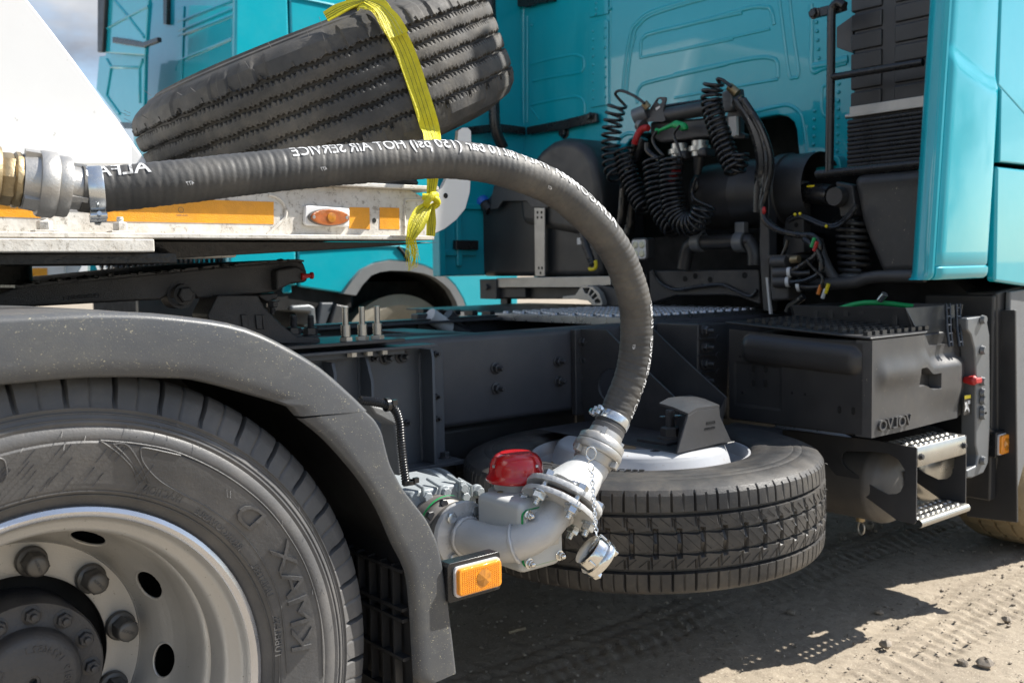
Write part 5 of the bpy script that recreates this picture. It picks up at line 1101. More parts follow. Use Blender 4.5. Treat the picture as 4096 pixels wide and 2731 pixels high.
coil([(900, 780, -.03), (905, 900, -.03), (905, 1030, -.03), (915, 1160, -.03), (950, 1310, -.03), (1030, 1400, -.03), (1130, 1390, -.03), (1190, 1310, -.03), (1215, 1240, -.03)], .042, 21, .0060, lead=[(985, 480), (930, 560), (970, 680), (1000, 800)], tail=[(1130, 1170), (1100, 1080), (1150, 960)])
coil([(1310, 70, -.02), (1285, 180, -.02), (1290, 300, -.02), (1330, 450, -.02), (1390, 620, -.02), (1440, 760, -.02), (1490, 880, -.02), (1500, 900, -.02)], .034, 17, .0068, lead=[(1470, 110), (1390, 50), (1340, 40)])
coil([(1540, 740), (1530, 830), (1500, 900)], .034, 4, .0068)
cable([(1140, 960), (1145, 1060), (1100, 1130), (1110, 1190)], .0075, HX-.04, f=ca, par=gan); cable([(560, 650), (530, 780), (560, 900)], .012, HX-.02, f=ca, par=gan); cable([(650, 600), (580, 760), (470, 1000), (440, 1300), (420, 1400)], .018, HX, f=ca, par=gan); cable([(680, 640), (690, 720), (800, 800)], .012, HX-.04, f=ca, par=gan); cable([(540, 1180), (520, 1300), (500, 1500)], .022, HX+.03, f=ca, par=gan)
# square work lamp
q = A(2556, 997, X=2.60); wl2 = MB(); wl2.prism([q+V(.0, y, z) for y, z in rrect(.092, .092, .016)], (.05, 0, 0)); wlo = wl2.build('work_lamp', M['black_plastic'], truck, bevel=.006)
b = MB(); b.prism([q+V(-.002, y, z) for y, z in rrect(.076, .076, .010)], (.004, 0, 0)); b.build('lamp_face', M['white_fit'], wlo)
for y in (-.018, .018):
    for z in (-.018, .018): b = MB(); b.lathe([(0, -.004), (.012, -.003), (.0165, .002)], q+V(-.003, y, z), X3, 16); b.build('lamp_reflector', M['lamp_glass'], wlo)

# ---- black reservoir tank, straps, blue cap, aluminium shelf
TX = 2.72
b = MB(); b.prism([A(*p, X=TX) for p in ((1920, 1105), (1915, 900), (1925, 820), (1965, 765), (2060, 730), (2380, 720), (2398, 800), (2402, 1105))], (.30, 0, 0)); tk = b.build('reservoir_tank', M['black_plastic'], truck, bevel=.03, seg=4)
b = MB(); b.prism([A(*p, X=TX-.02) for p in ((2060, 735), (2110, 660), (2155, 600), (2200, 565), (2250, 550), (2300, 555), (2345, 585), (2378, 640), (2395, 720), (2400, 800), (2390, 960), (2080, 900))], (.26, 0, 0)); b.build('tank_neck', M['black_plastic'], tk, bevel=.045, seg=5)
b = MB(); b.prism([A(*p, X=TX-.035) for p in ((1975, 742), (2060, 720), (2180, 705), (2220, 730), (2220, 815), (2185, 832), (2125, 830), (2105, 805), (2010, 805), (1990, 835), (1960, 838), (1965, 790))], (.012, 0, 0)); b.build('tank_shield', M['plastic_plain'], tk, bevel=.004)
b = MB(); b.prism([A(*p, X=TX-.04) for p in ((2137, 832), (2178, 832), (2178, 1104), (2140, 1104))], (.006, 0, 0)); b.build('tank_strap', M['alu'], tk, bevel=.001)
for p in ((2150, 850), (2166, 850), (2150, 870), (2166, 870), (2155, 1072), (2168, 1072), (2162, 1092)): b = MB(); b.lathe([(.007, 0), (0, 0)], A(*p, X=TX-.0405), (-1, 0, 0), 10); b.build('strap_hole', M['void'], tk, smooth=0)
q = A(1938, 818, X=TX); b = MB(); d_ = nrm(V(-.1, .55, .5)); b.lathe([(.034, 0), (.036, .004), (.036, .03), (.030, .036), (0, .036)], q, d_, 14); b.build('blue_cap', M['blue'], tk); b = MB(); b.cyl(q-d_*.05, q, .028, 14); b.build('filler_neck', M['black_plastic'], tk)
b = MB(); b.prism([A(*p, X=TX-.05) for p in ((1985, 1112), (2440, 1104), (2442, 1140), (2330, 1150), (1985, 1150))], (.32, 0, 0)); sh = b.build('aluminium_shelf', M['alu'], truck, bevel=.003)
b = MB(); b.prism([A(*p, X=TX-.06) for p in ((1918, 1117), (1985, 1117), (1985, 1197), (1920, 1195))], (.30, 0, 0)); b.build('shelf_end_plate', M['dark'], sh, bevel=.003); bolt(sh, A(1952, 1148, X=TX-.06), (-1, 0, 0), .012, 0, M['dark'])
b = MB(); b.prism([A(*p, X=TX-.03) for p in ((1985, 1152), (2100, 1152), (2102, 1190), (1985, 1190))], (.2, 0, 0)); b.prism([A(*p, X=TX) for p in ((2102, 1150), (2330, 1152), (2320, 1196), (1985, 1196), (1985, 1192), (2102, 1192))], (.2, 0, 0)); b.build('shelf_bracket', M['dark'], sh, bevel=.003)
b = MB(); b.prism([A(*p, X=TX+.1) for p in ((2002, 1195), (2028, 1195), (2028, 1236), (2002, 1236))], (.03, 0, 0)); b.build('shelf_leg', M['dark'], sh)
fan_o = [(2300, 1180), (2320, 1150), (2345, 1142), (2372, 1148), (2395, 1170), (2408, 1205), (2408, 1222), (2372, 1222), (2350, 1202), (2300, 1196), (2250, 1194), (2250, 1186)]
fan_h = [[(2330, 1153), (2358, 1152), (2350, 1175), (2338, 1172)], [(2365, 1158), (2376, 1166), (2360, 1186), (2354, 1178)], [(2381, 1172), (2388, 1184), (2372, 1198), (2364, 1190)], [(2391, 1192), (2396, 1210), (2380, 1212), (2376, 1202)]]
b = MB(); b.plate([A(*p, X=2.62) for p in fan_o], [[A(*p, X=2.62) for p in h] for h in fan_h], (.03, 0, 0)); b.build('cast_arm', M['alu'], truck, bevel=.002)
b = MB(); b.prism([A(*p, X=2.66) for p in ((2330, 1142), (2390, 1140), (2450, 1150), (2480, 1195), (2480, 1225), (2412, 1222), (2400, 1170), (2370, 1146))], (.06, 0, 0)); b.build('cast_hub', M['hub'], truck, bevel=.004)
b = MB(); b.tube(spline([A(*p, X=2.62) for p in ((2330, 930), (2345, 985), (2365, 1040), (2372, 1060))], 6), [.016+.002*math.sin(i*2.5) for i in range(19)], 10); b.build('plug_lead', M['black_plastic'], truck); b = MB(); b.tube(spline([A(*p, X=2.60) for p in ((2382, 1042), (2384, 1060), (2380, 1074), (2362, 1078), (2358, 1070))], 6), .0075, 8); b.build('yellow_clip', M['yellow'], truck)
b = MB(); b.box(A(2326, 965, X=2.63), (.03, .028, .03)); b.build('plug_label', M['white_fit'], truck, bevel=.003)

# ================================================================= SPARE WHEEL lying flat under its carrier
SC = V(1.647, .415, .608); SN = nrm(V(-.011, .003, 1)); SR = .5016
spare = thing('spare_wheel', 'spare truck tyre with pale steel rim lying flat under the chassis frame', 'wheel', (SC[0], SC[1], .30))
seg = 56*16
pr = [(.300, -.006), (.306, .004), (.315, .0095), (.330, .0130), (.345, .0145), (.352, .0135), (.358, .0145), (.385, .0165), (.410, .0170), (.414, .0155), (.420, .0165), (.432, .0145), (.436, .0128), (.443, .0132), (.455, .010), (.472, .004), (.484, -.002), (.4885, -.008)]
w = .27; ns_ = len(pr)
R_ = .4945
# tread: two straight grooves near the edges and two notched ones in the middle
zz = [(R_-.002, -.016), (R_, -.030), (R_+.0015, -.058), (R_-.012, -.0615), (R_-.012, -.0685), (R_+.002, -.072), (R_+.003, -.100), (R_+.003, -.109), (R_-.006, -.1105), (R_-.006, -.1175), (R_+.003, -.119), (R_+.0035, -.142), (R_+.003, -.166), (R_-.006, -.1675), (R_-.006, -.1745), (R_+.003, -.176), (R_+.003, -.185), (R_+.002, -.213), (R_-.012, -.2165), (R_-.012, -.2235), (R_+.0015, -.227), (R_, -.255), (R_-.002, -.269)]
lo_ = [(.4885, -.277), (.484, -.283), (.455, -.296), (.41, -.303), (.36, -.298), (.31, -.285), (.300, -.275)]
zz = [(r, h*.87) for r, h in zz]; lo_ = [(r, h*.87) for r, h in lo_]
full = pr+zz+lo_
def sp_mod(k, a, i):
    j = i-ns_; ph = k % 16
    if j < 0: return (-.003, 0) if (ph == 0 and i == ns_-1) else (0, 0)
    if j >= len(zz): return (0, 0)
    dz = 0; dr = 0
    if j in (0, 1, 2, 20, 21, 22):      # shoulder ribs: fine sipes, alternately long and short
        if ph == 0: dr = -.007
        elif ph == 8 and j in (0, 1, 21, 22): dr = -.004
    if j in (5, 6, 16, 17) and ph == (0 if j in (5, 17) else 2): dr = -.006
    if j in (7, 8, 9, 10, 13, 14, 15, 12) and ph in (4, 5, 6): dr = -.011 if j in (7, 10, 12, 15) else -.005
    if j in (6, 7, 10, 12, 15, 16): dz = .0022*(abs(ph-8)/2-2)*(1 if j in (7, 6, 12) else -1)*.5
    return (dr, dz)
b = MB(); b.lathe(full, SC, SN, seg, sp_mod); sty = b.build('spare_tyre', M['rubber_new'], spare, smooth=24)
b = MB()
for zc_ in (-.03, .0):
    pass
for k in range(56*2):   # slanting sipes cut across the ribs
    a0 = 2*PI*k/112
    for (za_, zb2, da) in ((-.066, -.085, .045), (-.106, -.142, .075), (-.164, -.183, -.045)):
        pts = [SC+SN*(za_+(zb2-za_)*t)+(R_+.0034)*(math.cos(a0+da*t)*V(1, 0, 0)+math.sin(a0+da*t)*V(0, 1, 0)) for t in (0, .35, .65, 1)]
        b.tube(pts, .0007, 3)
b.build('sipes', M['void'], sty)['kind'] = 'stuff'
b = MB()
for k in range(240):
    a0 = random.uniform(0, 2*PI); z0 = random.uniform(-.235, -.01); p = SC+SN*z0+(R_+.001)*V(math.cos(a0), math.sin(a0), 0); b.tube([p, p+.006*V(math.cos(a0), math.sin(a0), 0)+V(0, 0, random.uniform(-.003, .003))], .0004, 3)
b.build('rubber_whiskers', M['rubber_new'], sty)['kind'] = 'stuff'
b = MB(); b.lathe([(.2875, -.03), (.292, -.004), (.297, .001), (.3025, .001), (.304, -.004)], SC, SN, 96); b.lathe([(.2875, -.03), (.275, -.045), (.258, -.07), (.254, -.20), (.29, -.26)], SC, SN, 96); srm = b.build('spare_rim', M['white_rim'], spare)
DS = [(.256, -.075), (.2545, -.055), (.251, -.036), (.245, -.012), (.236, .012), (.2315, .021), (.225, .0265), (.216, .029), (.190, .0295), (.16, .0295), (.143, .0295), (.1405, .026), (.1405, .0)]
fine = []
for i in range(len(DS)-1):
    n_ = 8 if i < 5 else 2
    for k in range(n_): t = k/n_; fine.append((DS[i][0]*(1-t)+DS[i+1][0]*t, DS[i][1]*(1-t)+DS[i+1][1]*t))
fine.append(DS[-1]); nD = len(fine); b = MB(); vs = []; fs = []; NA = 480
for k in range(NA):
    a = 2*PI*k/NA
    for r, z in fine: vs.append(SC+V(r*math.cos(a), r*math.sin(a), z))
for k in range(NA):
    q = (k+1) % NA; a = 2*PI*(k+.5)/NA
    for i in range(nD-1):
        s_ = ((a-math.radians(255)+HP/2) % HP-HP/2)*.24; r, z = fine[i]; t_ = math.hypot(r-.2525, z+.042)*(1 if z > -.042 else -1)
        if (s_/.029)**2+(t_/.021)**2 >= 1: fs.append((k*nD+i, q*nD+i, q*nD+i+1, k*nD+i+1))
b.add(vs, fs); b.build('wheel_disc', M['white_rim'], srm, fix=False)
for k in range(10):
    a = math.radians(237+36*k); bb = MB(); bb.lathe([(.0135, .0003), (0, .0003)], SC+V(.1675*math.cos(a), .1675*math.sin(a), .0296), SN, 16); bb.build('stud_hole', M['void'], srm, smooth=0)
def sptext(body, a0, a1, r0, h):
    tmp = text(body, lambda x, y, z: (x, y, z), 0); xs = [v[0] for v in tmp.v]; x0, x1 = min(xs), max(xs)
    def f(x, y, z):
        a = math.radians(a0+(a1-a0)*(x-x0)/(x1-x0)); r = r0-(y-.35)*h/.7*-1
        return SC+V(r*math.cos(a), r*math.sin(a), np.interp(r, [.33, .352, .385, .41, .43], [.0132, .0137, .0167, .0172, .0147])+.0004+.0012*(z/.001+1))
    return text(body, f, .001)
sptext('KMAX', -8, 22, .385, .040).build('tyre_lettering', M['rubber_new'], sty, smooth=0, fix=False); sptext('KMAX S', 150, 195, .385, .040).build('tyre_lettering', M['rubber_new'], sty, smooth=0, fix=False); sptext('TUBELESS', 200, 225, .345, .014).build('tyre_lettering', M['rubber_new'], sty, smooth=0, fix=False)

# ================================================================= HOSE
HR = .0368
hp_ov = [((184, 434), 1.60), ((230, 436), 1.615), ((400, 419), 1.66), ((600, 396), 1.74), ((800, 378), 1.82), ((1000, 366), 1.90), ((1117, 377), 1.955), ((1205, 403), 2.0), ((1272, 433), 2.05), ((1335, 482), 2.10), ((1392, 543), 2.15), ((1429, 606), 2.19), ((1455, 682), 2.225), ((1462, 749), 2.25), ((1453, 846), 2.262), ((1420, 938), 2.25), ((1397, 986), 2.232)]
hpath, hs_ = resample(spline([G(*p, d=d) for p, d in hp_ov], 14), .0025); nH = len(hpath)
hose = thing('delivery_hose', 'thick black rubber hose with white lettering arching from the trailer to the pump', 'hose', (hpath[0][0], hpath[0][1], 0))
def hframe(i):
    T = nrm(hpath[min(i+1, nH-1)]-hpath[max(i-1, 0)]); c = nrm(CAM-hpath[i]); c = nrm(c-T*(c@T)); o = np.cross(c, T)
    return T, c, (o if o@UP > 0 or i > nH*.7 else -o)
prev = None; FRM = []
for i in range(nH):
    T, c, o = hframe(i)
    if prev is not None and o@prev < 0: o = -o
    prev = o; FRM.append((T, c, o))
bh = MB(); SEG = 48; vs = []; fs = []
for i in range(nH):
    T, c, o = FRM[i]
    for k in range(SEG):
        a = 2*PI*k/SEG; ph = (hs_[i]/.0235+a/(2*PI)) % 1
        r = HR*(1+.004*math.sin(2*PI*ph+.6)*(1+.6*math.sin(hs_[i]*17+2*a))-.020*math.exp(-((ph-.5)/.09)**2)*(1+.5*math.sin(hs_[i]*23))+.005*math.sin(hs_[i]*61+a)); r += .00025*math.sin(hs_[i]*520+2*math.sin(a*2+hs_[i]*9))
        vs.append(hpath[i]+r*(math.cos(a)*o+math.sin(a)*c))
for i in range(nH-1):
    for k in range(SEG): q = (k+1) % SEG; fs.append((i*SEG+k, i*SEG+q, (i+1)*SEG+q, (i+1)*SEG+k))
fs.append(tuple(range(SEG))); fs.append(tuple((nH-1)*SEG+k for k in range(SEG)))
bh.add(vs, fs); tube_ = bh.build('hose_body', M['hose'], hose, smooth=60)
def hpos(px, py):
    """distance along the hose nearest to a spot of the photograph"""
    r = nrm(ray(px*K, py*K)); d = [np.linalg.norm(np.cross(p-CAM, r)) for p in hpath]; return hs_[int(np.argmin(d))]
def hosetext(body, s_start, s_end, a_lo=56, a_hi=16):
    """reads from the pump end towards the trailer, as mirrored in the photograph"""
    tmp = text(body, lambda x, y, z: (x, y, z), 0); xs = [v[0] for v in tmp.v]; x0, x1 = min(xs), max(xs)
    def f(x, y, z):
        s = s_start+(s_end-s_start)*(x-x0)/(x1-x0); i = np.interp(s, hs_, range(nH)); i0_ = min(int(i), nH-2); t = i-i0_
        c0 = hpath[i0_]*(1-t)+hpath[i0_+1]*t; _, c, o = FRM[i0_]; a = math.radians(a_lo+(a_hi-a_lo)*(y/.72)); return c0+(HR*1.012+.0006)*(math.cos(a)*o+math.sin(a)*c)
    return text(body, f, 0, 1.0, .012, .16)
for body, p0, p1, al, ah in (('HOT AIR SERVICE', (920, 335), (660, 350), 54, 12), ('10 bar (150 psi)', (1136, 345), (934, 330), 54, 12), ('1502', (1180, 358), (1146, 348), 48, 8), ('ITALY', (1250, 375), (1192, 356), 40, 12), ('ALFAGOMMA', (1415, 505), (1262, 385), 40, 6), ('ALFAG', (338, 375), (196, 385), 56, 12)):
    hosetext(body, hpos(*p0), hpos(*p1), al, ah).build('hose_lettering', M['print'], tube_, smooth=0, fix=False)
for p0, p1 in (((1492, 745), (1490, 700)), ((1480, 870), (1468, 905)), ((1440, 985), (1450, 960))):
    pass
hosetext('HOT AIR SERVICE  10 bar', hpos(1420, 950), hpos(1475, 690), 30, 2).build('hose_lettering', M['print'], tube_, smooth=0, fix=False)
for p in ((730, 417), (1232, 436), (1446, 790), (426, 440)):
    s0 = hpos(*p); hosetext('477', s0+.006, s0-.006, 101, 91).build('stamp', M['print'], tube_, smooth=0, fix=False)
# trailer-end coupling of the hose
T0 = -FRM[0][0]; H0 = hpath[0]
def lug(b, ctr, ax, r, ang, sz):
    u = nrm(np.cross(ax, Z3)); w_ = np.cross(ax, u); d = math.cos(ang)*u+math.sin(ang)*w_; e = np.cross(ax, d); R__ = np.stack([d, e, ax], 1); b.box(ctr+d*r, sz, R__)
u_ = .001/1.50
b = MB(); b.lathe([(.030, -.012), (.0335, -.010), (.034, 0), (.0345, .020), (.0355, .024)], H0, T0, 48); b.build('hose_tail', M['alu'], hose)
b = MB(); b.lathe([(.034, .018), (.0475, .018), (.0485, .021), (.0485, .034), (.047, .037), (.034, .037)], H0, T0, 64)
for k in range(3): lug(b, H0+T0*.008, T0, .0345, k*2.1+.5, (.010, .008, .030))
c_in = b.build('claw_coupling', M['alu'], hose, smooth=40)
b = MB(); b.lathe([(.036, .036), (.050, .037), (.0525, .040), (.0525, .060), (.051, .063), (.045, .064), (.043, .082), (.0425, .086), (.036, .086)], H0, T0, 64)
for k in range(3): lug(b, H0+T0*.074, T0, .045, k*2.1+.2, (.010, .022, .022))
b.build('claw_coupling', M['alu'], hose, smooth=40)
b = MB(); b.lathe([(.036, .086), (.0425, .087), (.0445, .090), (.0445, .096), (.041, .099), (.036, .099)], H0, T0, 9); b.build('lock_nut', M['brass'], hose)
b = MB(); b.lathe([(.036, .098), (.0405, .099), (.0415, .103), (.0405, .116), (.038, .119)], H0, T0, 8); b.lathe([(.038, .116), (.0475, .118), (.052, .125), (.0535, .150), (.0535, .30)], H0, T0, 56); b.build('bronze_union', M['brass'], hose, smooth=35)
def clamp(i, wdt, r, name, bolt_ang, n=1):
    T, c, o = FRM[i]; p = hpath[i]; b = MB(); b.lathe([(r-.002, -wdt/2), (r+.0005, -wdt/2), (r+.0012, -wdt/2+.002), (r+.0012, wdt/2-.002), (r+.0005, wdt/2), (r-.002, wdt/2)], p, T, 64); cl = b.build(name, M['zinc'], hose)
    d = math.cos(bolt_ang)*o+math.sin(bolt_ang)*c; e = np.cross(T, d)
    for s_ in (-1, 1):
        q = p+d*(r+.007)+e*s_*.0105; b = MB(); b.cyl(q-T*(wdt/2+.001), q+T*(wdt/2+.001), .0062, 14); b.build('clamp_trunnion', M['zinc'], cl, bevel=.001)
    q = p+d*(r+.008); b = MB(); b.cyl(q-e*.030, q+e*.020, .0036, 10); b.build('clamp_screw', M['zinc'], cl); bolt(cl, q+e*.017, e, .0068, 0, M['zinc'], 'clamp_bolt', washer=False, h=.007)
    return cl
ic = int(np.argmin([abs(s-hpos(219, 436)) for s in hs_])); clamp(ic, .024, HR+.001, 'hose_clamp', math.radians(165))
ic2 = nH-10; clamp(ic2, .020, HR+.001, 'hose_clamp', math.radians(-200))
# pump-end coupling
EH = hpath[-1]; AX = AXp; LC = 0.0; CP = EH
b = MB(); b.lathe([(.036, LC+.004), (.0385, LC+.002), (.0385, LC-.014), (.036, LC-.014)], CP, AX, 40); b.build('rubber_cuff', M['rubber'], hose)
b = MB(); b.lathe([(.034, LC-.008), (.0385, LC-.010), (.040, LC-.024), (.046, LC-.028), (.0465, LC-.030), (.034, LC-.030)], CP, AX, 56)
for k in range(3): lug(b, CP+AX*(LC-.022), AX, .043, k*2.094+1.2, (.012, .009, .022))
b.build('claw_coupling', M['alu'], hose, smooth=40)
b = MB(); b.lathe([(.040, LC-.029), (.051, LC-.030), (.0535, LC-.033), (.0535, LC-.046), (.0515, LC-.0475), (.0515, LC-.049), (.0555, LC-.050), (.0565, LC-.053), (.0565, LC-.066), (.055, LC-.068), (.047, LC-.069), (.0455, LC-.080), (.0435, LC-.088), (.041, LC-.089)], CP, AX, 72); 
cpl = b.build('claw_coupling', M['alu'], hose, smooth=40)
for k in range(3): b = MB(); lug(b, CP+AX*(LC-.076), AX, .051, k*2.094+.35, (.014, .016, .016)); b.build('coupling_lug', M['alu'], cpl, bevel=.002)

# ================================================================= DANGLING END CAP ON ITS CHAIN
p0 = A(2364, 1808, d=2.105); p1 = A(2386, 2142, d=1.99)
capo = thing('coupling_cap', 'shiny metal coupling cap dangling on a thin chain beside the elbow pipe', 'cap', p1)
b = MB(); u = nrm(RT*.9+UP*.3); ring = [p0+RT*.0105*math.cos(t)+UP*(.0135*math.sin(t)-.002) for t in np.linspace(0, 2*PI, 22, endpoint=False)]; b.tube(ring, .0018, 7, closed=True); b.build('split_ring', M['zinc'], capo)
b = MB(); b.tube(spline([p0+UP*(-.014)+RT*.004, p0+UP*-.022-RT*.006, p0+UP*-.032+RT*.006, p0+UP*-.042-RT*.001, p0+UP*-.034-RT*.006], 8), .0018, 7); b.build('chain_hook', M['zinc'], capo)
cs = p0+UP*-.038+RT*.001; nl = 17; bow = nrm(CAM-cs)
for k in range(nl):
    t = (k+.5)/nl; c0 = cs*(1-t)+p1*t+bow*.02*math.sin(PI*t); T = nrm(p1-cs); L_ = np.linalg.norm(p1-cs)/nl; side = RT if k % 2 else nrm(RT*.25+FW); side = nrm(side-T*(side@T))
    ring = [c0+T*(L_*.66*math.cos(a))+side*(.0036*math.sin(a)) for a in np.linspace(0, 2*PI, 14, endpoint=False)]; b = MB(); b.tube(ring, .00125, 6, closed=True); b.build('chain_link', M['zinc'], capo)
KC = A(2381, 2221, d=1.98); KA = nrm(RT*.73-UP*.66+FW*.20)
b = MB(); b.lathe([(r*.76, h*.76) for r, h in [(0, -.030), (.040, -.030), (.0445, -.028), (.0475, -.022), (.0482, 0), (.0482, .004)]], KC, KA, 64); b.build('cap_body', M['chrome'], capo, smooth=35)
b = MB(); b.lathe([(r*.76, h*.76) for r, h in [(.048, .003), (.0545, .003), (.0555, .005), (.0555, .020), (.054, .0225), (.046, .0225), (.044, .010), (0, .010)]], KC, KA, 72); rg = b.build('cap_ring', M['chrome'], capo, smooth=35)
for k in range(3): b = MB(); lug(b, KC+KA*.021, KA, .034, k*2.094+.9, (.012, .017, .011)); b.build('cap_lug', M['chrome'], rg, bevel=.002)
for k in range(3): b = MB(); lug(b, KC-KA*.009, KA, .038, k*2.094+.4, (.005, .006, .018)); b.build('cap_lug', M['chrome'], rg, bevel=.002)

# ================================================================= TRAILER
TY = .57
trailer = thing('bulk_trailer', 'white bulk trailer whose dirty neck with amber tape rests on the near truck', 'trailer', (-1.2, 1.24, 0))
T_ = lambda x, y, Y=TY: A(x, y, Y=Y)
zb0 = T_(1000, 955)[2]; zt0 = T_(1400, 750)[2]; xe = T_(1700, 900)[0]
b = MB(); b.prism([V(-2.5, TY, zb0), V(xe, TY, zb0), V(xe, TY, T_(1690, 790)[2]), V(T_(1640, 770)[0], TY, zt0), V(-2.5, TY, zt0)], (0, .012, 0)); bm_ = b.build('neck_beam', M['white_dirty'], trailer, bevel=.002)
b = MB(); b.span((-2.5, TY-.050, zb0-.002), (T_(1738, 968, TY-.05)[0], TY+.10, zb0+.008)); b.build('lower_flange', M['white_dirty'], bm_, bevel=.002)
b = MB(); b.span((-2.5, TY-.028, zt0), (T_(1730, 772)[0], TY+.16, zt0+.010)); b.build('upper_flange', M['white_dirty'], bm_, bevel=.002)
b = MB(); xk = T_(617, 960, TY-.06)[0]; b.span((-2.5, TY-.062, zb0-.030), (xk, TY+.3, zb0-.004)); b.build('rubbing_plate', M['white_dirty'], trailer, bevel=.003)
b = MB(); b.span((-2.5, TY-.02, zb0-.052), (xk+.06, TY+.3, zb0-.031)); b.prism([V(xk, TY+.02, zb0-.045), V(T_(1400, 980)[0], TY+.02, zb0-.022), V(T_(1735, 972)[0]+.02, TY+.0, zb0-.006), V(xk, TY+.02, zb0-.006)], (0, 1.3, 0)); b.build('coupler_plate', M['grease'], trailer, bevel=.002)
b = MB(); b.span((xk+.02, TY+.04, zb0-.040), (xk+.22, TY+.2, zb0-.012)); b.build('plate_edge', M['white_dirty'], trailer, bevel=.006)
b = MB(); b.cyl(V(.20, 1.10, 1.04), V(.20, 1.10, zb0), .06, 24); b.cyl(V(.20, 1.10, .99), V(.20, 1.10, 1.05), .05, 24); b.build('king_pin', M['grease'], trailer)
b = MB(); b.span((-2.5, TY+.03, zb0+.01), (1.02, 1.9, zb0+.03)); b.span((.98, TY+.03, zb0+.03), (1.0, 1.9, zt0-.03)); b.build('neck_deck', M['white_dirty'], trailer)
b = MB(); b.prism([V(-2.5, 1.90, zb0), V(xe, 1.90, zb0), V(xe, 1.90, zt0-.02), V(-2.5, 1.90, zt0)], (0, .012, 0)); b.build('far_beam', M['white_dirty'], trailer)
horn = [(1800, 600), (1830, 560), (1833, 522), (1850, 511), (1872, 511), (1885, 524), (1886, 570), (1884, 700), (1880, 770), (1862, 835), (1825, 880), (1780, 915), (1735, 937), (1690, 946), (1690, 800), (1728, 782), (1768, 750), (1786, 715)]
b = MB(); b.prism([A(*p, Y=TY+.03) for p in horn], (0, .014, 0)); hn = b.build('front_horn', M['white'], trailer, bevel=.002)
b = MB(); b.prism([A(*p, Y=TY+.9) for p in horn], (0, .014, 0)); b.build('front_horn', M['white'], trailer, bevel=.002)
for p in ((1783, 783),): b = MB(); b.lathe([(.007, 0), (0, 0)], A(*p, Y=TY+.029), (0, -1, 0), 10); b.build('bolt_hole', M['void'], hn, smooth=0)
b = MB(); b.lathe([(.006, 0), (0, 0)], A(1497, 882, Y=TY-.0006), (0, -1, 0), 10); b.build('bolt_hole', M['void'], bm_, smooth=0)
def onweb(pts, th, name, m_, bev=0, par=None, off=.0): b = MB(); b.prism([A(*p, Y=TY-off) for p in pts], (0, -th, 0)); return b.build(name, M[m_], par or bm_, bevel=bev)
onweb(((-40, 768), (180, 773), (180, 873), (-40, 866)), .0012, 'reflective_tape', 'tape'); tpe = onweb(((375, 786), (1094, 808), (1094, 897), (375, 884)), .0012, 'reflective_tape', 'tape'); onweb(((1398, 829), (1477, 831), (1479, 917), (1396, 914)), .0012, 'reflective_tape', 'tape'); onweb(((1518, 830), (1596, 832), (1597, 918), (1518, 916)), .0012, 'reflective_tape', 'tape')
text('104 R 00821', lambda x, y, z: A(752-x*9.5, 862-(y-.35)*9+(-x)*.25, Y=TY-.0016), 0).build('tape_print', M['soot'], tpe, smooth=0, fix=False)
b = MB(); q = A(724, 840, Y=TY-.0016); b.tube([q+V(.0055*math.cos(t), 0, .0055*math.sin(t)) for t in np.linspace(0, 2*PI, 20, endpoint=False)], .0004, 4, closed=True); b.build('tape_print', M['soot'], tpe)
text('1', lambda x, y, z: A(727-x*12, 842-(y-.35)*12, Y=TY-.0016), 0).build('tape_print', M['soot'], tpe, smooth=0, fix=False)
b = MB(); b.prism([A(*p, Y=TY-.012) for p in ((1222, 824), (1240, 822), (1398, 834), (1400, 842), (1398, 908), (1226, 902), (1219, 890))], (0, .012, 0)); lb = b.build('lamp_bracket', M['white_lamp'], bm_, bevel=.003)
lc = A(1317, 870, Y=TY-.018); rx = A(1398, 874, Y=TY-.018)[0]-lc[0]; rz = lc[2]-A(1317, 905, Y=TY-.018)[2]
def oval(k, rx, rz, y): return [V(lc[0]+rx*k*math.cos(t), y, lc[2]+rz*k*math.sin(t)) for t in np.linspace(0, 2*PI, 40, endpoint=False)]
b = MB(); b.prism(oval(1.0, rx, rz, TY-.012), (0, -.008, 0)); ol_ = b.build('oval_lamp', M['soot'], lb, bevel=.002)
b = MB(); b.prism(oval(.92, rx, rz, TY-.018), (0, -.007, 0)); 
b.build('side_lamp', M['amber_dark'], lb, bevel=.003)
b = MB(); b.lathe([(.011, 0), (.011, .0015), (.006, .002), (0, .002)], V(lc[0]+.002, TY-.0252, lc[2]), (0, -1, 0), 24); b.build('lamp_core', M['amber_deep'], lb)
for s_ in (-.8, .8): b = MB(); b.lathe([(.004, 0), (.003, .001), (0, .001)], V(lc[0]+rx*s_, TY-.025, lc[2]), (0, -1, 0), 10); b.build('lamp_screw', M['steel'], lb)
b = MB(); b.tube(spline([A(*p, Y=TY-.002) for p in ((1075, 780), (1110, 790), (1140, 825), (1140, 870), (1110, 900), (1070, 940))], 8), .004, 6); b.tube([A(*p, Y=TY-.001) for p in ((1730, 795), (1620, 800), (1617, 860), (1618, 938))], .0035, 6); b.build('weld_seam', M['white_dirty'], bm_)['kind'] = 'stuff'
for px in (180, 482):
    q = A(px, 930, Y=TY-.030); q[2] = zb0+.008; o = bolt(bm_, q+V(0, 0, .004), Z3, .0125, .010, M['white_dirty'], 'clamp_bolt', washer=False, h=.018); b = MB(); b.box(q+V(0, 0, .002), (.044, .034, .005)); b.build('clamp_washer', M['white_dirty'], bm_, bevel=.001)
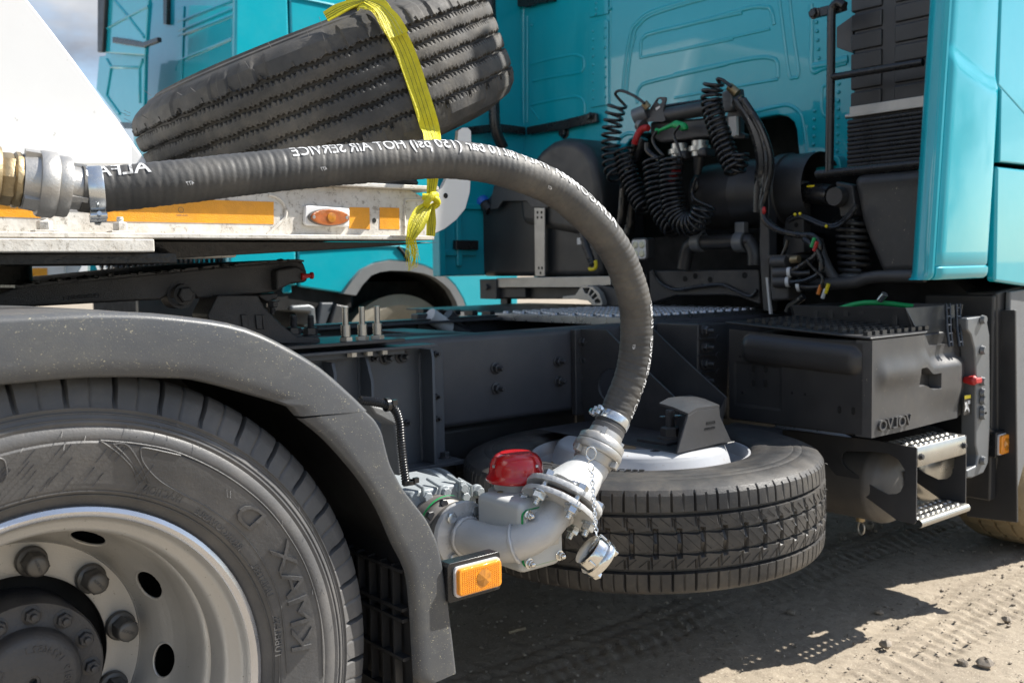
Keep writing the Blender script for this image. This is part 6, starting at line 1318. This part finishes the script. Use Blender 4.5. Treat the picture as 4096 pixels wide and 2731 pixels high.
# silo skirt and tank
sk = [(-60, -80), (52, -80), (111, 0), (160, 62), (210, 126), (300, 245), (385, 362), (470, 485), (516, 556), (527, 585), (530, 660), (-60, 660)]
b = MB(); b.prism([A(*p, Y=TY+.10) for p in sk], (0, .012, 0)); b.build('silo_skirt', M['white'], trailer, bevel=.005, seg=3)
b = MB(); b.prism([A(*p, Y=TY+.30) for p in ((340, 320), (392, 372), (470, 470), (545, 580), (588, 640), (594, 680), (200, 680), (200, 320))], (0, .8, 0)); b.build('silo_nose', M['white'], trailer, bevel=.01)
b = MB(); b.lathe([(0, 0), (.5, .05), (1.0, .35), (1.22, .9), (1.22, 6.0), (.8, 6.6), (0, 6.8)], V(-.75, 1.24, 2.75), (-1, 0, 0), 48); b.build('silo_tank', M['white'], trailer)
for pts, r in ((((1290, 742), (1400, 722), (1500, 730), (1600, 716), (1650, 735)), .020), (((1380, 750), (1480, 735), (1560, 748), (1630, 725)), .014), (((1590, 700), (1610, 735), (1640, 755), (1660, 725)), .010)):
    b = MB(); b.tube(spline([A(*p, Y=TY+.12) for p in pts], 8), r, 10); b.build('brake_line', M['black_plastic'], trailer)

# ================================================================= WORN TYRE TIED ON THE NECK
s_ = 1.0; WT = V(1.0705, 1.0837, 1.6134); WN = nrm(V(-.4362, .0438, 1.0)); WR = .53; WH = .170
worn = thing('worn_tyre', 'worn ribbed truck tyre tied aslant on top of the white trailer neck', 'tyre', (WT[0], WT[1], WT[2]-.35))
pr = [(WR-.215, WH-.045), (WR-.205, WH-.020), (WR-.175, WH+.004), (WR-.125, WH+.012), (WR-.122, WH+.009), (WR-.095, WH+.008), (WR-.092, WH+.004), (WR-.07, WH-.001), (WR-.067, WH-.005), (WR-.045, WH-.012), (WR-.026, WH-.022), (WR-.012, WH-.034), (WR-.005, WH-.048), (WR-.001, WH-.066)]
gr = [.094, .050, .006, -.040, -.094]; gd = .014
body = []; gid = {}
for gi, h in enumerate(gr):
    h *= s_
    for d_, rr in ((.0068, 0), (.0058, -.004), (.0040, -gd), (-.0040, -gd), (-.0058, -.004), (-.0068, 0)):
        gid[len(pr)+len(body)] = (gi, d_); body.append((WR+rr, h+d_))
    if gi < len(gr)-1: hm = (h+gr[gi+1]*s_)/2; body += [(WR+.0015, h-.014), (WR+.002, hm), (WR+.0015, gr[gi+1]*s_+.014)]
end = [(WR-.001, -WH+.060), (WR-.008, -WH+.036), (WR-.03, -WH+.012), (WR-.09, -WH-.01), (WR-.17, -WH-.004), (WR-.215, -WH+.05)]
wear = RNG.normal(size=720)
def worn_mod(k, a, i):
    dr = dh = 0
    if i in gid:
        gi, d_ = gid[i]; ph = k % 8; tooth = (-.0034, -.0030, .0018, .0026, -.0006, -.0026, .0014, .0022)[ph]+.0016*math.sin(a*37); dh = tooth*(1 if abs(d_) > .005 else .7)
        if gi in (0, 4) and k % 24 in (0, 1, 2) and ((d_ > 0) == (gi == 0)): dh += .013 if gi == 0 else -.013
        if abs(d_) > .006 and ph in (0, 1, 5): dr -= .0035
    elif 10 <= i < len(pr):      # chewed patches along the shoulder
        t = math.sin(a*11+2*math.sin(a*5))*math.sin(a*29+1.3*math.sin(a*7)); dr -= .006*sm_(.25, .5, t)
    elif i >= len(pr)+len(body) and i < len(pr)+len(body)+2: dr -= .004*sm_(.2, .5, math.sin(a*19+math.sin(a*7)))
    return (dr, dh)
sm_ = lambda a, c, t: 0 if t <= a else 1 if t >= c else (lambda q: q*q*(3-2*q))((t-a)/(c-a))
b = MB(); b.lathe(pr+body+end, WT, WN, 960, worn_mod); wt = b.build('worn_carcass', M['rubber_worn'], worn, smooth=22)
b = MB()
for k in range(60):
    a = random.uniform(0, 2*PI); u = nrm(np.cross(V(0, 1, 0), WN)); w_ = np.cross(WN, u); d = math.cos(a)*u+math.sin(a)*w_; p = WT+WN*random.uniform(WH-.05, WH)+d*(WR-.004); b.tube([p, p+d*.012+WN*random.uniform(.006, .022)], .0006, 3)
b.build('rubber_whiskers', M['rubber'], wt)['kind'] = 'stuff'

# ================================================================= YELLOW STRAP
def on_tyre(px, py, lift=.003):
    r = ray(px*K, py*K); o = CAM-WT; d_ = r-WN*(r@WN); o_ = o-WN*(o@WN); a = d_@d_; b_ = 2*d_@o_; c_ = o_@o_-(WR+lift)**2; D = b_*b_-4*a*c_
    return CAM+r*((-b_-math.sqrt(max(D, 0)))/(2*a))
strap = thing('yellow_strap', 'yellow webbing strap looped over the tilted worn tyre and knotted at the trailer neck', 'strap', A(1720, 820, Y=.5))
top_in = WT+WN*(WH+.02)
pa = [on_tyre(905, 72), on_tyre(925, 110), on_tyre(944, 160), on_tyre(962, 215), on_tyre(977, 262), on_tyre(987, 300)]
edge0 = on_tyre(893, 55); lo_p = [G(993, 340, Y=.50), G(992, 372, Y=.49), G(993, 410, Y=.505), G(990, 440, Y=.51), G(988, 460, Y=.512)]
radial = nrm((edge0-WT)-WN*((edge0-WT)@WN))
over = [WT+radial*(WR-.20)+WN*(WH-.01), WT+radial*(WR-.15)+WN*(WH+.018), WT+radial*(WR-.09)+WN*(WH+.020), WT+radial*(WR-.045)+WN*(WH+.006), WT+radial*(WR-.012)+WN*(WH-.012)]
def ribbon(path, widths, hint, name, mt, par, twist=None, th=.0022, curl=0):
    P, s = resample(spline(path, 10), .006); n = len(P); rows = []; pw = None
    for i in range(n):
        T = nrm(P[min(i+1, n-1)]-P[max(i-1, 0)]); h = hint(P[i]) if callable(hint) else hint; w_ = nrm(np.cross(T, h))
        if pw is not None and w_@pw < 0: w_ = -w_
        if twist: a = twist(i/(n-1)); nn = np.cross(w_, T); w2 = math.cos(a)*w_+math.sin(a)*nn
        else: w2 = w_
        pw = w_; nn = nrm(np.cross(w2, T)); wd = np.interp(i/(n-1), np.linspace(0, 1, len(widths)), widths)
        rows.append([P[i]+w2*wd*(j/8-.5)+nn*(curl*wd*((j/8-.5)**2)*1.5+.0006*math.sin(j*2.1+s[i]*40)) for j in range(9)])
    b = MB(); nn0 = nrm(np.cross(rows[0][4]-rows[1][4], rows[0][8]-rows[0][0])); b.shell(rows, nn0*th); o = b.build(name, M[mt], par, smooth=60)
    for f in (.30, .5, .70):
        bb = MB(); pts = [r[0]+(r[8]-r[0])*f+nrm(CAM-r[4])*.0022 for r in rows]; bb.tube(pts, .0006, 4); bb.build('stitch_line', M['strap_dark'], o)
    return o
rad = lambda p: nrm((p-WT)-WN*((p-WT)@WN))
ribbon(over+[edge0]+pa+lo_p, [.050, .050, .048, .046, .05, .05, .05, .05, .046, .030, .018], lambda p: nrm(rad(p)*.7+nrm(CAM-p)*.3) if p[2] > 1.38 else nrm(CAM-p), 'strap_band', 'strap', strap, curl=.25)
tl = [over[3]+WN*.016, over[3]+WN*.03-RT*.03+UP*.0, on_tyre(800, 22)+WN*.03, on_tyre(775, 36)+WN*.016, on_tyre(752, 47)+WN*.008]
sdp = float((on_tyre(905, 72)-CAM)@FW)-.02
ribbon([G(838, 4, d=sdp), G(815, 14, d=sdp), G(790, 26, d=sdp), G(752, 47, d=sdp)], [.016, .040, .052, .046], nrm(UP*.6-FW*.6), 'strap_tail', 'strap', strap, curl=.5)
ribbon([G(838, 4, d=sdp), G(870, 20, d=sdp), G(895, 48, d=sdp), G(915, 84, d=sdp)], [.018, .034, .046, .050], nrm(UP*.5-FW*.7), 'strap_fold', 'strap', strap, curl=.4)
kp = G(986, 464, Y=.50)
b = MB(); b.tube(spline([kp+V(-.02, 0, .012), kp+V(.004, -.016, .008), kp+V(.02, -.004, -.004), kp+V(.004, .008, -.014), kp+V(-.016, -.010, -.006), kp+V(-.004, -.018, .014), kp+V(.016, -.006, .016)], 8), .0085, 10); b.build('strap_knot', M['strap'], strap)
ribbon([kp+V(-.004, -.006, -.008), G(968, 490, Y=.49), G(953, 520, Y=.487), G(942, 548, Y=.49)], [.016, .040, .042, .022], nrm(CAM-kp), 'strap_tail', 'strap', strap, twist=lambda t: .3*t, curl=.3)
ribbon([kp+V(.004, -.004, -.010), G(990, 500, Y=.50), G(988, 542, Y=.50)], [.014, .024, .022], nrm(CAM-kp+RT*.8), 'strap_tail', 'strap', strap, curl=.3)
b = MB(); q0 = G(942, 548, Y=.49)
for k in range(46):
    a = random.uniform(-.012, .012); p = q0+V(a, random.uniform(-.004, .004), .004); L_ = random.uniform(.03, .085); b.tube([p, p+V(a*.2+.004, random.uniform(-.004, .004), -L_*.5), p+V(random.uniform(-.008, .012), random.uniform(-.01, .01), -L_)], .0006, 3)
b.build('frayed_end', M['strap'], strap)['kind'] = 'stuff'

# ================================================================= SECOND TURQUOISE TRUCK, parked beyond
TY2 = 4.0
t2 = thing('parked_truck', 'second turquoise truck parked behind, its side and front wheel arch seen past the trailer', 'truck', (3.0, TY2+1.25, 0))
B = lambda x, y, Y=TY2: A(x, y, Y=Y)
X2 = B(950, 300)[0]
side = [(1158, -60), (2072, -60), (2072, 1290), (1874, 1275), (1868, 1240), (1852, 1195), (1820, 1142), (1790, 1112), (1750, 1088), (1700, 1064), (1640, 1047), (1560, 1042), (1500, 1053), (1450, 1078), (1410, 1122), (1374, 1174), (1197, 1147)]
def flatten(pts, Y): return [A(*p, Y=Y) for p in pts]
sp_ = flatten(side, TY2); sp_[0][2] = sp_[1][2] = 3.3
b = MB(); b.prism(sp_, (0, .06, 0)); cs2 = b.build('cab_side', M['teal'], t2, bevel=.012, seg=3)
df = flatten([(962, -60), (1150, -60), (1189, 1144), (912, 1110), (930, 900)], TY2); df[0][2] = df[1][2] = 3.3
b = MB(); b.prism(df, (0, .05, 0)); b.build('side_deflector', M['teal'], t2, bevel=.015, seg=3)
b = MB(); b.span((X2+.2, TY2+.03, .9), (B(1160, 500)[0]+.4, TY2+.05, 3.3)); b.build('seam_backing', M['void'], t2)
for pts in (((1170, -10), (1360, 30), (1420, 60)), ((1160, 440), (1500, 400)), ((1200, 1000), (1590, 985), (1640, 1050))): b = MB(); b.tube(spline([A(*p, Y=TY2-.001) for p in pts], 6), .010, 8); b.build('panel_crease', M['teal'], t2)
b = MB(); b.tube([A(*p, Y=TY2-.004) for p in ((1590, 985), (1612, 1010), (1640, 1056))], .012, 6); b.build('panel_seam', M['void'], t2)
arch_o = [(1374, 1174), (1410, 1122), (1450, 1078), (1500, 1054), (1560, 1043), (1640, 1048), (1700, 1065), (1750, 1089), (1790, 1113), (1820, 1143), (1852, 1196), (1868, 1242), (1874, 1290)]
arch_i = [(1424, 1181), (1450, 1140), (1485, 1102), (1520, 1088), (1563, 1082), (1640, 1084), (1700, 1094), (1740, 1110), (1775, 1135), (1800, 1160), (1825, 1205), (1838, 1250), (1842, 1290)]
ro = [[A(*p, Y=TY2-.04), A(*q, Y=TY2-.04)] for p, q in zip(arch_o, arch_i)]
b = MB(); b.shell(ro, (0, .06, 0)); b.build('wheel_arch_trim', M['arch'], t2, bevel=.01)
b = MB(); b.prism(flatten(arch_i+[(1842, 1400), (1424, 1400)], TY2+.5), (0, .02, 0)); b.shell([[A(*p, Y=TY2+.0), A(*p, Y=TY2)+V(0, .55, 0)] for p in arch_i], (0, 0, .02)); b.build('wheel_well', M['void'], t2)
wcx = A(1592, 1193, Y=TY2+.06); r2 = wcx[2]-.5
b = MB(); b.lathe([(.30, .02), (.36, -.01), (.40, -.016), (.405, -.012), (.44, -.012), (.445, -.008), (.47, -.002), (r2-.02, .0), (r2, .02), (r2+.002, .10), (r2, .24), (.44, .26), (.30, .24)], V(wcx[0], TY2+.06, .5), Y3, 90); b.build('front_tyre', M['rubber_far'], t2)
b = MB(); b.lathe([(.30, .02), (.2, .08), (0, .05)], V(wcx[0], TY2+.06, .5), Y3, 40); b.build('front_rim', M['rim'], t2)
b = MB(); b.prism(flatten([(1345, 1216), (1398, 1225), (1372, 1310), (1318, 1310)], TY2-.02), (0, .1, 0)); b.build('step_panel', M['plastic_plain'], t2, bevel=.01)
b = MB(); b.prism(flatten([(1165, 1222), (1240, 1218), (1262, 1228), (1268, 1300), (1240, 1300), (1238, 1250), (1165, 1245)], TY2+.0), (0, .2, 0)); b.build('step_bracket', M['grey_fit'], t2, bevel=.015)
b = MB(); b.prism(flatten([(1285, 1210), (1340, 1210), (1300, 1310), (1270, 1310)], TY2), (0, .2, 0)); b.build('battery_cover', M['bracket'], t2, bevel=.01)
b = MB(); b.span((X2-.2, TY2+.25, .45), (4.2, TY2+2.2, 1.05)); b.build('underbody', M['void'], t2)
b = MB(); b.span((B(1372, 1174)[0]-1.2, TY2+.22, .55), (B(1372, 1174)[0]+.2, TY2+.26, 1.06)); b.build('chassis_side', M['black_plastic'], t2)
# its rear wall
b = MB(); b.span((X2+.25, TY2+.02, 1.0), (X2+.31, TY2+2.48, 3.3)); rw = b.build('cab_rear_wall', M['teal'], t2, bevel=.01)
b = MB(); b.span((X2+.31, TY2+2.42, 1.0), (4.2, TY2+2.48, 3.3)); b.span((X2+.3, TY2, 3.3), (4.2, TY2+2.48, 3.34)); b.build('cab_shell', M['teal'], t2)
XW = X2+.25
for pts in (((1195, 150), (1380, 75), (1560, 5)), ((1195, 410), (1215, 400), (1400, 325), (1555, 258)), ((1180, 470), (1192, 430), (1215, 400)), ((1200, 210), (1560, 60)), ((1195, 245), (1570, 100)), ((1010, 20), (985, 300), (965, 560)), ((1555, 262), (1562, 420))):
    b = MB(); b.tube(spline([c1(*p, X=XW) for p in pts], 6), .012, 8); b.build('pressed_bead', M['teal'], rw)
b = MB(); b.prism([c1(*p, X=XW-.01) for p in ((1180, 60), (1225, 40), (1210, 560), (1175, 600))], (.01, 0, 0)); b.build('wall_panel', M['teal'], rw, bevel=.005)
XD = XW-.35
b = MB(); b.prism([c1(*p, X=XD) for p in ((655, -60), (990, -60), (965, 372), (650, 350))], (.03, 0, 0)); fdf = b.build('far_deflector', M['teal'], t2, bevel=.01)
b = MB(); b.prism([c1(*p, X=XD-.03) for p in ((650, -60), (702, -60), (680, 350), (648, 350))], (.03, 0, 0)); b.build('rubber_edge', M['black_plastic'], fdf, bevel=.008)
for pts in (((760, -5), (860, 115), (965, 250)), ((688, 208), (860, 112), (990, 45))): b = MB(); b.tube([c1(*p, X=XD) for p in pts], .010, 8); b.build('pressed_bead', M['teal'], fdf)
b = MB(); b.prism([c1(*p, X=XD+.1) for p in ((660, 375), (700, 372), (706, 352), (965, 360), (958, 700), (945, 760), (905, 850), (820, 835), (640, 600))], (.03, 0, 0)); ld = b.build('lower_deflector', M['teal'], t2, bevel=.01)
for pts in (((745, 450), (935, 452), (935, 690)), ((745, 450), (715, 640), (800, 760)), ((715, 398), (745, 450)), ((955, 400), (935, 452))): b = MB(); b.tube([c1(*p, X=XD+.1) for p in pts], .012, 8); b.build('pressed_bead', M['teal'], ld)
b = MB(); b.prism([c1(*p, X=XD-.02) for p in ((748, 248), (830, 258), (948, 282), (1048, 248), (1052, 280), (950, 318), (830, 300), (748, 286))], (.03, 0, 0)); b.build('deflector_brace', M['black_gloss'], t2, bevel=.006)
b = MB(); b.prism([c1(*p, X=XW-.03) for p in ((1086, -60), (1114, -60), (1110, 164), (1088, 164))], (.03, 0, 0)); b.build('rear_bar', M['black_gloss'], t2, bevel=.004)
b = MB(); b.prism([c1(*p, X=XD+.05) for p in ((800, 815), (910, 822), (910, 862), (830, 858))], (.05, 0, 0)); b.build('lower_brace', M['black_gloss'], t2)
for (x0, x1, yy, r_, tn) in ((385, 620, 1042, .05, 9), (440, 640, 1072, .06, 9), (560, 800, 1050, .06, 12), (700, 900, 1040, .055, 10)):
    p, q = A(x0, yy, Y=TY2+.9), A(x1, yy-4, Y=TY2+.9); n_ = tn*16; pts = [p+(q-p)*i/n_+V(0, r_*math.cos(2*PI*i/16), r_*math.sin(2*PI*i/16)) for i in range(n_+1)]; b = MB(); b.tube(pts, .010, 6); b.build('coiled_line', M['black_gloss'], t2)
b = MB(); b.prism(flatten([(362, 1030), (372, 1030), (400, 1110), (360, 1110)], TY2+.6), (0, .05, 0)); b.build('wing_edge', M['teal'], t2)
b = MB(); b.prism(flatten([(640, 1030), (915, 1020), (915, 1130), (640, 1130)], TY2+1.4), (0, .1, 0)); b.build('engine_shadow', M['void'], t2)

# ================================================================= TRAILER FAR BEHIND
t3 = thing('far_trailer', 'far white trailer neck with one amber tape patch, glimpsed below the near trailer at left', 'trailer', A(180, 1200, Y=4.6))
b = MB(); b.prism(flatten([(60, 1030), (250, 1028), (262, 1040), (262, 1125), (240, 1136), (60, 1140)], 4.6), (0, .05, 0)); nb = b.build('neck_beam', M['white_lamp'], t3, bevel=.01)
b = MB(); b.prism(flatten([(262, 1032), (332, 1030), (328, 1065), (312, 1095), (285, 1112), (262, 1116)], 4.64), (0, .04, 0)); b.build('front_horn', M['white_lamp'], t3, bevel=.01)
b = MB(); b.prism(flatten([(96, 1073), (189, 1072), (189, 1104), (95, 1105)], 4.598), (0, -.003, 0)); b.build('reflective_tape', M['tape'], nb, smooth=0)
b = MB(); b.prism(flatten([(250, 1030), (300, 1028), (300, 1040), (250, 1044)], 4.57), (0, -.02, 0)); b.build('lamp_strip', M['tape'], nb, smooth=0)
b = MB(); b.prism([V(-9, 4.15, 1.7), V(-.3, 4.15, 1.55), V(.2, 4.15, 1.75), V(-.4, 4.15, 3.1), V(-9, 4.15, 3.2)], (0, 2.4, 0)); b.build('silo_body', M['white'], t3, bevel=.12, seg=4)
